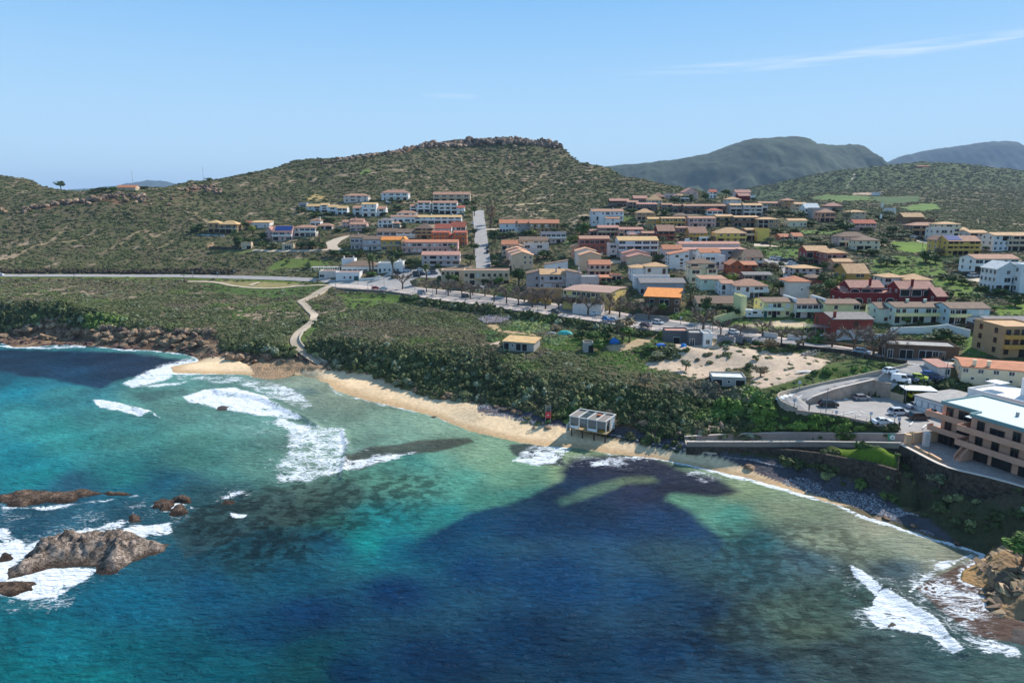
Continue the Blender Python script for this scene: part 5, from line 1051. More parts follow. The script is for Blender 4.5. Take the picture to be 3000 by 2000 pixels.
house('hotel', 'white and pale blue hotel standing alone at the foot of the dark slope', [b_('D', 190, 732, 745, 522, 12, 'g', 485, 'wuwWwww|uLWWWWw|wwWaWaa', 'pblue', 'tc', ch=[(.1, .5), (.7, .5)], bal=[(0, .4, 1, 'r')]), b_('D', 302, 418, 752, 600, 5, 'f', None, '.|.|.', 'white', 'white', dy=-4), b_('D', 418, 655, 755, 640, 6, 'g', 618, '.w.|ttL', 'white', 'tc', dy=-4)], 'hotel')
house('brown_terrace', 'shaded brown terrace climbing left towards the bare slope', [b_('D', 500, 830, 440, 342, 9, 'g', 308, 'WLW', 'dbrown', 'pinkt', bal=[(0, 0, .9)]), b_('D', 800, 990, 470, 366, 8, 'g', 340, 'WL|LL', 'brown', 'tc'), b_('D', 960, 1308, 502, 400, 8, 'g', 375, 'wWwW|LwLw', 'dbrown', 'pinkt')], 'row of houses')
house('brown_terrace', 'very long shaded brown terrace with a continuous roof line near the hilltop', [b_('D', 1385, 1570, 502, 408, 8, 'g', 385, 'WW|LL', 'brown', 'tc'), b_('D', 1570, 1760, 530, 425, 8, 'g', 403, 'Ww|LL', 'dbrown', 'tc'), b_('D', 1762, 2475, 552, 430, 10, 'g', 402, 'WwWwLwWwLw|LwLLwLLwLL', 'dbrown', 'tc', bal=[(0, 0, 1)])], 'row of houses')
one('gabled_house', 'long reddish gabled house on the crest above the brown terrace', 'D', 905, 1140, 375, 300, 10, 'g', 255, 'wWw', 'brown', 'pinkt')
one('cream_house', 'cream house with a tan hipped roof and white corner on the crest', 'D', 1150, 1395, 392, 322, 10, 'h', 245, 'wWWd', 'cream', 'tan', bal=[(0, 0, 1)])
one('yellow_house', 'yellow crest house with a small raised red lantern roof', 'D', 1275, 1480, 375, 268, 9, 'h', 200, 'WdW|Www', 'yellow', 'tc', dy=10)
one('lilac_house', 'pale lilac flat roofed house on the crest left of the big gable', 'D', 1438, 1650, 300, 225, 8, 'f', 200, 'wWw', 'lilac', 'pinkt')
one('white_house', 'white house beside the dark round tree on the crest', 'D', 1600, 1765, 342, 250, 8, 'h', 225, 'ddw|dWd', 'white', 'tc')
one('ochre_house', 'ochre house with a square hipped roof and white corner columns on the crest', 'D', 1705, 1920, 352, 252, 9, 'h', 205, 'LLL|LWL', 'ochre', 'yel', bal=[(0, 0, 1)], balc='white')
one('gabled_house', 'tall pink house with a broad front gable crowning the hill', 'D', 1770, 2000, 345, 195, 16, 'e', 130, 'ww|WWw|dWd', 'pink', 'pinkt', bal=[(1, 0, 1)], balc='cream')
one('white_house', 'small white house with a red roof at the right end of the crest', 'D', 2195, 2320, 290, 190, 8, 'g', 150, 'wW|dW', 'white', 'red')
one('tan_villa', 'tan villa with a spreading hipped roof above the green strip', 'D', 968, 1258, 662, 542, 10, 'h', 480, 'WwWw|LaaL', 'tan', 'tan', bal=[(0, .3, 1)])
house('terrace_row', 'long straw yellow terrace behind the striped red house', [b_('D', 1150, 1380, 782, 650, 9, 'g', 622, 'ww.|ww.', 'ochre', 'yel'), b_('D', 1380, 1785, 785, 640, 9, 'g', 620, 'wWwWwW|LwLwLW', 'yellow', 'tan', bal=[(0, .15, .9)])], 'row of houses')
one('pink_block', 'pink two storey block with a pale roof in the middle of the town', 'D', 1845, 2300, 792, 640, 10, 'g', 608, 'WwWwWw|wLwwLw', 'pink', 'tc', bal=[(0, .1, .9)])
one('brown_roofed_house', 'low house almost hidden under a dark brown hipped roof above the straw yellow terrace', 'D', 1590, 1865, 628, 596, 9, 'h', 550, 'WWW', 'dbrown', 'brown')
house('pink_terrace', 'dusty pink terrace with arches directly below the white hotel', [b_('D', 300, 655, 942, 800, 9, 'g', 760, 'wwLLw|LaaL.', 'brick', 'pinkt', bal=[(0, 0, 1)], balc='beige'), b_('D', 165, 300, 935, 852, 8, 'g', 835, 'LL', 'brick', 'tc')], 'row of houses')
house('pink_terrace', 'dusty pink terrace with white fascias behind the big pale blue apartment block', [b_('D', 660, 1068, 942, 828, 9, 'g', 792, 'wL.LL|LwLL.', 'salmon', 'pinkt', bal=[(0, .3, .9)], balc='white'), b_('D', 1052, 1290, 955, 892, 8, 'g', 860, 'WWw', 'brick', 'tc'), b_('D', 800, 950, 960, 905, 5, 'h', 878, 'ww', 'peach', 'pinkt', dy=-5)], 'row of houses')
house('red_house', 'dark red house with a yellow gable end and a dormer row', [b_('D', 1312, 1600, 1012, 852, 10, 'g', 755, 'LLL|LdL', 'maroon', 'tc', bal=[(0, 0, 1), (1, 0, 1)], balc='terra')])
house('yellow_house', 'yellow house with a tan roof and two dormers right of the dark red house', [b_('D', 1852, 2150, 1014, 885, 10, 'g', 785, '.w.w.|LwLwL', 'ochre', 'tc', bal=[(0, .05, 1)]), b_('D', 2020, 2205, 1035, 965, 5, 'f', None, 'LL', 'white', 'white', dy=-4)])
one('pink_terrace', 'short pink terrace squeezed between the dark red house and the yellow one with dormers', 'D', 1630, 1850, 878, 800, 8, 'g', 780, 'wWWw', 'brick', 'tc', cat='row of houses')
house('apartment_block', 'big pale blue apartment block with a straw coloured roof and glazed balconies', [b_('D', 640, 1318, 1275, 1015, 12, 'g', 950, 'WuDDD|DWLWW|...wD', 'pblue', 'yel', bal=[(0, 0, 1), (1, 0, 1)], balc='pblue'), b_('D', 492, 640, 1332, 1085, 9, 'f', None, 'W|s|L', 'lilac', 'grey', dy=2)], 'apartment block')
house('beige_house', 'beige gable fronted house with layered pinkish roofs below the big pale blue block', [b_('D', 822, 1212, 1440, 1298, 9, 'e', 1250, '...|...', 'beige', 'pinkt', side='ww'), b_('D', 755, 1200, 1400, 1250, 9, 'e', 1195, '...|...', 'pink', 'pinkt', dy=6, side='ww')])
house('white_house', 'tall white house with stacked orange shed roofs and a brick stripe', [b_('D', 1515, 1840, 1495, 1255, 9, 'S', 1190, '.s.s|..s.|..s.|..s.', 'pblue', 'orange', trim='b'), b_('D', 1470, 1800, 1430, 1185, 8, 'g', 1110, 'o..|...', 'lilac', 'orange', dy=9)])
house('long_terrace', 'long blue grey block with salmon roofs on two levels in the centre of town', [b_('E', -255, 690, 1238, 1052, 13, 's', 1020, 'u.u.LuLW..WWW.|..L...L...LL..', 'blue', 'salmon', trim='pblue'), b_('E', -240, 680, 1230, 985, 8, 'g', 948, 'WuDWuuWWwwWDDW|..............', 'pale', 'salmon', dy=9)], 'row of houses')
house('white_house', 'white block with layered orange roofs right of the tall white house', [b_('I', 400, 672, 335, 150, 9, 'f', None, 'WW..|ssds|s.s.', 'pblue', 'white'), b_('I', 355, 635, 320, 105, 9, 'g', 45, 'w...|....', 'pblue', 'orange', dy=4), b_('I', 410, 600, 300, 118, 7, 'e', 85, '.WW.|....', 'pblue', 'orange', dy=1.5)])
house('cream_villa', 'cream villa with paired arches and a dark hipped roof', [b_('I', 190, 535, 495, 245, 9, 'h', 180, 'L.L|A.A|L.L', 'cream', 'brown', bal=[(1, 0, .42), (1, .58, 1)]), b_('I', 170, 325, 500, 300, 4, 'h', 280, 'W|W', 'cream', 'brown', dy=-2.5), b_('I', 400, 545, 480, 300, 4, 'h', 278, 'W|W', 'cream', 'brown', dy=-2.5)])
house('tan_villa', 'pale villa with tan hipped roof and light blue wing behind the slate blue building', [b_('H', 1742, 2046, 480, 288, 9, 'h', 232, 's.t|ww.', 'pale', 'tan', trim='b'), b_('H', 1548, 1765, 480, 305, 9, 'h', 262, 'u.u|...', 'pblue', 'tan', trim='blue'), b_('H', 1565, 2046, 560, 412, 5, 'f', None, '.w.D..', 'pblue', 'tan', dy=-4)])
one('blue_building', 'slate blue building with white arched frames behind the orange roofed block', 'H', 1672, 2290, 662, 512, 11, 'g', 445, 'aaaaaaa....', 'blue', 'grey', trim='white', cat='shop building')
one('orange_roofed_block', 'mauve block with a single vivid orange roof and two skylights on the seafront', 'H', 1722, 2202, 935, 705, 14, 's', 575, '.L.LL.s|......s', 'dbrown', 'bright', rot=-17, side='', cat='house')
house('yellow_building', 'long yellow seafront building with a weathered brown roof and a bright sunlit end wall', [b_('H', 598, 1245, 880, 628, 21, 'g', 565, 's.WWWDWD.s|oW.W.W.L..|', '#e6c678', '#a8806c', rot=-30, side='oo|..', bal=[(0, 0, .3, 'r')]), b_('H', 785, 1180, 925, 805, 4, 'f', None, '....', 'pale', 'white', rot=-27, dy=-4, side='')], 'building')
# ---- centre right
house('terracotta_house', 'terracotta red house with orange gable and bright eaves in the middle of the right half', [b_('I', 738, 915, 410, 262, 9, 'e', 208, 'ww|..', 'terra', 'orange', trim='b'), b_('I', 915, 1112, 375, 265, 9, 'g', 215, 'ww|..', 'terra', 'orange', trim='b')])
house('beige_house', 'beige house with two parallel gables and a brown dormered roof behind the terracotta house', [b_('I', 962, 1190, 305, 155, 9, 'g', 60, '.w.s|wLdW', 'beige', 'brown', bal=[(0, 0, 1)], balc='pale'), b_('I', 835, 962, 260, 150, 9, 'e', 62, 'ww|ww', 'beige', 'brown')])
one('red_bungalow', 'low dark red bungalow with a grey roof and white window frames', 'I', 935, 1325, 472, 402, 8, 'g', 362, 'WLW', 'brick', 'grey', trim='white', cat='bungalow')
house('white_villa', 'white villa with a spreading pinkish roof, arches and a grey stone centre', [b_('I', 822, 1262, 712, 552, 10, 'h', 458, 'W.t.DDu|L..DDLL', 'white', 'tc', bal=[(0, .5, 1)]), b_('I', 645, 822, 700, 530, 9, 'g', 480, 'a..|w..', 'pblue', 'tc', dy=2)])
one('square_house', 'tall square off white house with an orange pyramid roof', 'I', 1540, 1838, 722, 492, 10, 'h', 418, '....|..o.|....', 'pale', 'orange', side='.')
one('grey_villa', 'grey villa with a tan hipped roof below the town car park', 'I', 1620, 1990, 422, 312, 10, 'h', 266, 'twst|LL.w', 'lilac', 'tan', trim='b')
one('red_house', 'small red house with a brown hipped roof behind the orange pyramid roof', 'I', 1850, 2048, 540, 442, 8, 'h', 395, 'w.w|...', 'brick', 'brown')
house('brown_complex', 'large reddish brown villa complex with many tan roofs and loggias', [b_('I', 2070, 2345, 290, 100, 9, 'h', 45, 'LLwL|LLLL', 'brick', 'tan', bal=[(0, 0, 1)]), b_('I', 1888, 2200, 280, 85, 9, 'g', 20, 'LwL|wLw', 'red', 'tan', dy=8), b_('I', 2100, 2352, 305, 208, 6, 'g', 168, 'LL.', 'salmon', 'tan', dy=-5, bal=[(0, 0, .6)])])
one('pale_house', 'pale mint house with a tan lean-to roof and outdoor stairs', 'I', 345, 688, 612, 462, 9, 's', 412, 'w..|....', 'mint', 'tc')
house('bungalow', 'brown roofed bungalow behind the tall pale yellow party wall', [b_('I', 300, 885, 865, 792, 11, 'g', 690, 'W..W..W', 'cream', 'brown', trim='b'), b_('I', 888, 962, 998, 712, 9, 'f', None, '', 'pyellow', 'pyellow', side='')], 'bungalow')
house('mint_terrace', 'pale yellow and mint terrace with white party walls behind the gravel yard', [b_('I', 1200, 1622, 985, 775, 10, 'g', 710, '.uwW.u.|gsLs.s.', 'pyellow', 'brown', bal=[(0, 0, .65)], balc='mint'), b_('I', 1642, 2032, 992, 800, 10, 'g', 725, 'dWdWd|L.LL.', 'pale', 'brown', bal=[(0, 0, 1)], balc='mint'), b_('I', 1625, 1655, 990, 745, 11, 'f', None, '', 'white', 'white', side=''), b_('I', 2022, 2050, 990, 745, 11, 'f', None, '', 'white', 'white', side=''), b_('I', 2052, 2520, 1000, 800, 10, 'g', 735, '.s..W|L.s.L', 'pyellow', 'brown')], 'row of houses')
house('brick_building', 'windowless brick red building with a grey roof and whitewashed base', [b_('J', 138, 600, 748, 528, 13, 'g', 445, '...s..|.....o', 'red', 'grey', side='t.w|...', trim='b', ch=[(.08, .1)]), b_('J', 190, 602, 750, 668, .4, 'f', None, '', 'pblue', 'white', dy=-.42, side='')], 'building')
house('maroon_terrace', 'long maroon terrace with white framed arches and pink roofs', [b_('J', 265, 1470, 362, 240, 10, 'f', None, 'AAwwAAwwAA', 'maroon', 'pinkt', trim='white'), b_('J', 372, 758, 362, 172, 8, 'g', 92, 'ALL|...', 'maroon', 'pinkt', dy=2.5, ch=[(.62, .1)], trim='white'), b_('J', 262, 375, 362, 215, 7, 'g', 158, 'L|.', 'maroon', 'pinkt', dy=1.5), b_('J', 950, 1350, 362, 188, 8, 'g', 102, 'LLA|...', 'maroon', 'pinkt', dy=2.5, ch=[(.38, .1)], trim='white'), b_('J', 715, 860, 362, 255, 5, 'g', 222, '.|.', 'maroon', 'pinkt', dy=.6), b_('J', 1350, 1466, 362, 268, 9, 'g', 170, '.|.', 'maroon', 'pinkt', dy=.6)], 'row of houses')
house('cream_house', 'cream house with tan hipped roofs rising behind the maroon terrace', [b_('J', 980, 1285, 185, 78, 9, 'h', 12, 'wWW|...', 'pale', 'tan', trim='b'), b_('J', 740, 985, 190, 50, 9, 'h', 5, 'W.w|WLw', 'pale', 'tan')])
house('mint_terrace', 'mint and pale blue terrace with brown roofs in front of the maroon terrace', [b_('J', 662, 855, 575, 402, 9, 'g', 335, '.u.|.s.', 'mint', 'brown', rot=-3), b_('J', 855, 1480, 572, 392, 9, 'g', 332, 'dsuduWduW|LwdLLuLLL', 'mint', 'brown', bal=[(0, 0, 1)], balc='pyellow', ch=[(.35, .5), (.68, .5)]), b_('J', 1480, 1940, 582, 405, 9, 'g', 335, 'dWL..u.|LdL..s.', '#bcd3d3', 'brown', bal=[(0, 0, .5)], balc='pyellow')], 'row of houses')
one('white_house', 'low white and blue house under a wide grey roof at the right edge', 'J', 1960, 2500, 690, 565, 10, 'g', 495, 'W.WuWuW|.......', 'pblue', 'grey')
house('apartment_block', 'brown and ochre apartment block with long balconies at the right edge', [b_('J', 2085, 2560, 965, 625, 12, 'f', None, 'wsWLW|wsWLW|w.DWL', 'tan', 'tan', bal=[(0, 0, 1), (1, 0, 1)], balc='ochre', trim='b')], 'apartment block')
house('stone_storehouse', 'long low dark stone storehouse with a flat grey roof beside the road bend', [b_('J', 765, 1590, 985, 845, 8, 'f', None, 'd.LL.LLWD..', 'dbrown', 'felt', rot=-14, side='L.')], 'storehouse')
house('beige_building', 'long beige building with a bright terracotta roof above the car park', [b_('J', 1605, 2600, 1290, 1105, 11, 'g', 1035, 'w.w.w.w..w.|.o.o..o.o..', 'cream', 'orange', rot=-24, side='w', ch=[(.15, .1), (.32, .1)])], 'building')
one('shed', 'small white shed with a rusty lean-to roof at the car park entrance', 'J', 1352, 1500, 1200, 1078, 6, 's', 1045, '.w', 'pale', 'pinkt', cat='shed', side='')
# ---- right hillside
house('yellow_house', 'yellow house carrying blue solar panels on its roof above the meadows', [b_('F', 1372, 1770, 832, 665, 10, 'g', 600, 'LLw.LL|LwwLww|wLLL.L', 'yellow', 'tc', bal=[(0, 0, 1), (1, 0, 1)], solar=(.02, .45, .1, .95), trim='b'), b_('F', 1250, 1372, 825, 650, 9, 'e', 605, 'ww|ww|ww', 'yellow', 'tc')])
house('cream_villa', 'cream villa with three balconied levels left of the blue trimmed house', [b_('F', 1250, 1525, 610, 455, 9, 'h', 430, 'wWw|WWW|L.L', 'cream', 'tan', bal=[(0, 0, 1)]), b_('F', 1145, 1400, 648, 505, 8, 'f', None, 'sWs|L.w', 'pale', 'tan', dy=-4)])
house('stone_villa', 'brown stone villa with dark covered balconies at the foot of the valley slope', [b_('F', 930, 1270, 585, 470, 9, 'h', 435, 'LLL|LLL', 'brown', 'tc', bal=[(0, 0, 1)], balc='tan'), b_('F', 932, 1188, 470, 368, 9, 'g', 320, '....', 'brown', 'tan', dy=10), b_('F', 1040, 1268, 560, 405, 7, 'f', None, 'LLL|...', 'dbrown', 'dark', dy=5)])
one('white_house', 'white house with blue shaded arches and a tan roof behind the yellow solar house', 'F', 1395, 1700, 610, 530, 9, 'g', 498, 'waWW', 'pblue', 'tan', dy=5)
one('lilac_house', 'lilac three storey house right of the yellow solar house', 'F', 1700, 1928, 745, 568, 9, 'g', 535, 'LL|Lw|aa', 'lilac', 'tan', dy=4, bal=[(0, 0, 1)])
house('white_house', 'white terraced house with tan roofs at the right edge of the hillside', [b_('F', 1935, 2130, 790, 595, 9, 'g', 560, 'wL|www|www', 'pblue', 'tan'), b_('F', 2105, 2450, 785, 600, 9, 'g', 560, 'wLLL|LWLw|LLLL', 'beige', 'tan', bal=[(0, 0, 1), (1, 0, 1)], dy=1)])
house('long_villa', 'long off white villa with a low brown roof above the parked silver car', [b_('F', 1705, 2250, 1045, 885, 10, 'g', 830, 'WWwwW|LLLtw', 'white', 'tc', bal=[(0, 0, 1)])])
house('white_house', 'bright white house with arched terraces nearest the right edge', [b_('F', 1965, 2240, 1290, 1010, 9, 'e', 930, '.w.|.WL|LLL', 'pblue', 'white', bal=[(1, .5, 1, 'r')], side='ww'), b_('F', 2240, 2500, 1300, 960, 9, 'f', None, 'w..|..L|...', 'white', 'white', dy=-1)])
house('cream_villa', 'cream villa with pinkish wing and brown hipped roofs below the antenna mast', [b_('F', 245, 535, 775, 655, 9, 'h', 612, 'wws|LLw', 'cream', 'brown', bal=[(0, 0, .6)]), b_('F', 95, 450, 745, 615, 9, 'h', 560, 'wwww|LLLL', 'pink', 'brown', dy=6, bal=[(0, 0, 1)], balc='cream')])
one('red_roofed_house', 'small house with a bright red roof left of the antenna mast', 'F', 215, 488, 532, 445, 9, 'g', 400, 'WWWW|.L.w', 'pink', 'red', bal=[(0, 0, 1)])
one('beige_house', 'beige house with a flat tan roof above the red roofed house', 'F', 152, 365, 392, 303, 9, 'h', 283, 'sws|.w.', 'beige', 'tan')
one('white_house', 'small white cube house right of the antenna mast', 'F', 640, 735, 330, 262, 7, 'f', None, '.w', 'pblue', 'white')
one('ochre_house', 'ochre house with a recessed roof terrace left of the meadows', 'F', 120, 400, 1192, 1062, 11, 'g', 945, '..WW.|.....', 'ochre', 'tan')
house('lilac_house', 'lilac and white house topmost on the right of the crest', [b_('E', 545, 780, 275, 180, 9, 'g', 140, 'wwww|....', 'lilac', 'pinkt'), b_('E', 720, 850, 280, 225, 8, 'f', None, 'WW', 'white', 'pinkt')])
one('red_house', 'dark red house in front of the topmost lilac house', 'E', 575, 750, 298, 232, 8, 'g', 195, '....', 'maroon', 'pinkt', dy=-3)
one('beige_house', 'beige house stepping down from the dark red one on the crest', 'E', 412, 630, 378, 285, 10, 'h', 250, 'w.w|w.w', 'pale', 'tan')
one('white_house', 'white villa with a red hipped roof in front of the very long brown terrace', 'E', 112, 350, 522, 455, 9, 'h', 425, 'LWL', 'white', 'red', bal=[(0, 0, 1)])
house('grey_terrace', 'pale grey terrace with arched basements behind the dark pines', [b_('E', 465, 640, 525, 378, 9, 'g', 352, 'WW|LL|LL', 'grey', 'tan', bal=[(0, 0, 1)], balc='pale'), b_('E', 668, 950, 535, 378, 9, 'g', 350, 'wLL|LsL|AAA', 'pale', 'tan', bal=[(0, 0, 1), (1, 0, 1)]), b_('E', 950, 1030, 530, 400, 8, 'f', None, 'L|w', 'pale', 'white')], 'row of houses')
house('tan_terrace', 'tan terrace along the back edge of town', [b_('E', 908, 1090, 402, 342, 8, 'g', 320, 'WWW', 'tan', 'tc'), b_('E', 1097, 1260, 402, 345, 8, 'g', 320, 'WWW', 'tan', 'tc')], 'row of houses')
one('tan_villa', 'tan three storey villa standing highest on the back edge of town', 'E', 1275, 1448, 425, 302, 9, 'h', 268, 'LL|ww|aa', 'tan', 'tc', bal=[(0, 0, 1)])
one('tan_villa', 'peach villa with white basement right of the highest tan villa', 'E', 1452, 1640, 470, 358, 9, 'g', 335, 'WWW|W.w', 'peach', 'tan')
house('white_roofed_house', 'house with a white metal roof and railed terrace on the right edge of town', [b_('E', 1660, 1880, 560, 420, 10, 'g', 350, 'WW.|...', 'pblue', 'white', dy=6), b_('E', 1712, 1985, 585, 425, 8, 'f', 400, '....|....', 'grey', 'white')])
one('brown_villa', 'reddish brown villa with a tiled pyramid roof right of the white roofed house', 'E', 1822, 2040, 625, 485, 9, 'h', 430, 'dWW|LLL', 'salmon', 'tc', trim='b', dy=-2)
one('brown_house', 'faded brown house among trees on the far right of the town edge', 'E', 1935, 2180, 452, 385, 9, 'h', 342, 'WLW', 'brown', 'pinkt')
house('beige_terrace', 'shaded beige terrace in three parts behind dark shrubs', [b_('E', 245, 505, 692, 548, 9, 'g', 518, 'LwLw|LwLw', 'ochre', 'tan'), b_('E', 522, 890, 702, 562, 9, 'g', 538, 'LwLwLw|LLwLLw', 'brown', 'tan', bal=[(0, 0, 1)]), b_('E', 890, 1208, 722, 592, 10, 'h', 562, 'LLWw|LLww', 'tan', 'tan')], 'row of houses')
one('cottage', 'low cream cottage with a white porch among the trees', 'E', 1352, 1638, 702, 612, 8, 'g', 580, '.w.ww', 'cream', 'tan', cat='cottage')
one('yellow_house', 'large golden yellow house with a broad tiled roof and dormer', 'E', 268, 705, 942, 802, 12, 'h', 718, 'wdwW|LsdW', 'bright', 'tan', bal=[(0, 0, 1)])
house('yellow_building', 'house with a tall blank yellow end wall right of the golden house', [b_('E', 700, 890, 905, 752, 9, 'g', 728, 'Lw|LL', 'brown', 'tan', bal=[(0, 0, 1)], balc='cream'), b_('E', 890, 1058, 925, 745, 9, 'f', 725, '.|.', 'bright', 'tan')])
house('orange_roofed_house', 'low house with two bright orange roofs behind round olive trees', [b_('E', 1225, 1430, 905, 858, 8, 'g', 815, 'WL.', 'brick', 'orange'), b_('E', 1430, 1578, 910, 850, 8, 'g', 798, 'W.', 'cream', 'orange')])
one('far_farmhouse', 'tiny white farmhouse beside the valley track', 'R', 1560, 1590, 361, 351, 9, 'f', None, 'ww', 'white', 'white', cat='farmhouse')
one('far_farmhouse', 'tiny pinkish farmhouse low on the valley hill skyline', 'R', 1785, 1850, 221, 213, 9, 'g', 209, '', 'brown', 'red', cat='farmhouse')
# ================================================================ SHAPE HELPERS FOR THINGS
def root_at(name, loc, label, cat, group=None, rz=0):
 o = bpy.data.objects.new(name, None); C.objects.link(o); o.location = tuple(loc); o.rotation_euler = (0, 0, rz); tag(o, label, cat, group); return o
class MB:
 def __init__(s): s.v = []; s.f = []; s.mi = []
 def box(s, x0, x1, y0, y1, z0, z1, mi=0):
  n = len(s.f); quadbox(s.v, s.f, x0, x1, y0, y1, z0, z1); s.mi += [mi]*(len(s.f)-n); return s
 def bar(s, a, b, r, n=6, mi=0, r2=None):
  a, b = Vector(a), Vector(b); d = (b-a).normalized(); u = d.orthogonal().normalized(); w_ = d.cross(u); r2 = r if r2 is None else r2; k = len(s.v); m = len(s.f)
  for p, q in ((a, r), (b, r2)):
   for i in range(n): t_ = 2*math.pi*i/n; s.v.append(tuple(p+(u*math.cos(t_)+w_*math.sin(t_))*q))
  for i in range(n): j = (i+1) % n; s.f.append((k+i, k+j, k+n+j, k+n+i))
  s.f.append(tuple(k+i for i in range(n))[::-1]); s.f.append(tuple(k+n+i for i in range(n))); s.mi += [mi]*(len(s.f)-m); return s
 def poly(s, pts, mi=0): k = len(s.v); s.v += [tuple(p) for p in pts]; s.f.append(tuple(range(k, k+len(pts)))); s.mi.append(mi); return s
 def prism(s, prof, y0, y1, mi=0):      # profile in x,z extruded along y
  k = len(s.v); n = len(prof); m = len(s.f); s.v += [(x, y0, z) for x, z in prof]+[(x, y1, z) for x, z in prof]
  s.f.append(tuple(range(k, k+n))); s.f.append(tuple(range(k+2*n-1, k+n-1, -1)))
  for i in range(n): j = (i+1) % n; s.f.append((k+i, k+n+i, k+n+j, k+j))
  s.mi += [mi]*(len(s.f)-m); return s
 def mesh(s, name, mats):
  me = bpy.data.meshes.new(name); me.from_pydata(s.v, [], s.f)
  for q in (mats if isinstance(mats, (list, tuple)) else [mats]): me.materials.append(q)
  me.polygons.foreach_set('material_index', s.mi); me.update()
  bm = bmesh.new(); bm.from_mesh(me); bmesh.ops.recalc_face_normals(bm, faces=bm.faces); bm.to_mesh(me); bm.free(); return me
 def build(s, name, mats, parent=None, M=None):
  o = link(name, s.mesh(name, mats), parent)
  if M is not None: o.matrix_local = M
  return o
def copy_tree(o, parent=None):
 c = o.copy(); C.objects.link(c)
 if parent is not None: c.parent = parent
 for ch in o.children: copy_tree(ch, c)
 return c
def hide_proto(o):
 for ch in list(o.children): hide_proto(ch)
 bpy.data.objects.remove(o)
def near_building(px, py):
 best = min(BINFO, key=lambda t_: (t_[2]-px)**2+((t_[3]-py)*1.6)**2); return best
M_TYRE = mat('tyre', '#1d1d1f', .9); M_CGL = mat('car_glass', '#15191d', .08, 0, 1, 0, .6); M_LIGHT = mat('headlight', '#e8e8e4', .2); M_RED = mat('tail_light', '#8c1a16', .3)
def gq(z, x, y): return ground(*zp(z, x, y))
# ================================================================ CARS
_car = {}
def car_proto(kind, colr):
 if (kind, colr) in _car: return _car[(kind, colr)]
 m = mat('car_paint', colr, .28, 0, 1, 0, .5); L, Wd, Hh_ = {'hatch': (4.0, 1.72, 1.48), 'suv': (4.5, 1.82, 1.65), 'van': (4.5, 1.85, 1.95), 'sedan': (4.4, 1.76, 1.42)}[kind]
 h2 = L/2; bl_ = .92 if kind != 'van' else 1.1
 side_ = [(-h2, .32), (-h2+.03, .72), (-h2+.12, bl_-.03), (-h2+.95, bl_+.02), (h2-.12, bl_+.05), (h2, .75), (h2-.02, .32), (h2-.35, .22), (-h2+.3, .22)]
 b = MB(); b.prism(side_, -Wd/2, Wd/2)
 r0, r1, r2, r3 = {'hatch': (-h2+.85, -h2+1.55, h2-.75, h2-.2), 'suv': (-h2+.95, -h2+1.6, h2-.7, h2-.15), 'van': (-h2+.6, -h2+1.25, h2-.15, h2-.04), 'sedan': (-h2+1.0, -h2+1.75, h2-1.45, h2-.7)}[kind]
 ti = .16; gz = Hh_-.05; cab = [(r0, bl_), (r1, gz), (r2, gz), (r3, bl_)]
 # roof and pillars in paint
 b.box(r1-.02, r2+.02, -Wd/2+ti+.05, Wd/2-ti-.05, gz-.02, Hh_)
 for sy in (-1, 1):
  for xa, xb, in ((r0, r1), (r3, r2), ((r0+r3)/2-.05, (r1+r2)/2)): b.bar((xa, sy*(Wd/2-.05), bl_), (xb, sy*(Wd/2-ti-.02), gz), .05, 4)
 body = b.mesh('body', m)
 g = MB(); k = [(x, sy*(Wd/2-(.07 if z < gz-.1 else ti+.03)), z) for sy in (-1, 1) for x, z in cab]
 g.poly(k[:4]); g.poly(k[4:][::-1]); 
 for i in range(4): j = (i+1) % 4; g.poly([k[i], k[j], k[4+j], k[4+i]])
 if kind == 'van': b2 = MB(); b2.box(r1+.9, r2+.03, -Wd/2+.06, Wd/2-.06, bl_-.02, Hh_+.01); body2 = b2.mesh('cargo_box', m)
 else: body2 = None
 gl_m = g.mesh('windows', M_CGL)
 wl = MB(); wl.bar((0, -.11, 0), (0, .11, 0), .33, 14, 0); wl.bar((0, -.12, 0), (0, .12, 0), .19, 10, 1); wm_ = wl.mesh('wheel', [M_TYRE, M_METAL])
 hl = MB(); hl.box(-h2-.02, -h2+.1, -.18, .18, -.07, .07); hm_ = hl.mesh('headlight', M_LIGHT); tl = MB(); tl.box(h2-.08, h2+.02, -.14, .14, -.1, .1); tm_ = tl.mesh('tail_light', M_RED)
 _car[(kind, colr)] = (body, gl_m, wm_, hm_, tm_, body2, L, Wd); return _car[(kind, colr)]
def car(z, x, y, hd, colr, kind, label, group=None, lift=.12, full=True):
 p = gq(z, x, y); body, g, w_, hm_, tm_, b2, L, Wd = car_proto(kind, colr)
 o = root_at('van' if kind == 'van' else 'parked_car', (p[0], p[1], p[2]+lift), label, 'van' if kind == 'van' else 'car', group, R(hd))
 sp = .0
 link('body', body, o); link('windows', g, o)
 if b2: link('cargo_box', b2, o)
 for sx in (-1, 1):
  for sy in (-1, 1): link('wheel', w_, o, (sx*L*.31, sy*(Wd/2-.08), .33))
 if full:
  for sy in (-1, 1): link('headlight', hm_, o, (0, sy*Wd*.34, .68)); link('tail_light', tm_, o, (0, sy*Wd*.38, .8))
 return o
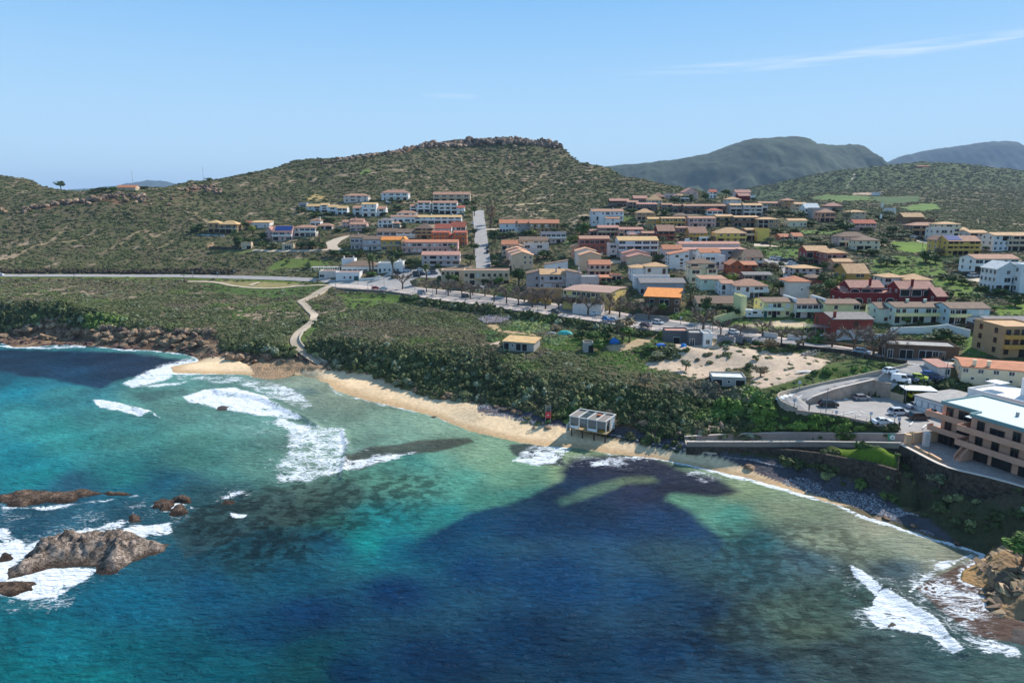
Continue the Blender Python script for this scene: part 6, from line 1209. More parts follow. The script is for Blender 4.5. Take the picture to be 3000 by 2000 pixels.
CARS = [('G', 165, 385, 136, '#8b96a2', 'van', 'blue grey minivan parked on the promenade, first from the restaurant end'), ('G', 772, 428, 136, '#1f2f2e', 'suv', 'dark green car between the first bare trees on the promenade'),
 ('H', 512, 928, 136, '#3a424a', 'suv', 'dark grey car on the promenade opposite the long yellow building'), ('H', 1040, 955, 136, '#e9e9ea', 'hatch', 'white hatchback with dark wheels driving past the yellow end wall'),
 ('H', 1212, 1032, 136, '#2f7fc0', 'hatch', 'bright blue hatchback parked at the end of the promenade'), ('H', 1320, 1040, 136, '#aebccb', 'hatch', 'pale silver blue car parked right behind the bright blue hatchback'),
 ('H', 665, 848, 110, '#d9d9da', 'hatch', 'white car parked under the overhang of the yellow building'), ('H', 1915, 1080, 132, '#c9ccd0', 'suv', 'silver estate car below the orange roofed seafront block'), ('H', 1750, 1125, 132, '#6a4d54', 'suv', 'mauve car beside the railing above the dirt track'),
 ('I', 795, 1215, 132, '#e4e4e4', 'hatch', 'white hatchback on the road behind the concrete pallet stacks'), ('J', 490, 928, 146, '#b4bcc6', 'suv', 'silver blue estate car on the road below the brick red building'),
 ('K', 1200, 215, 196, '#eceff2', 'hatch', 'white hatchback coming down the access road above the car park'), ('K', 1290, 290, 145, '#efefee', 'van', 'white delivery van parked on the terrace above the car park'), ('K', 1368, 283, 140, '#24405f', 'hatch', 'dark blue car beside the white delivery van'),
 ('K', 1445, 272, 140, '#b9c737', 'hatch', 'yellow green car between two blue ones above the car park'), ('K', 1535, 248, 142, '#2462ad', 'hatch', 'bright blue car nearest the small white shed'), ('K', 1580, 268, 140, '#1c3a66', 'hatch', 'navy car at the right end of the upper parked row'),
 ('K', 665, 503, 176, '#17191c', 'suv', 'black off-road car in the car park under the retaining wall'), ('K', 950, 448, 184, '#8c9096', 'hatch', 'grey hatchback near the wall corner in the car park'), ('K', 1425, 520, 175, '#c9ccd2', 'sedan', 'pale grey car against the low building with blue frames'),
 ('K', 1265, 572, 186, '#c3c7cd', 'suv', 'large silver car in the middle of the car park'), ('K', 1440, 615, 182, '#2c3236', 'suv', 'dark grey estate car nearest the peach hotel'), ('K', 1130, 655, 178, '#eceef0', 'sedan', 'white car with an open door by the seaward rail'), ('K', 1610, 575, 168, '#d5d8dc', 'hatch', 'pale car half hidden behind the peach hotel'),
 ('B', 708, 1494, 178, '#a3161d', 'hatch', 'red hatchback on the forecourt opposite the restaurant'), ('B', 818, 1500, 175, '#c6cbd2', 'sedan', 'silver car just right of the red hatchback'), ('B', 1130, 1250, 185, '#dfe4ea', 'hatch', 'white car parked beside the white restaurant annexe'), ('B', 1010, 1282, 175, '#20242c', 'suv', 'black car in front of the white restaurant annexe'),
 ('B', 925, 1305, 178, '#dfe3e8', 'hatch', 'white car parked nearest the middle restaurant palm'), ('B', 1262, 1280, 170, '#2a2f36', 'hatch', 'upper of two dark cars left of the bare palm'), ('B', 1278, 1318, 175, '#1d2b33', 'suv', 'lower of two dark cars left of the bare palm'), ('B', 1322, 1240, 182, '#d7dade', 'hatch', 'white car furthest back in the restaurant car park'),
 ('B', 1350, 1290, 120, '#252a3a', 'hatch', 'dark navy car just behind the bare palm'), ('B', 1440, 1282, 178, '#d9dbe0', 'sedan', 'white car just right of the bare palm'), ('B', 1515, 1282, 182, '#81808c', 'suv', 'mauve grey car at the right end of the restaurant car park'), ('B', 1488, 1238, 178, '#30323c', 'hatch', 'dark car below the salmon roofed terrace'),
 ('B', 890, 305, 180, '#e9ebee', 'van', 'white van among bushes below the pale blue villa'), ('B', 2048, 600, 85, '#e2e6ec', 'hatch', 'white car on the upper steep street'), ('B', 2252, 930, 95, '#1d2026', 'hatch', 'upper black car parked on the right of the steep street'), ('B', 2250, 990, 95, '#23252b', 'suv', 'lower black car parked on the right of the steep street'), ('B', 2268, 1185, 95, '#6d7480', 'hatch', 'grey car at the foot of the steep street'),
 ('E', 1130, 1203, 175, '#e8ebee', 'hatch', 'first white car from the left in the upper town car park'), ('E', 1218, 1213, 172, '#e3e7eb', 'suv', 'second white car from the left in the upper town car park'), ('E', 1290, 1240, 175, '#22262b', 'suv', 'black car in the row by the green bank'), ('E', 1403, 1275, 178, '#dfe4e6', 'hatch', 'white car apart from the row, beside the dark shrubs'),
 ('E', 1445, 1300, 150, '#e6e6e8', 'hatch', 'white car above the grey villa roof'), ('E', 1415, 1345, 120, '#2a2d33', 'hatch', 'black car behind the grey villa'), ('E', 1295, 1488, 95, '#d6dbe2', 'hatch', 'white car in the lane beside the grey villa'), ('E', 1395, 1235, 178, '#1d3a3a', 'hatch', 'dark teal car at the right end of the row by the green bank'),
 ('F', 1705, 1112, 180, '#b8bcc0', 'suv', 'silver car parked below the long off white villa'), ('F', 968, 622, 175, '#cfd9e4', 'hatch', 'pale blue car at the top of the sloping driveway'), ('F', 1040, 640, 172, '#262b36', 'suv', 'dark car next to the pale blue one on the sloping driveway'), ('D', 1840, 1045, 180, '#eef0f2', 'van', 'white van in front of the dormered yellow house'), ('E', 1005, 968, 178, '#1c2e33', 'hatch', 'dark car in the lane beside the olive tree'), ('M', 2, 64, 180, '#e4e8ec', 'hatch', 'white car on the coast road at the far left edge')]
for c in CARS: car(*c, full=c[0] in 'KGHJ')
def campervan():
 p = gq('I', 1095, 992); o = root_at('motorhome', (p[0], p[1], p[2]+.1), 'white motorhome parked on the grass beside the pale yellow wall', 'motorhome', None, R(0))
 b = MB(); prof = [(-3.4, .4), (3.4, .4), (3.4, 2.9), (-2.2, 2.9), (-3.0, 3.05), (-3.6, 2.7), (-3.6, 2.1), (-2.8, 1.9), (-3.4, 1.2)]; b.prism(prof, -1.1, 1.1); b.build('body', mat('camper_body', '#e8e6da', .4), o)
 g = MB()
 for x0, x1, z0, z1 in ((-1.4, .2, 1.6, 2.3), (1.8, 2.7, 1.6, 2.3), (-2.9, -2.1, 1.3, 1.85)): g.box(x0, x1, -1.13, -1.09, z0, z1)
 g.box(3.38, 3.43, -.6, .6, 1.6, 2.3); g.build('windows', M_CGL, o)
 s_ = MB(); s_.box(-2.6, 3.3, -1.12, -1.1, 1.0, 1.12); s_.build('stripe', mat('camper_stripe', '#5d6b74'), o)
 w_ = MB(); w_.bar((0, -.12, 0), (0, .12, 0), .36, 14); me = w_.mesh('wheel', M_TYRE)
 for sx in (-2.5, 2.2):
  for sy in (-.98, .98): link('wheel', me, o, (sx, sy, .36))
campervan()
# ================================================================ SEAFRONT WALLS AND RAILS
def wall_thing(name, label, line, w_, top, bot, m, cat='wall', zt=None, zb=None, coping=None):
 me = wall_mesh(line, w_, top, bot, zt, zb); me.materials.append(m)
 if coping is None: o = link(name, me); tag(o, label, cat); return o
 o = root_at(name, line[0], label, cat); c = link('wall_body', me, o); c.matrix_local = Matrix.Translation(-Vector(line[0]))
 me = wall_mesh(line, w_+.16, top+.12, top+.003, zt, None if zt is None else np.asarray(zt)+top+.003); me.materials.append(coping); c = link('coping', me, o); c.matrix_local = Matrix.Translation(-Vector(line[0])); return o
M_COPE = mat('pale_coping', '#d9c9ba', .8, .1, .8)
wall_thing('promenade_retaining_wall', 'long grey retaining wall holding up the seafront promenade', T0, .4, .12, -4.5, mat('promenade_wall_concrete', '#77706a', .95, .35, .5), zt=T0[:, 2], zb=T0[:, 2]-4.5)
def rail_thing(name, label, line, post=2.6, hgt=1.0, m=None, zl=0, thick=.035, rails=(1.0, .55)):
 ln = resample(line, post); o = root_at(name, ln[0], label, 'railing'); b = MB(); q = MB(); L0 = Vector(ln[0])
 for p in ln: v0 = Vector(p)-L0; b.bar(v0+Vector((0, 0, zl)), v0+Vector((0, 0, zl+hgt)), thick*1.2, 4)
 for p0, p1 in zip(ln[:-1], ln[1:]):
  for r_ in rails: q.bar(Vector(p0)-L0+Vector((0, 0, zl+hgt*r_)), Vector(p1)-L0+Vector((0, 0, zl+hgt*r_)), thick*.8, 4)
 b.build('posts', m, o); q.build('rails', m, o); return o
M_RAIL = mat('rail_metal', '#6d6a68', .5)
ln = T0.copy(); n_ = normals(ln); ln[:, :2] += n_*.25; ln[:, 2] += .2
rail_thing('promenade_railing', 'thin grey railing along the outer edge of the promenade', ln, 2.4, 1.05, M_RAIL)
ln = E0.copy(); n_ = normals(ln); ln[:, :2] += n_*.1
wall_thing('roadside_wall', 'low dark wall between the road and the bare field', ln[int(len(ln)*.12):], .35, .9, -1.5, M_STONE)
# access road parapet and car park retaining wall
o_ln = smooth_line(resample(gl_pts(ACC_O), 2.0), 2); wall_thing('road_parapet', 'curving pale parapet on the outer side of the access road', o_ln, .3, .85, -1.2, mat('parapet_concrete', '#c0b09b', .9, .25, .5))
rw = pl('K', [(478, 482, 11.3), (520, 480, 11.3), (640, 462, 11.3), (800, 440, 11.3), (1045, 408, 11.3)])
top_ = np.interp(np.linspace(0, 1, len(rw)), [0, .1, .4, 1], [1.0, 1.8, 3.0, 4.3]); M_PWALL = mat('stained_pink_concrete', '#bba593', .95, .4, .35, 0, .1, col2='#8f7d6e')
wall_thing('car_park_wall', 'tall stained pinkish retaining wall behind the car park', rw, .4, 0, 0, M_PWALL, zt=rw[:, 2]+top_, zb=rw[:, 2]-1, coping=M_COPE)
rw = pl('K', [(1047, 408, 11.3), (1195, 438, 11.3)]); wall_thing('car_park_wall', 'pinkish wall turning the corner of the car park in sunlight', rw, .4, 0, 0, M_PWALL, zt=rw[:, 2]+4.1, zb=rw[:, 2]-1)
rw = pl('K', [(1197, 440, 11.3), (1312, 472, 11.3)]); wall_thing('car_park_wall', 'lower beige wall beside the white carport', rw, .3, 0, 0, mat('beige_render', '#c3ab8c', .9, .2), zt=rw[:, 2]+2.0, zb=rw[:, 2]-1)
rw = pl('K', [(1200, 340, 14.0), (1430, 320, 14.0), (1640, 285, 14.4)]); wall_thing('white_yard_wall', 'whitewashed wall below the upper row of parked cars', rw, .3, 1.0, -3.2, mat('whitewash', '#dcdad6', .9, .2, .3))
rl = pl('K', [(290, 512, 11.6), (400, 545, 11.4), (700, 575, 11.3), (1000, 640, 11.3), (1260, 700, 11.3)])
wall_thing('car_park_edge_wall', 'low pinkish wall along the seaward edge of the car park', rl, .35, .35, -2.0, M_PINKW); l2 = rl.copy(); l2[:, 2] += .35
rail_thing('car_park_railing', 'row of thin posts and rails on the seaward wall of the car park', l2, 2.2, .9, M_RAIL)
# carport
p = gq('K', 1430, 425); o = root_at('carport', p, 'small white roofed carport over a yellow car', 'carport', None, R(-10)); b = MB(); b.box(-3.6, 3.6, -2.4, 2.4, 2.35, 2.5); b.build('roof', mat('carport_roof', '#e9e8e2', .6), o)
for sx in (-3.4, 3.4):
 for sy in (-2.2, 2.2): MB().box(-.06, .06, -.06, .06, -.5, 2.34).build('post', M_METAL, o, Matrix.Translation((sx, sy, 0)))
car('K', 1430, 428, 175, '#d8c928', 'hatch', 'bright yellow car under the small white carport', lift=.1, full=False)
# beach ramp: path, inner wall, parapet, stone sea wall
co = np.vstack([rp+np.c_[nr*-2.0, np.zeros(len(rp))], rp+np.c_[nr*2.2, np.zeros(len(rp))]]); k = len(rp)
me = npmesh('beach_ramp', co+np.array((0, 0, .25)), [(i, i+1, i+1+k, i+k) for i in range(k-1)], [M_PATH]); tag(link('beach_ramp', me), kind='structure')
iw = rp.copy(); iw[:, :2] += nr*2.35; fr_ = np.linspace(0, 1, k)
wall_thing('ramp_wall', 'long grey mauve wall on the inland side of the beach ramp', iw, .35, 0, 0, mat('ramp_wall_render', '#a8958b', .9, .2, .4), zt=rp[:, 2]+np.interp(fr_, [0, .3, .55, 1], [.9, 1.6, 1.9, 2.0]), zb=rp[:, 2]-.8, coping=M_COPE)
ow = rp.copy(); ow[:, :2] -= nr*2.1
wall_thing('ramp_parapet', 'low parapet with a pale top on the seaward side of the ramp', ow, .3, 0, 0, mat('parapet_pink', '#9c8a7e', .9, .2, .5), zt=rp[:, 2]+1.1, zb=rp[:, 2]-.1, coping=M_COPE)
sw_ = rp.copy(); sw_[:, :2] -= nr*2.15
wall_thing('sea_wall', 'dark rough stone sea wall carrying the beach ramp', sw_, .7, 0, 0, M_STONE, zt=rp[:, 2]-.08, zb=np.full(k, 1.6))
l2 = ow.copy(); l2[:, 2] = rp[:, 2]+1.22; rail_thing('ramp_railing', 'thin rail on top of the ramp parapet', l2[:int(k*.55)], 2.5, .8, M_RAIL)
gw = pl('K', [(640, 905, 7.0), (900, 955, 6.9), (1080, 985, 7.2), (1255, 1040, 7.6)]); wall_thing('stone_garden_wall', 'dark stone wall under the triangle of bright grass', gw, .8, -.1, -5, M_STONE)
gw = pl('K', [(150, 858, 4.2), (400, 872, 5.4), (640, 902, 6.8)]); wall_thing('stone_garden_wall', 'low dark stone wall with shrubs below the middle of the ramp', gw, .8, -.1, -3.4, M_STONE)
tw = pl('K', [(1285, 818, 10.2), (1420, 885, 10.2), (1540, 950, 10.2), (1700, 1025, 10.2), (2050, 1102, 10.2), (2352, 1186, 10.2), (2700, 1290, 10.2)])
wall_thing('terrace_wall', 'high dark overgrown wall under the hotel terrace', tw, .6, -.15, -8.0, M_STONE, coping=M_COPE)
for a0, a1, lb in (((1415, 850), (1530, 915), 'peach planter wall nearest the ramp gate'), ((1535, 910), (1640, 970), 'peach planter wall further along the hotel terrace edge')):
 q = pl('K', [(*a0, 10), (*a1, 10)]); wall_thing('planter_wall', lb, q, .5, .3, -1.2, WM('peach'))
p = P(*zp('K', 1345, 840), 9.6); o = root_at('gate_pillars', p, 'pair of peach pillars where the ramp meets the hotel terrace', 'gate'); MB().box(-.5, .5, -.5, .5, -1, 2.6).build('pillar', WM('peach'), o); MB().box(3.6, 4.6, -.2, .9, -1, 2.9).build('pillar', WM('pale'), o)
q = pl('K', [(1400, 745, 11.3), (1470, 738, 11.3), (1660, 728, 11.3)]); wall_thing('car_park_end_wall', 'peach wall dropping from the car park to the hotel terrace', q, .3, .5, -2.4, WM('peach'))
# signs on the ramp wall
def flat_sign(name, label, z, x, y, alt, w_, h_, paint_, rz=0, extra=None):
 p = P(*zp(z, x, y), alt); o = root_at(name, p, label, 'sign', None, R(rz)); MB().box(-w_/2, w_/2, -.04, .04, -h_/2, h_/2).build('panel', paint_, o)
 if extra: extra(o)
 return o
M_SGR = mat('sign_green', '#4f9a7a', .6); M_SBL = mat('sign_blue', '#3f68a5', .6); M_SWH = mat('sign_white', '#dfe5e4', .6)
sang = math.degrees(math.atan2(rp[-6, 1]-rp[-14, 1], rp[-6, 0]-rp[-14, 0])); j_ = int(np.argmin(np.abs([proj(*q)[0]-2606 for q in iw])))
def sgn_at(j, off): return iw[j]+np.array((-nr[j, 0]*.24+off*math.cos(R(sang)), -nr[j, 1]*.24+off*math.sin(R(sang)), 1.15))
q = sgn_at(j_, -.1); o = root_at('round_emblem_sign', q, 'green sign with a white disc emblem on the ramp wall', 'sign', None, R(sang)); MB().box(-.9, .9, -.03, .03, -.75, .75).build('panel', M_SGR, o); MB().bar((0, -.03, 0), (0, -.06, 0), .55, 20).build('emblem_disc', M_SWH, o); MB().bar((0, -.061, -.1), (0, -.07, -.1), .25, 3).build('emblem_mark', M_SGR, o)
q = sgn_at(j_, 1.9); o = root_at('blue_picture_sign', q, 'blue picture sign right of the green emblem on the ramp wall', 'sign', None, R(sang)); MB().box(-.85, .85, -.03, .03, -.6, .6).build('panel', M_SBL, o); MB().box(-.7, .2, -.05, -.032, -.45, -.15).build('pale_band', mat('sign_sand', '#c8b48c'), o)
# slim concrete strip wall on the pebbles
q = gl_pts(zl('L', [(1575, 825), (1700, 845), (1840, 862)])); wall_thing('beach_kerb', 'pale concrete strip half buried in the pebbles by the ramp foot', q, .5, .25, -.5, M_PATH)
# ================================================================ HOTEL
def hotel():
 A = P(*zp('X', 145, 292), 18.2); A = np.array((A[0], A[1], 9.4)); ang = math.atan2(-.93, .37)
 o = root_at('hotel', A, 'three storey peach hotel with long balconies and a pale flat roof at the right edge', 'hotel', None, ang)
 SAL, COR = mat('hotel_peach', '#d8a286', .9, .15, .4), mat('cornice_teal', '#7f9a98', .8)
 NO_BUSH.append((A[0]+4, A[1]-6, 12)); NO_BUSH.append((A[0]+14, A[1]-12, 14))
 MB().box(0, 8.2, 0, 12, -3, 8.6).box(8.2, 30, -3, 12, -3, 8.6).build('wall', SAL, o)
 MB().box(-.3, 8, -.4, 12.3, 8.6, 9.0).box(8, 30.3, -3.4, 12.3, 8.605, 9.005).box(-.3, 7.9, -.4, -.1, 9.0, 9.35).box(7.9, 30.3, -3.4, -3.1, 9.01, 9.36).box(-.3, 0, -.1, 12, 9.002, 9.352).box(-.3, 30, 12, 12.3, 9.004, 9.354).box(7.9, 8.2, -3.1, -.1, 9.006, 9.36).build('cornice', COR, o)
 r_ = MB().box(.02, 8.18, -.08, 11.98, 9.01, 9.04).box(8.21, 30, -3.08, 11.97, 9.015, 9.045).build('roof', mat('pale_roof_deck', '#c3d0d0', .7, .08, .6), o)
 MB().box(12, 12.5, 4, 4.4, 9.05, 9.9).build('chimney', M_METAL, r_); MB().box(14, 14.5, 5, 5.4, 9.05, 9.8).build('chimney', M_METAL, r_)
 for lv in (2.9, 5.9):
  e = -2.6 if lv > 5 else -1.8
  b = MB().box(e, 6.7, -1.7, -.003, lv-.25, lv).box(e, 6.7, -1.7, -1.55, lv+.001, lv+.95).box(e, e+.15, -1.55, 0, lv+.001, lv+.95); b.box(e, -.003, 0, 2, lv-.25, lv).build('balcony', SAL, o)
  MB().box(6.7, 30, -4.9, -3.003, lv-.25, lv).box(6.7, 30, -4.9, -4.75, lv+.001, lv+.95).box(6.7, 6.85, -4.75, 0, lv+.001, lv+.95).build('balcony', SAL, o)
 MB().box(6.9, 8.1, -3.1, -.2, 8.2, 8.35).build('awning', M_SWH, o)
 def op(ch, x, y, z, rz=0): w__ = link('door' if ch in 'D' else 'window', open_mesh(ch, 'b'), o); w__.matrix_local = Matrix.Translation((x, y, z)) @ Matrix.Rotation(rz, 4, 'Z')
 for lv in (2.95, 5.95):
  for x, c in ((1.6, 'd'), (5.2, 'D')): op(c, x, 0, lv)
  for x, c in ((10.2, 'd'), (13.4, 'W' if lv > 5 else 'd'), (17, 'd'), (20.6, 'd'), (24, 'd')): op(c, x, -3, lv)
  op('d', 0, 3, lv, -math.pi/2); op('w', 0, 7, lv+.9, -math.pi/2)
 for x in (1.5, 4, 6.5): op('L' if x > 5 else 'D', x, 0, .05)
 for x in (10.5, 15, 20): op('L', x, -3, .05)
 # outside stair with solid sides
 s_ = MB(); s_.box(8.3, 9.5, -6.6, -3.01, -.1, .25)
 for i in range(8): s_.box(8.4, 9.4, -6.4+i*.4, -3.02, .25+i*.32, .25+(i+1)*.32)
 s_.build('stair', SAL, o)
 b = MB(); b.prism([(-6.6, 0), (-3.02, 0), (-3.02, 3.8), (-3.3, 3.8), (-6.6, 1.1)], 0, .15); me = b.mesh('stair_side', SAL)
 for x in (8.25, 9.55): q = link('stair_side', me, o); q.matrix_local = Matrix.Translation((x, 0, 0)) @ Matrix.Rotation(math.pi/2, 4, 'Z')
 return A, ang
HA, HANG = hotel()
def uframe(name, label, px, py, alt, z0, boxes, cat='building', ops=()):
 A = P(px, py, alt); o = root_at(name, (A[0], A[1], z0), label, cat, None, HANG)
 for nm, m, bx in boxes:
  b = MB()
  for q in bx: b.box(*q)
  b.build(nm, m, o)
 for ch, x, y, z, rz, tr in ops: w__ = link('window', open_mesh(ch, tr), o); w__.matrix_local = Matrix.Translation((x, y, z)) @ Matrix.Rotation(rz, 4, 'Z')
 NO_BUSH.append((A[0]+8, A[1]-6, 15)); return o
WW_ = WM('white'); DK = mat('white_roof_deck', '#e3e3e0', .7, .06, .5)
uframe('modern_house', 'white flat roofed modern house behind the peach hotel', 2836, 1137, 16.6, 11.3, [('wall', WW_, [(0, 26, 0, 13, -2, 5.0), (8, 26, 6, 16, 5.0, 8.6)]), ('parapet', WW_, [(-.05, 26, -.05, .2, 5.002, 5.5), (-.05, .2, .2, 13, 5.002, 5.5), (7.95, 26, 5.95, 6.2, 8.602, 9.1), (7.95, 8.2, 6.2, 16, 8.602, 9.1)]), ('roof', DK, [(.2, 26, .2, 12.9, 5.003, 5.03), (8.2, 26, 6.2, 15.9, 8.603, 8.63)]), ('canopy', DK, [(1.2, 4.6, 4, 7.5, 6.9, 7.05)])], 'house',
  [('d', 11, 6, 5.3, 0, 'w'), ('W', 15.5, 6, 5.4, 0, 'w'), ('d', 8, 9, 5.3, -math.pi/2, 'w'), ('W', 6, 0, 1.2, 0, 'w')])
uframe('low_building', 'low building with a bare grey roof and a row of blue framed windows', 2681, 1155, 14.9, 11.3, [('wall', WM('pblue'), [(0, 11.5, 0, 13, -2, 3.3)]), ('roof', RM('felt'), [(-.3, 11.8, -.3, 13.3, 3.301, 3.55)])], 'building', [('u', 1.2+1.65*i, 0, 1.1, 0, 'blue') for i in range(6)])
# ================================================================ BEACH HUT AND TOWER
def hut():
 A = P(*zp('f', 362, 425), 3.35); o = root_at('beach_hut', A, 'weathered white framed beach kiosk on stilts above the pebbles', 'beach hut', None, R(-30)); w_, D_ = 9.8, 5.6; NO_BUSH.append((A[0]+6, A[1], 8))
 Wm, Gm = mat('weathered_white_wood', '#d8d4cb', .8, .2, 2), mat('grey_shade_cloth', '#8b827a', .95, .25, 3)
 MB().box(-.1, w_+.1, -.1, D_+.1, -.2, 0).build('deck', mat('deck_boards', '#b09468', .85, .3, 2), o)
 me = MB().box(-.12, .12, -.12, .12, -2.4, -.2).mesh('stilt', M_DARK)
 for x in (.3, 3.3, 6.5, 9.5):
  for y in (.4, D_-.4): link('stilt', me, o, (x, y, 0))
 me = MB().box(-.11, .11, -.11, .11, 0, 3.2).mesh('post', Wm)
 for x in (0, 2.45, 4.9, 7.35, 9.8): link('post', me, o, (x, 0, 0)); link('post', me, o, (x, D_, 0))
 link('post', me, o, (9.8, 2.6, 0))
 me = MB().box(-.12, .12, -.6, D_+.9, 3.2, 3.42).mesh('roof_beam', Wm)
 for x in (0, 2.45, 4.9, 7.35, 9.8): link('roof_beam', me, o, (x, 0, 0))
 MB().box(0, w_, D_-.15, D_+.15, 3.43, 3.65).box(0, w_, -.1, .1, 3.0, 3.19).build('roof_beam', Wm, o)
 for x in (0, 4.9, 7.35): MB().box(x+.13, x+2.32, .1, D_-.1, 3.2, 3.24).build('shade_cloth', Gm, o)
 for x in (0, 4.9, 7.35): MB().box(x+.13, x+2.32, -.05, 0, 1.15, 3.0).build('front_screen', Gm, o)
 MB().prism([(0, 1.6), (0, 3.1), (1.9, 3.1)], -.03, .03).build('side_screen', Gm, o, Matrix.Translation((9.8, .1, 0)) @ Matrix.Rotation(math.pi/2, 4, 'Z'))
 for x in (0, 4.9): MB().box(x+.12, x+2.33, -.06, .02, .1, .75).build('front_board', mat('white_board', '#dfe2e6', .6), o)
 MB().box(.1, 9.6, D_-.3, D_-.2, 0, 3.1).build('back_wall', mat('hut_wall', '#c9ccc6', .8, .2, 1), o); MB().box(1.0, 8, 2.6, 2.75, 0, 1.1).build('counter', mat('counter_grey', '#8f9698', .7), o)
 MB().box(9.72, 9.84, 3.2, D_-.1, 0, 3.1).build('side_panel', Wm, o)
 p_ = MB()
 for i, (y, z) in enumerate(((3.6, 2.5), (4.3, 2.1), (3.8, 1.6), (4.6, 1.3), (4.0, .8), (4.8, 2.6), (4.7, .6))): p_.box(9.84, 9.86, y, y+.5, z, z+.38)
 p_.build('blue_mural', mat('mural_blue', '#5fa2c4', .7), o); MB().box(7.6, 9.0, .6, 2.0, .01, .12).build('yellow_mat', mat('yellow_mat', '#d8a93a'), o); MB().box(6.2, 7.2, 2.5, 3.6, 3.45, 3.75).build('roof_bundle', mat('red_bundle', '#a4634a', .9), o)
 MB().box(-.9, -.7, -.4, 1.4, -1.2, .9).build('side_rail', Wm, o)
hut()
def tower():
 p = gq('L', 537, 612); o = root_at('lifeguard_tower', p, 'red and white lifeguard tower on the pebbles left of the beach hut', 'lifeguard tower')
 me = MB().box(-.07, .07, -.07, .07, -.3, 4.2).mesh('leg', M_METAL)
 for x in (-.65, .65):
  for y in (-.65, .65): link('leg', me, o, (x, y, 0))
 MB().box(-.75, .75, -.75, .75, 1.3, 1.4).build('platform', mat('platform_grey', '#9a9a9a'), o)
 MB().box(-.75, .75, -.76, -.7, 1.2, 2.9).box(.7, .76, -.7, .7, 1.2, 2.9).build('red_panel', mat('lifeguard_red', '#d14a4e', .6), o); MB().box(-.15, .15, -.79, -.765, 1.9, 2.2).build('white_mark', M_SWH, o)
 b = MB()
 for z in (3.3, 3.7, 4.2): b.box(-.7, .7, -.72, -.66, z, z+.06).box(-.7, .7, .66, .72, z, z+.06).box(-.72, -.66, -.65, .65, z, z+.06).box(.66, .72, -.65, .65, z, z+.06)
 b.build('guard_rail', M_METAL, o)
tower()
# ================================================================ SHACKS, RUINS, STACKS
one('field_shack', 'grey block shack with a sloping straw coloured roof among prickly pears', 'G', 1292, 1708, 1162, 1045, 6.5, 's', 985, 'LoLL.', 'block', 'yel', rot=-20, side='.', cat='shack', rh=.7)
one('block_ruin', 'roofless concrete block ruin right of the field shack', 'H', 895, 1025, 1470, 1350, 4, 'f', None, '.L', 'block', 'dark', cat='ruin', side='')
one('concrete_kiosk', 'unfinished concrete kiosk with a white slab roof on the bare ground', 'L', 1790, 2050, 342, 283, 6, 'f', 270, 'LoL', 'block', 'white', rot=-8, cat='kiosk', side='L')
house('roadside_ruin', 'long crumbling stone house with a partly red roof beside the road', [b_('c', 325, 560, 365, 240, 6, 'f', None, '.L.', 'dgrey', 'salmon', rot=-5, side=''), b_('c', 560, 705, 378, 262, 6, 'f', None, 'd.', 'dgrey', 'felt', rot=-5, side=''), b_('c', 705, 792, 388, 268, 6, 'f', None, 'w', 'white', 'felt', rot=-5, side='o')], 'ruin')
def stack(z, x, y, lbl, n=9, w_=1.6):
 p = gq(z, x, y); o = root_at('pallet_stack', p, lbl, 'stack', 'pallet stacks beside the road', R(-35)); b = MB()
 for i in range(n): b.box(-w_/2, w_/2, -w_/2, w_/2, i*.42, i*.42+.2, 0).box(-w_/2+.12, w_/2-.12, -w_/2+.12, w_/2-.12, i*.42+.2, (i+1)*.42, 1)
 b.build('slabs', [mat('slab_grey', '#b3b3b6', .9, .15, 1), M_DARK], o)
for i, (x, y, n_s) in enumerate(((868, 350, 6), (902, 355, 6), (940, 358, 7), (990, 356, 5), (1030, 335, 6), (1075, 345, 6), (1120, 342, 4), (1165, 350, 4))):
 stack('c', x, y, ['leftmost', 'second', 'third', 'fourth', 'fifth', 'sixth', 'seventh', 'rightmost'][i]+' stack of grey concrete slabs beside the roadside ruin', n_s)
def blob(name, z, x, y, sx_, sy_, sz_, colr, label, cat, lift=0):
 p = gq(z, x, y); bm = bmesh.new(); bmesh.ops.create_icosphere(bm, subdivisions=3, radius=1)
 for v in bm.verts:
  n__ = vnoise(np.float64(v.co.x*2+x), np.float64(v.co.y*2+v.co.z*1.7+y)); v.co *= .75+.5*float(n__); v.co.x *= sx_; v.co.y *= sy_; v.co.z = max(v.co.z, -.15)*sz_
 me = bpy.data.meshes.new(name); bm.to_mesh(me); bm.free(); me.materials.append(mat(name+'_cover', colr, .6, .15, 2)); o = link(name, me, None, (p[0], p[1], p[2]+lift)); tag(o, label, cat)
blob('tarpaulin_heap', 'H', 645, 1225, 2.8, 1.3, 1.6, '#4fc0b6', 'turquoise tarpaulin heap among the prickly pears', 'tarpaulin'); blob('tarpaulin_heap', 'H', 1318, 1340, 1.7, 1.2, 1.6, '#2f74c0', 'blue tarpaulin covered heap by the dirt track', 'tarpaulin')
blob('tarpaulin_heap', 'H', 1960, 1385, 1.8, 1.1, 1.1, '#3a7fd0', 'blue tarpaulin heap left in front of the roadside ruin', 'tarpaulin'); blob('tarpaulin_heap', 'c', 512, 390, .9, .9, 1.1, '#3a8ad0', 'small blue barrel shaped cover beside the ruin door', 'tarpaulin')
blob('white_bundle', 'H', 455, 1215, 1.8, .8, .9, '#d6d2d6', 'pale bundle left of the turquoise tarpaulin', 'bundle'); blob('rubble_scrap', 'K', 470, 205, 3.4, .7, .4, '#d8d4cc', 'white strip of rubble on the bare field', 'rubble')
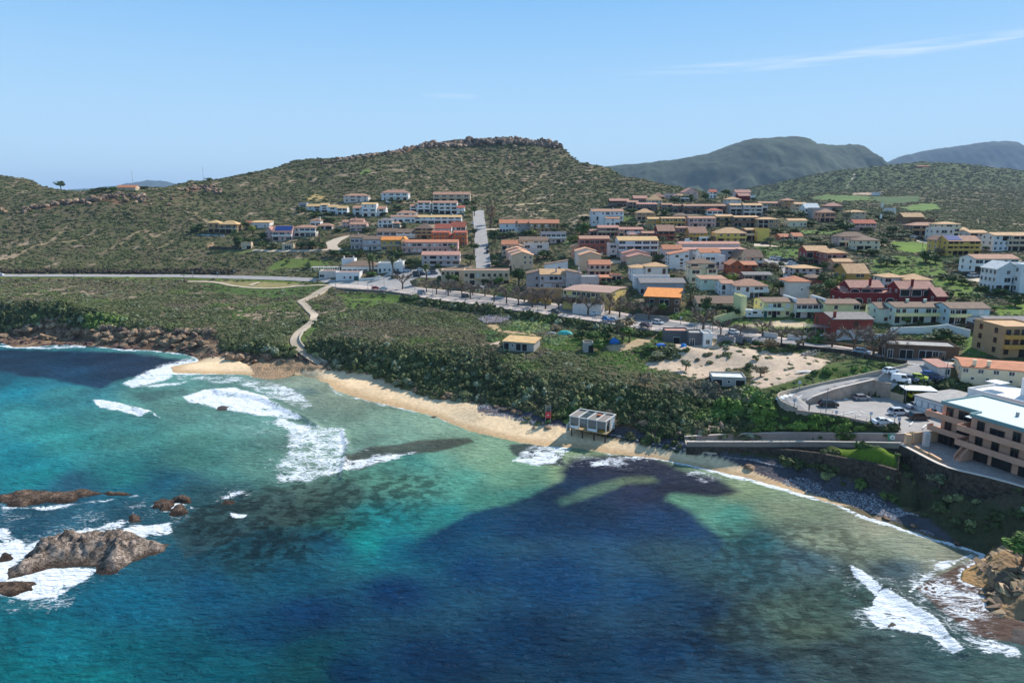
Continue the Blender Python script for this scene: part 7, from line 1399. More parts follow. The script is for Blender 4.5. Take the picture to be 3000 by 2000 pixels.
# garden and yard walls
for nm, lb, z, pts, w_, t_, m in (('garden_wall', 'dark garden wall below the orange roofed block', 'H', [(1610, 985), (1830, 1010), (2070, 1040)], .3, 1.7, M_CONC), ('garden_wall', 'pale yellow wall climbing to the tall party wall', 'I', [(520, 1088), (700, 1040), (885, 990)], .3, 2.9, WM('pyellow')),
   ('yard_wall', 'pale concrete wall in front of the gravel yard', 'I', [(730, 1170), (900, 1185), (1140, 1200)], .3, 1.5, M_CONC), ('yard_wall', 'whitish roadside wall right of the gravel yard', 'I', [(1180, 1245), (1400, 1275)], .3, 1.6, WM('pale')), ('yard_wall', 'white roadside wall with a gate opening', 'I', [(1535, 1290), (1835, 1325)], .3, 1.7, WM('pale')),
   ('roadside_wall', 'long low brown wall behind the pavement on the right', 'J', [(0, 805), (420, 862), (800, 915), (1400, 1008)], .3, 1.0, WM('brown')), ('yard_wall', 'bare plot wall behind the brown roadside wall', 'J', [(0, 755), (420, 762), (860, 742)], .3, 1.4, WM('pblue')),
   ('enclosure_wall', 'long white wall of the roofless enclosure', 'J', [(812, 712), (1255, 700), (1470, 672)], .3, 2.4, WM('white')), ('enclosure_wall', 'side wall of the white enclosure behind the dark bushes', 'J', [(1470, 672), (1725, 735)], .3, 2.2, WM('pblue')), ('stone_field_wall', 'dark stone wall beside the right hand green field', 'J', [(1690, 640), (1880, 700), (2080, 760)], .4, 2.4, M_STONE),
   ('court_wall', 'ochre wall behind the promenade trees', 'G', [(1640, 500), (1950, 530)], .3, 2.2, WM('ochre')), ('terrace_rail_wall', 'white walled terrace edge beside the tall white house', 'I', [(0, 330), (160, 340)], .3, 1.6, WM('pale')), ('pool_wall', 'pale blue pool edge below the stone villa', 'A', [(135, 745), (300, 752), (500, 758)], .5, .5, WM('#a9c9d6')), ('villa_wall', 'low dark stone wall below the stone villa', 'A', [(300, 940), (740, 950)], .4, 1.8, M_STONE),
   ('lane_wall', 'ochre wall on the outer bend of the curved lane', 'A', [(1900, 800), (2080, 775), (2240, 740)], .3, 1.8, WM('tan')), ('roundabout_wall', 'curved white wall beneath the restaurant palms', 'B', [(480, 1372), (640, 1370), (780, 1335)], .35, 1.3, WM('white')), ('rock_wall', 'low stone wall beside the villa driveway on the right', 'F', [(1560, 1105), (1950, 1110)], .4, 2.2, M_STONE)):
 ln = smooth_line(resample(gl_pts(zl(z, pts)), 2.5), 1); wall_thing(nm, lb, ln, w_, t_, -1.5, m)
# pergolas
def pergola(z, x, y, w_, d_, h_, lb, lift=0, rz=0, m=None):
 p = gq(z, x, y); o = root_at('pergola', (p[0], p[1], p[2]+lift), lb, 'pergola', None, R(rz)); m = m or mat('white_timber', '#dedcd8', .7)
 me = MB().box(-.08, .08, -.08, .08, 0, h_).mesh('post', m); nx = max(2, int(w_/2.4)+1)
 for i in range(nx):
  for y_ in (-d_/2, d_/2): link('post', me, o, (-w_/2+w_*i/(nx-1), y_, 0))
 b = MB(); b.box(-w_/2-.2, w_/2+.2, -d_/2-.07, -d_/2+.07, h_, h_+.14).box(-w_/2-.2, w_/2+.2, d_/2-.07, d_/2+.07, h_, h_+.14)
 for i in range(int(w_/.7)): b.box(-w_/2+i*.7, -w_/2+i*.7+.1, -d_/2-.2, d_/2+.2, h_+.141, h_+.22)
 b.build('beams', m, o)
pergola('A', 1920, 1345, 16, 6, 2.4, 'long white pergola on the roof of the restaurant side wing', 4.1); pergola('c', 745, 235, 8, 3, 2.6, 'thin grey frame arches behind the roadside ruin', -.3, m=M_METAL); pergola('I', 1960, 1215, 8, 4, 2.6, 'bare metal frame in front of the brick red building', 0, -10, M_METAL)
pergola('G', 965, 350, 8, 3, 2.6, 'glass sided bus shelter frame behind the bare trees', 0, -44); pergola('E', 1130, 905, 9, 5, 2.6, 'brown pergola beside the olive tree and house lane', 0, 0, WM('brown'))
# ================================================================ POLES, LAMPS, SIGNS
M_POLE = mat('pole_grey', '#70757a', .5); M_POLEG = mat('pole_green', '#3c5a4c', .6)
def lamp(z, x, y, ytop, kind='lamp', label=None, alt=None):
 p = gq(z, x, y) if alt is None else P(*zp(z, x, y), alt); dep = p[1]*CT-(p[2]-CZ)*ST; h_ = (y-ytop)/ZT[z][2]*dep/2000*1.02; th = .07+dep*.00006
 nm = {'lamp': 'street_lamp', 'pole': 'utility_pole', 'mast': 'antenna_mast', 'sign': 'road_sign'}[kind]
 o = root_at(nm, p, label, {'lamp': 'street lamp', 'pole': 'utility pole', 'mast': 'antenna', 'sign': 'sign'}[kind], {'lamp': 'street lamps of the town', 'pole': 'utility poles'}.get(kind))
 MB().bar((0, 0, -.5), (0, 0, h_), th*1.3, 7, 0, th*.8).build('pole', M_POLEG if kind == 'mast' else M_POLE, o)
 if kind == 'lamp': MB().bar((0, 0, h_-.1), (.9, -.2, h_+.15), th*.6, 5).build('arm', M_POLE, o); MB().box(.7, 1.35, -.4, -.05, h_+.08, h_+.24).build('lamp_head', mat('lamp_shell', '#b9bcbc', .4), o)
 elif kind == 'pole': MB().box(-.7, .7, -.05, .05, h_-.5, h_-.38).build('crossarm', M_POLE, o)
 elif kind == 'sign': MB().box(-.35, .35, -.06, -.02, h_-.7, h_).build('plate', mat('sign_face', '#b7c3cf', .5), o)
 return o, h_
LAMPS = [('G', 320, 432, 318, 'beside the minivan on the promenade'), ('G', 766, 500, 350, 'in front of the dark green promenade car'), ('G', 1246, 572, 360, 'above the rubble heap on the promenade rail'), ('G', 1765, 655, 505, 'left of the dark grey promenade car'), ('H', 830, 1010, 855, 'nearest the white hatchback on the promenade rail'), ('B', 602, 1508, 1392, 'left of the red hatchback'), ('B', 826, 1462, 1300, 'tall, right behind the silver forecourt car'), ('B', 466, 1440, 1380, 'opposite the green restaurant door'), ('B', 1250, 1515, 1405, 'at the forecourt end of the tree row'),
 ('A', 1643, 945, 800, 'beside the villa lane'), ('B', 313, 760, 670, 'below the rose pink villa'), ('B', 1203, 310, 225, 'between the two upper hillside villas'), ('B', 2163, 400, 320, 'at the top right of the steep street'), ('B', 2085, 970, 890, 'left kerb of the steep street'), ('C', 1168, 185, -5, 'tall and white, alone on the slope above the long red roof'), ('C', 1598, 612, 455, 'left of three beside the white hotel'), ('C', 1660, 615, 455, 'middle of three beside the white hotel'), ('C', 1865, 605, 450, 'right of three beside the white hotel'),
 ('D', 1080, 745, 580, 'in front of the tan villa'), ('E', 1555, 1275, 1130, 'beside the dark shrubs of the upper car park'), ('E', 1300, 1185, 1075, 'at the green bank of the upper car park'), ('E', 1238, 1430, 1250, 'in the lane below the upper car park'), ('F', 1060, 800, 680, 'at the edge of the upper meadow'), ('I', 1310, 1232, 1060, 'curved one before the gravel yard'), ('J', 508, 965, 790, 'beside the silver blue estate car'), ('J', 1455, 1210, 990, 'beside the white shed and the storehouse'), ('K', 1308, 465, 300, 'at the low beige wall of the car park'), ('J', 1825, 930, 870, 'on the grass behind the storehouse'), ('I', 307, 690, 560, 'between the blue building and the bungalow')]
for z, x, y, yt, lb in LAMPS: lamp(z, x, y, yt, 'lamp', 'street lamp '+lb)
lamp('I', 985, 1200, 965, 'pole', 'leaning braced utility pole in front of the motorhome'); lamp('A', 1017, 1172, 1000, 'pole', 'wooden pole on the green slope left of the restaurant'); lamp('B', 1915, 325, 175, 'pole', 'pale pole in front of the long beige villa')
lamp('O', 917, 385, 292, 'pole', 'thin mast beside the lone ridge cottage'); lamp('O', 1403, 358, 262, 'pole', 'thin pole standing alone on the left skyline'); lamp('K', 645, 555, 335, 'pole', 'green pole at the seaward edge of the car park')
o, h_ = lamp('F', 530, 590, 205, 'mast', 'tall green telephone mast with white antenna panels among the right hand houses'); b = MB()
for a_ in range(3): t_ = a_*2.1; b.box(.45*math.cos(t_)-.18, .45*math.cos(t_)+.18, .45*math.sin(t_)-.12, .45*math.sin(t_)+.12, h_-2.6, h_-.2).box(.4*math.cos(t_)-.2, .4*math.cos(t_)+.2, .4*math.sin(t_)-.15, .4*math.sin(t_)+.15, h_-9, h_-6.4)
b.build('antenna_panels', M_SWH, o)
for z, x, y, yt, lb in (('K', 413, 382, 280, 'blue and white road sign on the outer parapet of the access road'), ('K', 370, 520, 432, 'dark sign on the inner bend of the access road'), ('K', 735, 570, 535, 'small dark sign on the car park rail beside the black car'), ('K', 1027, 635, 545, 'dark sign on the car park rail left of the white car'), ('K', 1232, 672, 570, 'left of two dark information boards at the car park corner'), ('K', 1268, 690, 592, 'right of two dark information boards at the car park corner'), ('J', 1038, 975, 865, 'blue round sign in front of the stone storehouse'), ('M', 1330, 78, 36, 'white sign post on the coast road at left'), ('M', 1500, 75, 40, 'small white sign with a round top on the coast road'), ('A', 643, 1290, 1232, 'pale blue sign on the coast road'), ('A', 888, 1275, 1212, 'square white framed notice on the coast road'), ('M', 512, 76, 55, 'low cream marker stone on the coast road'), ('c', 483, 175, 95, 'white sign board by the far pavement')):
 o, h_ = lamp(z, x, y, yt, 'sign', lb)
# ================================================================ PEOPLE
def person(z, x, y, label, top, leg, skin='#b98d6f', hair='#2d2320', sit=False, rz=0, lift=.15, arms=None):
 p = gq(z, x, y); o = root_at('person', (p[0], p[1], p[2]+lift), label, 'person', None, R(rz))
 me = bpy.data.meshes.new('body'); hip = .5 if sit else .92
 V = [(0, 0, hip), (0, 0, hip+.3), (0, 0, hip+.5), (0, 0, hip+.6), (0, 0, hip+.74), (.1, 0, hip-.06), (-.1, 0, hip-.06)]
 rad = [.16, .14, .17, .06, .11, .1, .1]; E = [(0, 1), (1, 2), (2, 3), (3, 4), (0, 5), (0, 6)]
 for s_, k0 in ((1, 5), (-1, 6)):
  b0 = len(V)
  if sit: V += [(s_*.12, -.42, hip-.02), (s_*.12, -.5, .06), (s_*.12, -.66, .03)]
  else: V += [(s_*.12, -.03-.05*s_, .48), (s_*.13, .03*s_, .07), (s_*.13, -.14+.03*s_, .04)]
  rad += [.075, .045, .035]; E += [(k0, b0), (b0, b0+1), (b0+1, b0+2)]
 for s_ in (1, -1):
  b0 = len(V); V += [(s_*.2, 0, hip+.48), (s_*.27, -.02, hip+.2), (s_*.25, -.18, hip+.0)]; rad += [.055, .042, .03]; E += [(2, b0), (b0, b0+1), (b0+1, b0+2)]
 me.from_pydata(V, E, []); tm_ = mat('person_top', top, .8); 
 o2 = link('body', me, o); md = o2.modifiers.new('skin', 'SKIN'); lay = me.skin_vertices[0].data
 for i, r_ in enumerate(rad): lay[i].radius = (r_, r_*.8)
 lay[0].use_root = True; o2.modifiers.new('sub', 'SUBSURF').levels = 1; o2.modifiers['sub'].render_levels = 1
 dg = bpy.context.evaluated_depsgraph_get(); ev = bpy.data.meshes.new_from_object(o2.evaluated_get(dg)); o2.modifiers.clear(); o2.data = ev; ev.materials.clear()
 for m in (mat('person_skin', skin, .6), tm_, mat('person_trousers', leg, .8)): ev.materials.append(m)
 for q in ev.polygons:
  c = q.center; q.material_index = 0 if c.z > hip+.56 else (1 if c.z > hip-.02 and not (abs(c.x) > .22 and c.z < hip+.1) else 2)
  if sit and c.y < -.12 and c.z < hip+.1 and abs(c.x) < .2: q.material_index = 2
 bm = bmesh.new(); bmesh.ops.create_uvsphere(bm, u_segments=10, v_segments=6, radius=.125, matrix=Matrix.Translation((0, .02, hip+.78))); me = bpy.data.meshes.new('hair'); bm.to_mesh(me); bm.free(); me.materials.append(mat('hair', hair, .8)); link('hair', me, o)
person('B', 658, 1480, 'person in red standing behind the red hatchback', '#c03a2a', '#7d2a22'); person('B', 152, 1478, 'person in white top leaning at the head of the stairs', '#dfe0e4', '#2f3440', rz=60)
person('L', 1838, 885, 'person in dark clothes sitting on the beach kerb by the pebbles', '#2b2a2e', '#26262c', sit=True, lift=.25); person('K', 498, 545, 'person in dark clothes at the car park railing', '#2f3236', '#222428', rz=30); person('K', 1275, 700, 'person walking by the information boards', '#3c4450', '#22242a', rz=100)
person('G', 1740, 570, 'person in black walking on the promenade tree strip', '#1c1c20', '#1c1c20')
person('M', 2315, 140, 'person beside the top of the beach stairs in pale clothes', '#c8c4bc', '#50463c')
# ================================================================ TREES, PALMS, SHRUBS
def leafmat(name, colr, var=.5):
 m = bpy.data.materials.new(name); m.use_nodes = True; t = m.node_tree; b = t.nodes['Principled BSDF']; c = hexc(colr)
 ge = N(t, 'ShaderNodeNewGeometry'); oi = N(t, 'ShaderNodeObjectInfo'); rv = mth(t, 'ADD', 1-var/2, mth(t, 'MULTIPLY', ge.outputs['Random Per Island'], var)); rv = mth(t, 'MULTIPLY', rv, mth(t, 'ADD', .82, mth(t, 'MULTIPLY', oi.outputs['Random'], .36)))
 vm = N(t, 'ShaderNodeVectorMath', operation='SCALE'); vm.inputs[0].default_value = tuple(c); t.links.new(rv, vm.inputs['Scale']); t.links.new(vm.outputs[0], b.inputs['Base Color']); b.inputs['Roughness'].default_value = .75; b.inputs['Specular IOR Level'].default_value = .2; return m
M_BARK = mat('bark', '#6b5a4a', .95, .3, 3); LF_ = {'dark': leafmat('dark_foliage', '#43562b', .8), 'olive': leafmat('olive_foliage', '#757c5c', .7), 'green': leafmat('green_foliage', '#546e30', .8), 'pine': leafmat('pine_foliage', '#33472b', .7), 'yellow': leafmat('yellow_foliage', '#858c3e', .7), 'brown': leafmat('bare_brown_foliage', '#8b7a5e', .6), 'twig': leafmat('bare_twigs', '#7f7163', .5), 'palm': leafmat('palm_fronds', '#5f6b3a', .6), 'dry': leafmat('dry_fronds', '#8f7a58', .5)}
def crown_mesh(seed, colr, n=420, lobes=9, shape=(1, 1, .8), leaf=.13):
 r = random.Random(seed); v = []; f = []; L = []
 for _ in range(lobes):
  a = r.uniform(0, 6.28); q = r.uniform(0, .62); L.append((q*math.cos(a)*shape[0], q*math.sin(a)*shape[1], r.uniform(-.35, .5)*shape[2], r.uniform(.3, .5)))
 L.append((0, 0, 0, .6))
 for i in range(n):
  cx_, cy_, cz_, rr_ = r.choice(L); d = Vector((r.gauss(0, 1), r.gauss(0, 1), r.gauss(.15, 1))).normalized(); c = Vector((cx_, cy_, cz_))+Vector((d.x, d.y, d.z*shape[2]))*rr_*r.uniform(.7, 1.08)
  nn_ = (d+Vector((r.uniform(-.7, .7), r.uniform(-.7, .7), r.uniform(-.4, .7)))).normalized(); t1 = nn_.orthogonal().normalized(); t1.rotate(Matrix.Rotation(r.uniform(0, 6.28), 3, nn_)); t2 = nn_.cross(t1); s1, s2 = leaf*r.uniform(.6, 1.3), leaf*r.uniform(.5, 1.1); b0 = len(v)
  v += [tuple(c+t1*s1), tuple(c+t2*s2+nn_*.03), tuple(c-t1*s1), tuple(c-t2*s2)]; f.append((b0, b0+1, b0+2, b0+3))
 for (cx_, cy_, cz_, rr_) in L[:6]:
  b0 = len(v); k = 6
  for zz, sc_ in ((-.6, .45), (0, .75), (.6, .45)):
   for j in range(k): a = j*2*math.pi/k; v.append((cx_+rr_*sc_*math.cos(a), cy_+rr_*sc_*math.sin(a), cz_+rr_*zz*shape[2]))
  for lv in range(2):
   for j in range(k): f.append((b0+lv*k+j, b0+lv*k+(j+1) % k, b0+(lv+1)*k+(j+1) % k, b0+(lv+1)*k+j))
 me = bpy.data.meshes.new('crown'); me.from_pydata(v, [], f); me.materials.append(LF_[colr]); me.update(); return me
def trunk_mesh(seed, h_=1.0, r0=.07, limbs=4):
 r = random.Random(seed); b = MB(); p = Vector((0, 0, -.3)); q = Vector((r.uniform(-.08, .08), r.uniform(-.08, .08), h_*.55)); b.bar(p, q, r0, 7, 0, r0*.7)
 for i in range(limbs): a = 6.28*i/limbs+r.uniform(-.4, .4); e = q+Vector((math.cos(a)*.4, math.sin(a)*.4, h_*.45*r.uniform(.8, 1.2))); b.bar(q, e, r0*.55, 5, 0, r0*.2)
 return b.mesh('trunk', M_BARK)
def bare_mesh(seed):
 """leafless pollard: trunk, limbs and a dense round head of twigs (unit = 1 m tall crown sphere)"""
 r = random.Random(seed); tr = MB(); tw = MB(); fork = Vector((r.uniform(-.1, .1), r.uniform(-.1, .1), 1.5)); tr.bar((0, 0, -.3), fork, .23, 8, 0, .17); ends = []
 for i in range(5):
  a = 6.28*i/5+r.uniform(-.4, .4); e = fork+Vector((math.cos(a)*1.1, math.sin(a)*1.1, r.uniform(.8, 1.4))); tr.bar(fork, e, .12, 6, 0, .07)
  for j in range(3): a2 = a+r.uniform(-.9, .9); e2 = e+Vector((math.cos(a2)*.9, math.sin(a2)*.9, r.uniform(.3, 1.1))); tr.bar(e, e2, .06, 4, 0, .03); ends.append(e2); ends.append((e+e2)/2)
  ends.append(e)
 ce = fork+Vector((0, 0, 1.2))
 for i in range(420):
  s_ = r.choice(ends); d = ((s_-ce).normalized()+Vector((r.gauss(0, .6), r.gauss(0, .6), r.gauss(.35, .5)))).normalized(); e = s_+d*r.uniform(.5, 1.25); u = d.orthogonal().normalized(); u.rotate(Matrix.Rotation(r.uniform(0, 6.28), 3, d)); w_ = .055*r.uniform(.6, 1.2)
  k = len(tw.v); tw.v += [tuple(s_-u*w_), tuple(s_+u*w_), tuple(e+u*w_*.4), tuple(e-u*w_*.4)]; tw.f.append((k, k+1, k+2, k+3)); tw.mi.append(0)
 return tr.mesh('trunk', M_BARK), tw.mesh('crown', LF_['twig'])
def palm_mesh(seed, tall=True):
 r = random.Random(seed); tr = MB(); prev = Vector((0, 0, -.3)); n = 8; hh = 1.0
 for i in range(n): q = Vector((.02*math.sin(i), 0, hh*(i+1)/n)); tr.bar(prev, q, (.045 if i else .06)*1.0, 8, 0, .042); prev = q
 fr = MB()
 for i in range(46):
  a = r.uniform(0, 6.28); up = r.uniform(-.5, 1.0); d = Vector((math.cos(a), math.sin(a), 0)); L_ = r.uniform(.26, .36); pts = []
  for s_ in range(6): t_ = s_/5; pts.append(prev+d*L_*t_*(1 if up > -.2 else .6)+Vector((0, 0, L_*(up*t_-.9*t_*t_))))
  sd_ = d.cross(Vector((0, 0, 1)))
  for p0, p1, w0, w1 in zip(pts[:-1], pts[1:], (.005, .04, .055, .045, .025), (.04, .055, .045, .025, .003)):
   for sg in (-1, 1): k = len(fr.v); fr.v += [tuple(p0), tuple(p1), tuple(p1+sd_*sg*w1-Vector((0, 0, w1*.5))), tuple(p0+sd_*sg*w0-Vector((0, 0, w0*.5)))]; fr.f.append((k, k+1, k+2, k+3)); fr.mi.append(0)
 return tr.mesh('trunk', M_BARK), fr.mesh('crown', LF_['palm'])
CR = {k: [crown_mesh(100+i*7+j, k, 420, 9, sh, lf) for j in range(3)] for i, (k, sh, lf) in enumerate((('dark', (1, 1, .8), .13), ('olive', (1, 1, .75), .1), ('green', (1, 1, .85), .13), ('pine', (1, 1, .62), .1), ('yellow', (1, 1, .9), .13), ('brown', (1, 1, 1.0), .09)))}
TR_ = [trunk_mesh(5+i) for i in range(4)]; BARE = [bare_mesh(50+i) for i in range(5)]; PALMS = [palm_mesh(70+i) for i in range(3)]
tcount = {}
def put_tree(z, x, y, w_, h_, kind, label=None, group=None, name=None, squash=None):
 """w_, h_ : crown width and total height in the zoom's pixels; y = foot of the trunk"""
 p = gq(z, x, y); dep = p[1]*CT-(p[2]-CZ)*ST; s_ = dep/2000/ZT[z][2]; W_, Hm = w_*s_, h_*s_; r = random.Random(int(x*7+y)); rz = r.uniform(0, 6.28)
 names = {'dark': 'broadleaf_tree', 'olive': 'olive_tree', 'green': 'broadleaf_tree', 'pine': 'pine_tree', 'yellow': 'mimosa_tree', 'brown': 'bare_tree', 'bare': 'bare_tree', 'palm': 'palm_tree'}; nm = name or names[kind]; adj = {'dark': 'dark green tree', 'olive': 'greyish olive tree', 'green': 'fresh green tree', 'pine': 'dark pine', 'yellow': 'yellow green tree', 'brown': 'leafless brown tree', 'bare': 'leafless pollarded tree', 'palm': 'palm tree'}[kind]
 o = root_at(nm, p, '', 'palm' if kind == 'palm' else ('shrub' if 'shrub' in nm else 'tree'), group, rz); px, py = zp(z, x, y)
 if kind == 'bare': a, b = BARE[r.randrange(5)]; sc_ = Hm/4.6; k1 = link('trunk', a, o); k2 = link('crown', b, o); o.scale = (sc_, sc_, sc_)
 elif kind == 'palm': a, b = PALMS[r.randrange(3)]; k1 = link('trunk', a, o); k2 = link('crown', b, o); o.scale = (max(W_/.68, Hm*.55),)*2+(Hm,) if False else (Hm, Hm, Hm); f_ = max(.5, min(1.6, (W_/.62)/Hm)); k2.scale = (f_, f_, 1); 
 else:
  ch = Hm*(.98 if Hm < W_*.75 else .82 if Hm < 5 else .72); k2 = link('crown', CR[kind][r.randrange(3)], o); k2.location = (0, 0, Hm-ch/2); k2.scale = (W_/2*1.05, W_/2*1.05, ch/2/.95); k1 = link('trunk', TR_[r.randrange(4)], o); k1.scale = (Hm*.9, Hm*.9, Hm*.9) if Hm < W_*1.3 else (Hm*.6, Hm*.6, Hm*.9)
 TREES.append([o, adj if 'shrub' not in nm else 'dark rounded shrub', px, py, Hm, label]); return o
TREES = []
for x, y, h_ in ((235, 365, 190), (375, 387, 200), (532, 407, 215), (840, 447, 200), (1165, 492, 235), (1335, 515, 240), (1500, 540, 235), (1690, 565, 250), (1872, 590, 280), (2057, 612, 220), (2258, 645, 250)): put_tree('G', x, y, h_*.85, h_, 'bare', group='bare trees in a row along the promenade')
for x, y, h_ in ((1725, 0, 0),): pass
for x, y, h_ in ((565, 357, 170), (720, 383, 180), (870, 400, 180), (1040, 415, 190), (1580, 495, 230), (1762, 522, 250)): put_tree('G', x, y, h_*.85, h_, 'bare', group='bare trees behind the seafront road')
for z, x, y, h_ in (('H', 952, 955, 290), ('H', 1247, 940, 300), ('H', 1385, 988, 280), ('H', 1567, 995, 260), ('H', 1790, 1020, 230), ('H', 755, 925, 260), ('B', 1078, 1495, 250), ('I', 618, 1222, 230), ('I', 890, 1228, 180), ('I', 1198, 1250, 260), ('I', 1455, 1345, 260), ('I', 1755, 1392, 260), ('I', 370, 1170, 330), ('J', 148, 848, 190), ('J', 400, 878, 300), ('J', 622, 978, 330), ('J', 687, 928, 320), ('J', 962, 968, 190), ('I', 2150, 1392, 230)): put_tree(z, x, y, h_*.8, h_, 'bare', group='bare street trees')
for z, x, y, w_, h_, lb in (('B', 632, 1310, 100, 290, 'left of the two tall palms in front of the restaurant'), ('B', 676, 1310, 80, 270, 'right of the two tall palms in front of the restaurant'), ('B', 948, 1305, 90, 250, 'palm in front of the white restaurant annexe'), ('B', 1408, 1400, 130, 245, 'palm with bare drooping fronds in the restaurant car park'), ('A', 1818, 872, 90, 225, 'thick shaggy palm beside the pink hipped house'), ('A', 655, 905, 120, 220, 'broad palm in front of the stone villa'), ('B', 1088, 985, 110, 150, 'palm in front of the yellow house corner'), ('B', 1768, 995, 120, 100, 'low palm before the long pink terrace'), ('J', 1790, 395, 150, 165, 'wide palm right of the maroon terrace'), ('I', 35, 600, 110, 90, 'short palm left of the pale mint house'), ('H', 1915, 640, 130, 110, 'left palm behind the vivid orange roof'), ('H', 2195, 640, 130, 110, 'right palm behind the vivid orange roof'), ('E', 1090, 0, 0, 0, None)):
 if lb: put_tree(z, x, y, w_, h_, 'palm', label=lb)
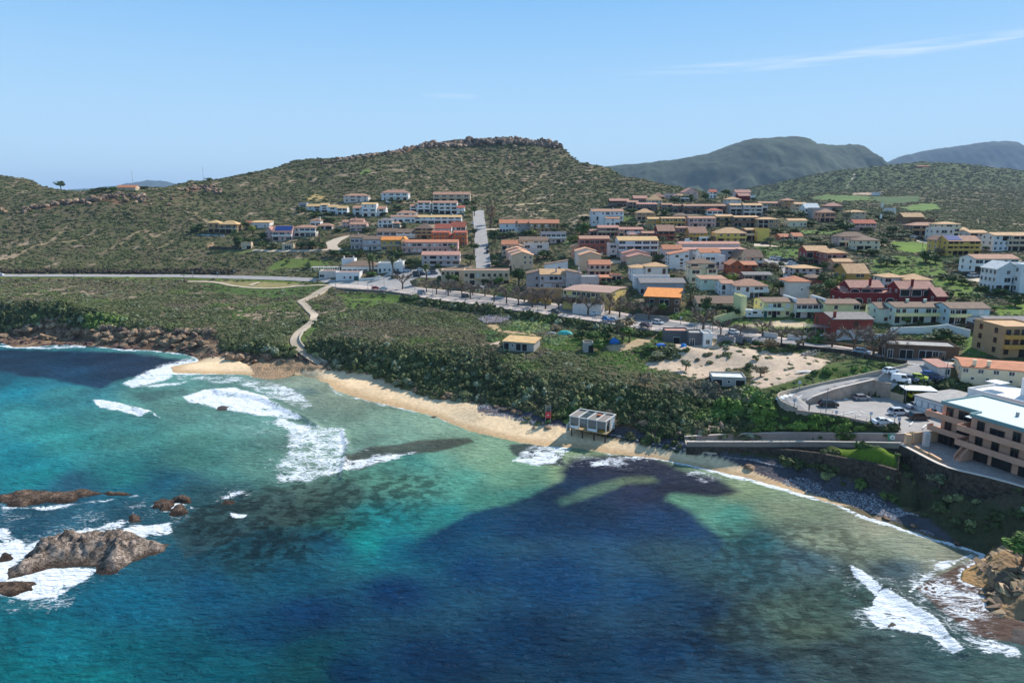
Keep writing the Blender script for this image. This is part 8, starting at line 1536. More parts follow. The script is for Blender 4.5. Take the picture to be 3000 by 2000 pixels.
TL = """G 1500 350 260 390 dark;G 540 240 170 150 dark;G 640 250 150 140 green;G 1240 262 210 130 green;G 1040 262 150 110 dark;G 420 215 110 100 dark;H 1785 960 230 210 olive;H 1970 975 230 200 green;H 1700 955 200 210 dark;I 420 1010 220 330 dark;I 560 1010 220 250 pine;I 700 1000 220 230 pine;I 810 1000 200 170 dark;I 200 800 220 320 olive;I 1420 690 220 240 dark;I 1330 640 240 230 olive;I 1920 720 250 240 olive;I 2130 650 230 220 yellow;I 2080 600 200 210 dark;I 2180 660 180 150 green;I 1240 720 130 90 dark;I 1330 340 190 120 brown;I 1080 370 160 80 olive;I 800 480 200 130 brown;I 250 190 170 110 dark;I 700 330 80 90 olive;I 1890 1000 120 110 olive;I 1620 990 120 80 dark;I 1480 440 130 70 dark;I 1700 1400 140 110 brown;I 1290 1420 280 170 brown;I 1150 1400 200 120 dark;I 1600 1440 200 110 dark;J 1360 320 140 110 dark;J 1500 290 100 90 dark;J 1850 240 190 130 dark;J 1650 310 200 100 green;J 2080 260 220 110 dark;J 2250 380 260 150 dark;J 1280 800 260 110 olive;J 1420 780 330 160 dark;J 1560 790 260 120 dark;J 1430 40 150 50 dark;J 1560 60 200 60 dark;J 120 250 190 190 green;J 30 150 150 160 dark;J 530 400 200 60 brown;J 640 400 120 50 dark;J 840 770 120 80 olive;J 1000 600 130 110 green;J 1140 590 90 60 dark;J 1630 590 90 50 dark;J 2010 440 200 90 green;J 1850 600 120 60 green;K 400 520 60 1 dark;
E 1075 1010 190 170 olive;E 1270 1010 170 140 olive;E 1395 1010 220 150 olive;E 1550 1010 240 150 olive;E 1560 1290 180 160 dark;E 1670 1290 180 140 pine;E 1900 1380 180 160 dark;E 2190 1340 180 150 dark;E 2050 1560 240 170 olive;E 2130 1580 200 150 yellow;E 1080 540 230 130 pine;E 1250 540 260 120 dark;E 1400 560 280 140 olive;E 1550 560 200 110 dark;E 940 530 120 80 brown;E 720 350 150 60 dark;E 830 320 180 90 pine;E 400 270 200 160 dark;E 130 350 160 90 olive;E 480 240 120 80 dark;E 2150 700 260 130 dark;E 2020 740 240 90 dark;E 1720 700 230 110 dark;E 1450 800 230 90 dark;E 1180 800 250 90 dark;E 1900 760 180 60 dark;E 2250 600 220 150 olive;E 2100 880 260 100 dark;E 1800 950 260 110 dark;E 1950 1010 260 100 dark;E 330 690 160 130 olive;E 440 690 120 100 dark;E 200 960 160 130 brown;E 1240 1320 160 90 dark;E 1180 1360 140 80 dark;E 1000 1330 180 90 brown;E 1480 1560 200 180 dark;E 1120 1560 200 140 olive;E 490 1560 240 160 yellow;E 400 1330 100 100 olive;E 1000 1130 200 80 green;E 1800 820 120 60 dark;E 2100 500 160 90 dark;
D 1600 400 230 170 dark;D 1880 400 130 190 dark;D 2130 360 200 160 dark;D 860 560 220 110 dark;D 930 560 150 100 dark;D 1290 600 130 110 dark;D 1420 590 180 110 dark;D 1550 600 160 70 olive;D 870 780 230 110 dark;D 760 740 130 60 dark;D 1180 860 190 130 olive;D 1060 740 130 80 dark;D 1390 1100 170 190 olive;D 1720 960 160 100 olive;D 1780 930 120 60 dark;D 590 1060 140 130 brown;D 1560 1130 180 90 green;D 1340 1380 190 160 dark;D 1270 1360 130 100 olive;D 1950 1330 230 130 green;D 1360 1150 100 80 olive;D 2250 960 120 160 brown;D 110 900 200 200 green;D 60 740 180 170 dark;D 800 1540 150 110 dark;D 1640 770 100 60 dark;D 690 640 100 60 green;D 2080 560 120 90 dark;D 1480 520 140 80 olive;
C 290 880 220 250 dark;C 420 790 260 110 dark;C 560 770 270 110 olive;C 830 770 240 140 dark;C 960 780 160 120 yellow;C 1010 790 140 100 brown;C 1300 700 140 90 dark;C 1480 640 170 110 dark;C 1600 720 230 130 olive;C 1750 740 260 150 green;C 1660 860 220 130 yellow;C 1560 880 180 120 green;C 200 620 230 420 brown;C 330 600 110 130 dark;C 240 560 150 300 brown;C 1160 1150 280 180 dark;C 1000 1170 150 90 olive;C 1330 1240 230 120 dark;C 1430 1250 180 110 olive;C 250 1180 120 130 dark;C 290 1280 180 120 dark;C 500 1330 220 190 brown;C 1800 560 160 140 dark;C 1250 1150 130 90 olive;C 1840 1560 220 60 olive;C 2240 1160 100 60 dark;
B 920 300 160 60 dark;B 670 300 130 55 dark;B 1060 300 130 55 olive;B 1000 400 240 80 dark;B 830 480 130 60 dark;B 650 690 150 90 olive;B 1100 650 190 100 olive;B 2050 320 100 60 dark;B 1960 330 130 60 dark;B 2070 480 130 140 dark;B 2070 780 110 140 dark;B 2060 1000 180 160 dark;B 2020 1150 200 150 dark;B 1240 1210 220 170 dark;B 1150 1190 180 120 dark;B 1040 1040 200 100 dark;B 800 1040 200 90 olive;B 500 1040 230 100 dark;B 300 1050 200 100 dark;B 130 1040 210 110 dark;B 2330 870 150 150 dark;B 2340 1140 130 140 dark;B 1930 480 130 70 green;B 630 1320 220 80 green;B 720 1330 150 50 olive;B 960 1340 150 50 dark;B 1250 1440 160 80 olive;B 560 700 130 70 dark;B 60 480 140 60 dark;B 350 480 130 50 dark;B 20 300 90 50 dark;B 1560 1190 120 60 dark;
A 810 660 130 110 dark;A 900 760 160 160 yellow;A 700 900 220 160 dark;A 850 900 180 140 dark;A 1040 940 160 120 dark;A 1180 930 190 110 olive;A 1560 930 190 100 dark;A 1720 930 230 120 dark;A 1860 940 170 110 dark;A 1650 850 160 90 olive;A 180 700 180 130 dark;A 80 720 150 110 dark;A 1900 560 200 90 olive;A 1760 500 200 90 dark;A 1560 430 170 90 dark;A 2000 560 160 70 dark;A 1240 660 80 50 dark;A 2080 700 160 60 dark;A 1030 800 170 110 dark;A 1900 1560 120 1 dark;A 1700 1390 1 1 dark;A 1660 1200 130 70 dark;A 1370 1140 100 60 green;A 1790 1400 90 50 olive;A 690 1395 60 35 olive;
F 620 960 270 150 olive;F 720 970 130 90 dark;F 1110 930 260 180 dark;F 1230 940 220 120 dark;F 1550 980 240 130 dark;F 1400 980 200 90 olive;F 1690 910 160 70 dark;F 550 970 170 110 olive;F 860 980 100 80 green;F 450 840 230 100 dark;F 320 830 230 80 dark;F 560 720 200 120 dark;F 640 640 240 110 dark;F 800 640 260 100 olive;F 860 600 220 100 dark;F 700 560 220 100 dark;F 380 560 160 90 dark;F 120 560 260 170 dark;F 50 480 200 100 dark;F 560 420 200 110 dark;F 660 360 200 90 olive;F 420 360 140 70 olive;F 1280 840 150 100 brown;F 1850 780 120 60 green;F 1440 1180 210 110 dark;F 1560 1200 170 90 dark;F 1660 1210 140 80 olive;F 500 1140 200 90 green;F 1300 1140 120 60 dark;F 40 1080 160 160 dark;F 1860 1050 120 90 green;F 2000 1300 150 60 dark;F 740 760 130 60 dark;F 1180 740 80 40 dark;F 700 420 130 60 dark;F 260 470 120 70 dark;
H 330 200 180 150 dark;H 600 220 180 120 olive;H 1380 540 170 90 dark;H 1180 540 150 70 dark;H 1660 520 100 60 olive;H 2120 470 80 90 dark;H 380 1560 1 1 dark;O 420 400 85 50 dark;O 700 425 90 36 dark;O 770 430 80 40 green;O 990 410 70 25 dark;O 1440 350 70 20 dark;O 1725 308 60 18 dark;O 650 430 60 30 olive;O 910 108 1 1 dark"""
for q in TL.replace('\n', '').split(';'):
 q = q.split()
 if len(q) < 6 or float(q[4]) < 3: continue
 put_tree(q[0], float(q[1]), float(q[2]), float(q[3]), float(q[4]), q[5])
# large individual shrubs on the bank and the field
for z, x, y, w_, h_, kd in (('H', 1440, 1290, 420, 310, 'brown'), ('H', 1520, 1330, 300, 240, 'green'), ('H', 1180, 1300, 260, 180, 'dark'), ('H', 1000, 1330, 320, 170, 'green'), ('H', 860, 1290, 260, 150, 'dark'), ('H', 1100, 1450, 260, 190, 'green'), ('H', 520, 1190, 230, 120, 'brown'), ('H', 1820, 1440, 260, 100, 'green'), ('L', 1590, 225, 110, 100, 'olive'), ('K', 80, 240, 170, 95, 'brown'), ('L', 1380, 140, 170, 70, 'olive'), ('L', 1280, 340, 150, 110, 'brown'), ('K', 1620, 1210, 190, 160, 'olive'), ('U', 2220, 800, 280, 240, 'green')):
 put_tree(z, x, y, w_, h_, kd, name='large_shrub')
# a label for every tree: kind, rank and the building it stands by
_by = {}
ORD = ['first', 'second', 'third', 'fourth', 'fifth', 'sixth', 'seventh', 'eighth', 'ninth', 'tenth', 'eleventh', 'twelfth', 'thirteenth', 'fourteenth', 'fifteenth', 'sixteenth', 'seventeenth', 'eighteenth', 'nineteenth', 'twentieth']
def shortlab(lb):
 w_ = lb.split(); 
 for stop in ('at', 'in', 'on', 'below', 'behind', 'beside', 'above', 'left', 'right', 'partly', 'hidden', 'over', 'climbing', 'under', 'facing', 'crowning', 'squeezed', 'stepping', 'almost', 'between', 'among', 'carrying', 'nearest', 'rising', 'standing', 'directly', 'furthest', 'upper'):
  if stop in w_[2:]: i = w_[2:].index(stop)+2; w_ = w_[:i]
 w_ = w_[:6]
 while len(w_) > 3 and w_[-1] in ('and', 'with', 'a', 'an', 'the', 'of', 'wide', 'to', 'two', 'one', 'its', 'behind', 'small', 'white', 'whose', 'vivid', 'broad', 'single', 'bright', 'long', 'large', 'straight', 'dark'): w_.pop()
 return ' '.join(w_)
for t_ in TREES:
 o, adj, px, py, Hm, lb = t_
 if lb: o['label'] = lb; continue
 if o.get('group', '').startswith('bare trees in a row'): key = ('row', 'from the left in the promenade row')
 elif o.get('group', '').startswith('bare trees behind'): key = ('row2', 'from the left on the inland side of the promenade road')
 elif o.get('group', '').startswith('bare street'): key = ('row3', 'from the left along the main road')
 else:
  nb = near_building(px, py); key = (adj, 'near the '+shortlab(nb[1])+(' on its left' if px < nb[2] else ' on its right'))
 _by.setdefault((adj, key[1]), []).append((px, o))
for (adj, where), L_ in _by.items():
 L_.sort(key=lambda q: q[0])
 for i, (px, o) in enumerate(L_): o['label'] = (adj+' '+where) if len(L_) == 1 else (ORD[min(i, 19)]+' '+adj+' '+where)
# ================================================================ ROCKS
def rockmat(name, lo, hi, wet, sc_=.5):
 m = bpy.data.materials.new(name); m.use_nodes = True; t = m.node_tree; b = t.nodes['Principled BSDF']; b.inputs['Roughness'].default_value = .85; b.inputs['Specular IOR Level'].default_value = .2
 ge = N(t, 'ShaderNodeNewGeometry'); n1_ = N(t, 'ShaderNodeTexNoise'); n1_.inputs['Scale'].default_value = sc_; n1_.inputs['Detail'].default_value = 9; n1_.inputs['Roughness'].default_value = .72; t.links.new(ge.outputs['Position'], n1_.inputs[0])
 n2_ = N(t, 'ShaderNodeTexNoise'); n2_.inputs['Scale'].default_value = sc_*1.7; n2_.inputs['Detail'].default_value = 4; n2_.inputs['Distortion'].default_value = 1.5; t.links.new(ge.outputs['Position'], n2_.inputs[0])
 ck = mth(t, 'MULTIPLY', mth(t, 'ABSOLUTE', mth(t, 'SUBTRACT', n2_.outputs[0], .5)), 22, None, True); r = N(t, 'ShaderNodeMapRange'); r.inputs[1].default_value = .35; r.inputs[2].default_value = .65; t.links.new(n1_.outputs[0], r.inputs[0])
 x = N(t, 'ShaderNodeMix', data_type='RGBA'); t.links.new(r.outputs[0], x.inputs[0]); x.inputs[6].default_value = (*hexc(lo), 1); x.inputs[7].default_value = (*hexc(hi), 1)
 s_ = N(t, 'ShaderNodeSeparateXYZ'); t.links.new(ge.outputs['Position'], s_.inputs[0]); w__ = N(t, 'ShaderNodeMapRange'); w__.inputs[1].default_value = .15; w__.inputs[2].default_value = .9; w__.inputs[3].default_value = .85; w__.inputs[4].default_value = 0; t.links.new(mth(t, 'ADD', s_.outputs[2], mth(t, 'MULTIPLY', mth(t, 'SUBTRACT', n1_.outputs[0], .5), 1.2)), w__.inputs[0])
 y = N(t, 'ShaderNodeMix', data_type='RGBA'); t.links.new(w__.outputs[0], y.inputs[0]); t.links.new(x.outputs[2], y.inputs[6]); y.inputs[7].default_value = (*hexc(wet), 1)
 v_ = N(t, 'ShaderNodeVectorMath', operation='SCALE'); t.links.new(y.outputs[2], v_.inputs[0]); t.links.new(mth(t, 'ADD', .45, mth(t, 'MULTIPLY', ck, .55)), v_.inputs['Scale']); t.links.new(v_.outputs[0], b.inputs['Base Color'])
 bp = N(t, 'ShaderNodeBump'); bp.inputs['Distance'].default_value = .6; t.links.new(mth(t, 'ADD', n1_.outputs[0], mth(t, 'MULTIPLY', ck, .3)), bp.inputs['Height']); t.links.new(bp.outputs[0], b.inputs['Normal']); return m
M_ROCK = rockmat('wet_dark_rock', '#4d3f34', '#8f7663', '#38291f', .7); M_ROCKL = rockmat('pale_rock', '#574a3e', '#b7a393', '#43342a', .5); M_BOUL = rockmat('brown_boulder', '#6f5846', '#bb9d7e', '#47342b', .35); M_BLACK = mat('black_rock', '#4b443f', .9, .4, 1, .2, .3)
def islet(name, label, z, poly, hmax, m, step=.35, edge=2.5, cat='rock', ang=.5, low=-.5):
 w2 = np.array([P(*zp(z, *p), 0)[:2] for p in poly]); x0, y0 = w2.min(0)-1.5; x1, y1 = w2.max(0)+1.5; nx, ny = int((x1-x0)/step)+2, int((y1-y0)/step)+2
 if nx*ny > 60000: step *= math.sqrt(nx*ny/60000); nx, ny = int((x1-x0)/step)+2, int((y1-y0)/step)+2
 X, Y = np.meshgrid(np.linspace(x0, x1, nx), np.linspace(y0, y1, ny)); sdv = polysd([tuple(p) for p in w2], X, Y)+(fbm(X, Y, 2.5, 3)-.5)*1.8
 rdg = 1-np.abs(fbm(X*math.cos(ang)+Y*math.sin(ang), (Y*math.cos(ang)-X*math.sin(ang))*.45, 3.2, 5)-.5)*3.2; d = sst(-.6, edge, sdv)
 cr = np.abs(fbm(X*.8+Y*.6, Y*.5-X*.3+9, 1.6, 4)-.5)*2; cr3 = np.abs(fbm(X-Y*.4, Y+X*.5, .7, 3)-.5)*2
 Zh = hmax*d*(.3+.3*fbm(X+40, Y, 6, 3)+.3*rdg+.45*cr+.2*cr3)-.25*d+low*(1-sst(-1.6, 0, sdv)); c = (x0+x1)/2, (y0+y1)/2
 F_ = grid_faces(nx, ny); zf = Zh.ravel()[F_]; F_ = F_[(zf.max(1) > low*.98)]
 me = npmesh(name, np.stack([X-c[0], Y-c[1], Zh], -1).reshape(-1, 3), F_, [m]); o = link(name, me, None, (*c, 0)); tag(o, label, cat); return o
islet('sea_rock', 'large pale ribbed rock island at the left edge of the sea', 'S', [(165,520),(260,470),(400,440),(500,415),(620,415),(760,430),(870,455),(965,480),(930,520),(830,560),(750,600),(680,640),(600,640),(560,600),(440,590),(300,600),(170,640),(40,680),(60,620),(160,580)], 3.4, M_ROCKL, .26, 4)
islet('sea_reef', 'long narrow brown reef lying behind the pale rock island', 'S', [(-60,215),(60,190),(150,172),(280,180),(370,182),(470,168),(600,178),(700,178),(765,195),(700,210),(560,208),(400,228),(300,238),(180,248),(130,268),(60,264),(-60,250)], 1.5, M_ROCK, .35, 2.2)
for i, (z, pts, h_, lb) in enumerate((('S', [(885,240),(940,222),(1000,228),(1000,265),(930,282),(890,265)], 1.6, 'left of three dark rocks beyond the end of the reef'), ('S', [(1000,212),(1050,198),(1087,210),(1080,240),(1010,240)], 2.0, 'back one of three dark rocks beyond the end of the reef'), ('S', [(1000,262),(1040,250),(1066,262),(1060,298),(1005,302)], 1.6, 'front one of three dark rocks beyond the end of the reef'), ('S', [(740,320),(765,306),(795,318),(795,350),(745,352)], 1.6, 'single brown rock behind the pale rock island'),
   ('S', [(1270,236),(1300,228),(1330,234),(1325,250),(1275,250)], .8, 'low rock awash beside the middle foam patch'), ('S', [(0,538),(30,528),(60,540),(50,562),(0,562)], 1.0, 'small rock in the foam at the far left'), ('S', [(-40,700),(80,695),(190,702),(180,738),(80,762),(-40,780)], 1.6, 'dark rock shelf below the pale island at the far left'), ('V', [(712,215),(732,211),(748,215),(740,222),(716,222)], 1.0, 'small black rock in the big breaking wave'),
   ('U', [(1340,1160),(1370,1150),(1402,1175),(1400,1212),(1360,1200)], .9, 'brown rock inside the right hand breaking wave'), ('U', [(2160,1240),(2240,1225),(2400,1260),(2400,1330),(2240,1320),(2170,1290)], .8, 'brown rock shelf at the lower right edge'), ('N', [(1040,1272),(1075,1264),(1105,1275),(1080,1284)], .6, 'small dark rock at the water line of the beach'), ('N', [(1450,1385),(1490,1375),(1545,1352),(1520,1385),(1480,1395)], .6, 'dark flat rock in the shallows below the beach'))):
 islet('sea_rock', lb, z, pts, h_*.7, M_ROCK if i < 7 else M_BLACK, .2, 1.2)
def rock_mesh(seed, m, sub=3):
 r = random.Random(seed); bm = bmesh.new(); bmesh.ops.create_icosphere(bm, subdivisions=sub, radius=1); off = r.uniform(0, 90)
 pl_ = [(Vector((r.gauss(0, 1), r.gauss(0, 1), r.gauss(0, 1))).normalized(), r.uniform(.55, .85)) for _ in range(9)]
 for v in bm.verts:
  for n_, d_ in pl_:
   q = v.co.dot(n_)
   if q > d_: v.co -= n_*(q-d_)
  v.co *= .85+.3*float(vnoise(np.float64(v.co.x*2.2+off), np.float64(v.co.y*2.2+v.co.z*1.3+off)))
  v.co.z *= .7
 me = bpy.data.meshes.new('rock'); bm.to_mesh(me); bm.free(); me.materials.append(m); return me
BL = [rock_mesh(i, M_BOUL) for i in range(6)]; BLD = [rock_mesh(20+i, mat('dark_boulder', '#6a5248', .9, .35, .8), 2) for i in range(3)]
rg = random.Random(4); placed = []
bandt = lambda x: np.interp(x, [0, 170, 400, 640, 860, 1100, 1500], [470, 440, 450, 450, 470, 470, 530]); bandb = lambda x: np.interp(x, [0, 250, 850, 1250, 1500], [530, 545, 565, 605, 640])
bg_ = []
for i in range(170):
 x = rg.uniform(5, 1480); t_ = rg.random(); y = bandt(x)*(1-t_)+bandb(x)*t_; s_ = rg.choice((.8, 1, 1.2, 1.5, 2.0))*(1.35-.75*t_)*(1.25 if 600 < x < 1250 else 1); bg_.append((x, y, s_, t_))
for x, y, s_ in ((210,450,3.6),(300,495,3.2),(360,470,2.4),(680,495,2.8),(910,475,3.0),(940,510,3.0),(1070,470,2.6),(1160,490,3.0),(1030,520,2.2),(870,520,2.2),(1240,505,2.8),(1150,535,2.4),(490,500,1.8),(770,500,2.0),(860,545,2.4),(1590,640,2.4),(1660,635,2.4),(1720,640,1.8),(1850,640,1.6),(1840,625,1.8),(1750,660,1.4),(1950,655,1.2)): bg_.append((x, y, s_, 0))
for x, y, s_, t_ in bg_:
 px, py = zp('M', x, y); p = ground(px, py)
 if p[2] < -.3: continue
 o = link('boulder', rg.choice(BL if t_ < .6 else BLD)); o.location = (p[0], p[1], p[2]+s_*.15); o.rotation_euler = (rg.uniform(-.3, .3), rg.uniform(-.3, .3), rg.uniform(0, 6.28)); o.scale = (s_*rg.uniform(.9, 1.4), s_*rg.uniform(.8, 1.1), s_*rg.uniform(.7, 1))
 tag(o, 'weathered brown boulder piled on the rocky shore west of the beach', 'boulder', 'boulders on the west shore')
for i, (z, x, y, s_) in enumerate((('N',670,930,1.6),('N',960,1010,1.2),('N',1180,1060,1.6),('N',1270,1090,1.5),('N',1330,1140,1.8),('N',1150,1090,1.2),('N',1500,1175,1.3),('N',1580,1210,1.6),('N',1620,1180,1.8),('L',260,505,1.5),('L',285,540,1.2),('L',325,550,1.3),('L',200,520,1.2),('L',140,500,1.0),('L',530,665,1.0),('L',430,660,.6),('L',2075,965,1.2),('N',700,980,.9),('N',1230,1085,1.3),('N',1700,1185,1.2),('N',880,985,1.0),('N',740,965,1.0),('U',430,155,1.0),('U',1330,490,.8),('U',1520,540,.6),('U',1800,655,.7))):
 p = gq(z, x, y); o = link('beach_boulder', BL[i % 6]); o.location = (p[0], p[1], p[2]+s_*.1); o.rotation_euler = (0, 0, i*1.3); o.scale = (s_*1.3, s_, s_*.8); tag(o, 'sandy brown boulder lying at the back of the beach', 'boulder', 'boulders at the back of the beach')
# crags on the main hill and the left ridge
cr_ = [('O', x, y, s) for x, y, s in ((185,550,3.2),(430,505,3),(470,505,3.4),(520,505,2.6),(640,480,3.4),(680,490,3.4),(735,465,2.6),(785,465,3),(830,450,3),(870,495,2.8),(905,455,3),(985,495,3),(1120,480,2),(1160,520,2),(1290,420,2.6),(1340,400,3),(1390,400,3),(1440,425,3),(1480,400,2.2),(0,560,3),(30,575,2.5),(230,530,2.4),(285,540,2.2),(120,575,1.6),(1190,480,2))]
cr_ += [('Q', x, y, s) for x, y, s in ((1130,235,3.6),(1320,250,3),(1370,262,2.4),(1540,250,3),(1640,290,3),(1710,300,3.6),(1600,260,2.6),(920,210,3.6),(670,215,3.2),(1015,215,2.4),(840,430,2.6),(800,400,2.4),(1665,435,3),(1590,165,3.2),(1660,185,2.6),(1000,270,2.2),(1075,315,2.2),(700,225,2.6),(1040,160,3),(1940,205,2.2),(2080,345,2),(1260,280,2),(1470,270,2),(640,225,2.6),(560,235,2.6),(450,235,2.4),(330,245,2.2),(230,250,2.4),(300,262,2),(1850,190,2.4))]
for z, x, y, s_ in cr_:
 p = gq(z, x, y); o = link('hill_boulder', BL[int(x) % 6]); o.location = (p[0], p[1], p[2]+s_*.3); o.rotation_euler = (0, 0, x); o.scale = (s_*1.2, s_, s_*1.1); tag(o, 'rusty brown crag standing out of the scrub on the hillside', 'boulder', 'crags on the hillside')
CLIFFS = []
def cliff(z, pts, n, s_, hz_, jit, cols, sd_):
 rg_ = np.random.default_rng(sd_); ln = np.array([gq(z, a, b) for a, b in pts]); ln = resample(ln, 1.0); k = rg_.integers(0, len(ln), n); p = ln[k]+np.c_[rg_.normal(0, jit, n), rg_.normal(0, jit, n), np.zeros(n)]; p[:, 2] = bil(ZZ, p[:, 0], p[:, 1])+hz_*.2
 r_ = s_*rg_.uniform(.6, 1.3, n); CLIFFS.append((p, np.stack([r_, r_*.8, r_*hz_/s_*rg_.uniform(.7, 1.2, n)], 1), np.array([hexc(c) for c in cols])[rg_.integers(0, len(cols), n)]*rg_.uniform(.7, 1.25, (n, 1))))
CC = ['#7d6553', '#6b5546', '#94765f', '#a3866c', '#5d4b40']
cliff('Q', [(850,160),(1000,140),(1200,132),(1400,126),(1500,122),(1700,128),(1870,142),(1930,160)], 300, 4.2, 5.5, 3.5, CC, 1); cliff('Q', [(620,225),(760,180),(860,155)], 40, 4, 4, 3, CC, 2); cliff('Q', [(130,275),(350,250),(630,228)], 60, 3.2, 3, 3, CC, 3)
cliff('O', [(150,560),(300,535),(430,505),(560,500),(650,480),(740,465),(900,455),(1010,490)], 90, 2.6, 3, 3, CC, 4); cliff('O', [(1260,415),(1400,405),(1540,440)], 40, 2.4, 2.4, 3, CC, 5)
cliff('M', [(-200,430),(60,425),(160,440),(230,400),(330,385),(440,410),(560,430),(700,425),(860,440),(1000,452),(1150,455),(1290,458),(1470,462)], 330, 2.0, 1.7, .7, ['#94795f', '#7c6450', '#a98c6e', '#5f4c3e'], 6); cliff('M', [(1560,615),(1700,618),(1900,600),(2050,612),(2150,650),(2330,700)], 90, 1.2, .8, .9, ['#a3866a', '#8c7158', '#6d5644'], 7); cliff('L', [(1000,560),(1200,600),(1330,640),(1560,700),(1700,700),(1900,680)], 70, 1.3, 1.1, .8, ['#94795f', '#7c6450', '#a58564'], 8)
# ---- pebbles, stones and rubble: uncounted
def rock_scatter(name, pts, s_, tint, label):
 global proto_ob, SGR
 o = scatter(name, pts, s_, tint, tilt=.6, label=label, cat='stones'); o.modifiers[0].node_group = SGR
pr = []
mp_ = bpy.data.materials.new('pebble_stone'); mp_.use_nodes = True; t = mp_.node_tree; b = t.nodes['Principled BSDF']; at = N(t, 'ShaderNodeAttribute'); at.attribute_type = 'INSTANCER'; at.attribute_name = 'tint'; t.links.new(at.outputs['Color'], b.inputs['Base Color']); b.inputs['Roughness'].default_value = .8
sv_ = proto_ob; proto_ob = [bpy.data.objects.new('pebble', rock_mesh(60+i, mp_, 1)) for i in range(6)]; SGR = scatter_group(mp_); proto_ob = sv_
def fill(z, poly, n, s0, s1, cols, soft=0, inv=False):
 pz = zl(z, poly); xs = [p[0] for p in pz]; ys = [p[1] for p in pz]; rg_ = np.random.default_rng(n); q = []
 px = rg_.uniform(min(xs), max(xs), n*4); py = rg_.uniform(min(ys), max(ys), n*4); k = polysd(pz, px, py, 2.0)+rg_.normal(0, soft, n*4) > 0; px, py = px[k][:n], py[k][:n]
 out_ = []
 for a, b2 in zip(px, py):
  u, v = (a-1500)/2000, (b2-1000)/2000; zz = 2.0
  for _ in range(4): t_ = (CZ-zz)/(ST+v*CT); X_, Y_ = u*t_, (CT-v*ST)*t_; zz = float(bil(ZS, np.float64(X_), np.float64(Y_)))
  out_.append((X_, Y_, zz))
 pts = np.array(out_); qx, qy = proj(pts[:, 0], pts[:, 1], pts[:, 2]); ok_ = np.abs(qy-py) < 3; pts = pts[ok_]; s_ = rg_.uniform(s0, s1, len(pts))**1.0; ci = rg_.integers(0, len(cols), len(pts)); T = np.array([hexc(c) for c in cols])[ci]*rg_.uniform(.7, 1.2, (len(pts), 1)); S = np.stack([s_, s_*rg_.uniform(.7, 1, len(pts)), s_*rg_.uniform(.5, .9, len(pts))], 1); return pts, S, T
_a = fill('U', [(2100,690),(2260,690),(2300,900),(2400,1180),(2240,1150),(2060,1120),(2000,1040),(1990,950),(1900,880),(1950,780)], 260, .5, 1.7, ['#8c7258', '#a88a66', '#6f5a47', '#b59870'], 6); _a[1][:, 2] *= .4; CLIFFS.append(_a[:1]+(_a[1], _a[2]))
rock_scatter('cliff_rocks', np.vstack([a[0] for a in CLIFFS]), np.vstack([a[1] for a in CLIFFS]), np.vstack([a[2] for a in CLIFFS]), 'broken brown rock faces along the hill crest and the shore cliff')
GC = ['#8d8c90', '#7b7a80', '#a09ea2', '#6e6c72', '#b0aeb0']
A_ = [fill('L', [(0,485),(250,505),(560,590),(700,625),(690,655),(420,630),(200,580),(0,548)], 1300, .15, .42, GC, 3), fill('L', [(1060,660),(1300,705),(1590,755),(1620,830),(1850,852),(2352,905),(2352,1025),(2100,965),(1800,875),(1500,835),(1250,785),(1000,715)], 4500, .14, .36, GC, 3),
   fill('U', [(0,32),(300,72),(600,112),(850,162),(1250,292),(1450,440),(1700,522),(1990,622),(2010,680),(1900,688),(1600,588),(1350,498),(1100,398),(800,310),(550,220),(250,90),(0,60)], 7500, .12, .32, GC, 3)]
rock_scatter('pebbles', np.vstack([a[0] for a in A_]), np.vstack([a[1] for a in A_]), np.vstack([a[2] for a in A_]), 'dark grey pebbles covering the back of the beach')
A_ = [fill('N', [(640,940),(850,975),(1000,1000),(1140,1050),(1400,1130),(1600,1200),(1900,1260),(2195,1290),(2195,1330),(1800,1290),(1500,1240),(1250,1160),(1100,1080),(800,1010)], 300, .08, .28, ['#6b5c4c', '#7b6a58'], 6), fill('U', [(100,90),(300,110),(500,190),(800,300),(1100,410),(1350,500),(1600,600),(1900,690),(1850,650),(1500,540),(1200,420),(900,320),(600,210),(300,95)], 900, .1, .3, ['#4a443f', '#5c5044', '#6b5c4c'], 8), fill('M', [(20,530),(250,540),(850,565),(1250,605),(1480,640),(1500,600),(1250,560),(850,530),(250,510),(0,505)], 700, .3, .9, ['#5d4438', '#70564a', '#7d6350'], 3), fill('N', [(200,940),(500,920),(900,990),(870,1000),(500,960),(250,990)], 200, .1, .35, ['#8a735c', '#74604c'], 4)]
rock_scatter('shore_stones', np.vstack([a[0] for a in A_]), np.vstack([a[1] for a in A_]), np.vstack([a[2] for a in A_]), 'loose brown stones scattered along the water line')
A_ = [fill('G', [(940,740),(1010,700),(1180,640),(1330,635),(1480,660),(1560,690),(1400,730),(1250,790),(1060,800)], 1300, .15, .45, ['#9b9298', '#8a7f84', '#b0a6a6', '#a08a80'], 2)]
A_[0][0][:, 2] += .5; rock_scatter('rubble_heap', A_[0][0], A_[0][1], A_[0][2], 'pinkish grey rubble heap below the promenade wall')
A_ = [fill('I', [(1660,1480),(1750,1410),(1880,1400),(1980,1450),(1960,1520),(1800,1540)], 500, .18, .5, ['#8f8a80', '#7d7468', '#a59c90'], 2)]
A_[0][0][:, 2] += .4; rock_scatter('rubble_heap', A_[0][0], A_[0][1], A_[0][2], 'grey brown rubble heap at the edge of the bare field')
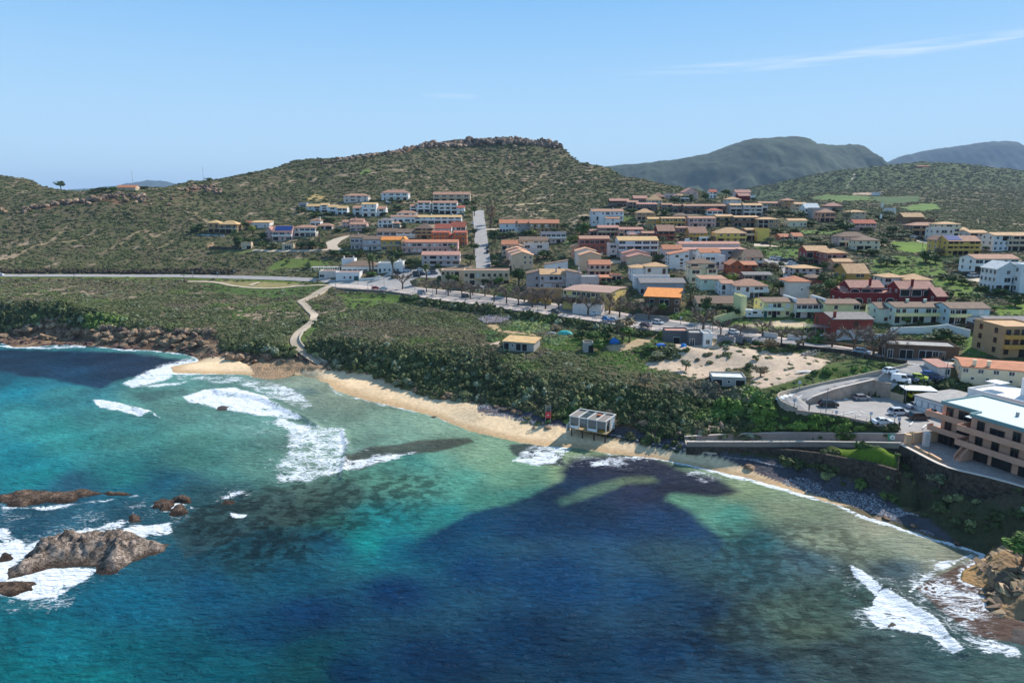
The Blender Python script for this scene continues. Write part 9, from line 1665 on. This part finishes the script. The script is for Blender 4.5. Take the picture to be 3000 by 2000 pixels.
# prickly pear thickets: pale upright pads
A_ = [fill('G', [(1400,740),(1560,690),(1700,700),(1850,760),(1990,800),(1900,900),(1700,930),(1540,900),(1480,850)], 420, .5, 1.3, ['#8fa06a', '#a9b27e', '#6f8450', '#c2bf72'], 4), fill('H', [(780,1080),(860,1040),(1050,1080),(1130,1110),(1000,1150),(820,1130)], 130, .5, 1.2, ['#8fa06a', '#7f9a72', '#6f8450'], 4), fill('G', [(1060,880),(1180,880),(1190,1000),(1080,1050)], 60, .4, .9, ['#8fa06a', '#6f8450'], 4), fill('H', [(300,1260),(600,1210),(700,1290),(520,1370),(380,1330)], 120, .4, 1.0, ['#8fa06a', '#a9b27e', '#6f8450'], 4), fill('H', [(780,1480),(980,1450),(1020,1550),(820,1550)], 80, .4, .9, ['#8fa06a', '#7f9a72'], 4), fill('G', [(1290,1130),(1400,1140),(1380,1240),(1280,1220)], 40, .4, .8, ['#9fb084'], 3), fill('G', [(2000,1000),(2250,1000),(2200,1080),(1950,1080)], 60, .4, .8, ['#8fa06a', '#c2bf72'], 3)]
scatter('prickly_pears', np.vstack([a[0] for a in A_]), np.vstack([a[1]*np.array((1, 1, 1.6)) for a in A_]), np.vstack([a[2]*1.1 for a in A_]), label='pale prickly pear thickets on the field below the promenade', cat='cactus')
scrub_all()
# ---------------------------------------------------------------- aerial haze over the whole place
hm = bpy.data.materials.new('haze'); hm.use_nodes = True; t = hm.node_tree; t.nodes.clear()
o_ = N(t, 'ShaderNodeOutputMaterial'); pv = N(t, 'ShaderNodeVolumePrincipled'); pv.inputs['Color'].default_value = (.55, .74, 1, 1); pv.inputs['Density'].default_value = 6e-5
pv.inputs['Anisotropy'].default_value = 0.0; t.links.new(pv.outputs[0], o_.inputs['Volume'])
bm = bmesh.new(); bmesh.ops.create_cube(bm, size=1, matrix=Matrix.Translation((0, 12500, 325)) @ Matrix.Diagonal((34000, 37000, 800, 1)))
me = bpy.data.meshes.new('haze'); bm.to_mesh(me); bm.free(); me.materials.append(hm); tag(link('haze', me), kind='stuff', label='thin blue haze of distance over the bay and hills')
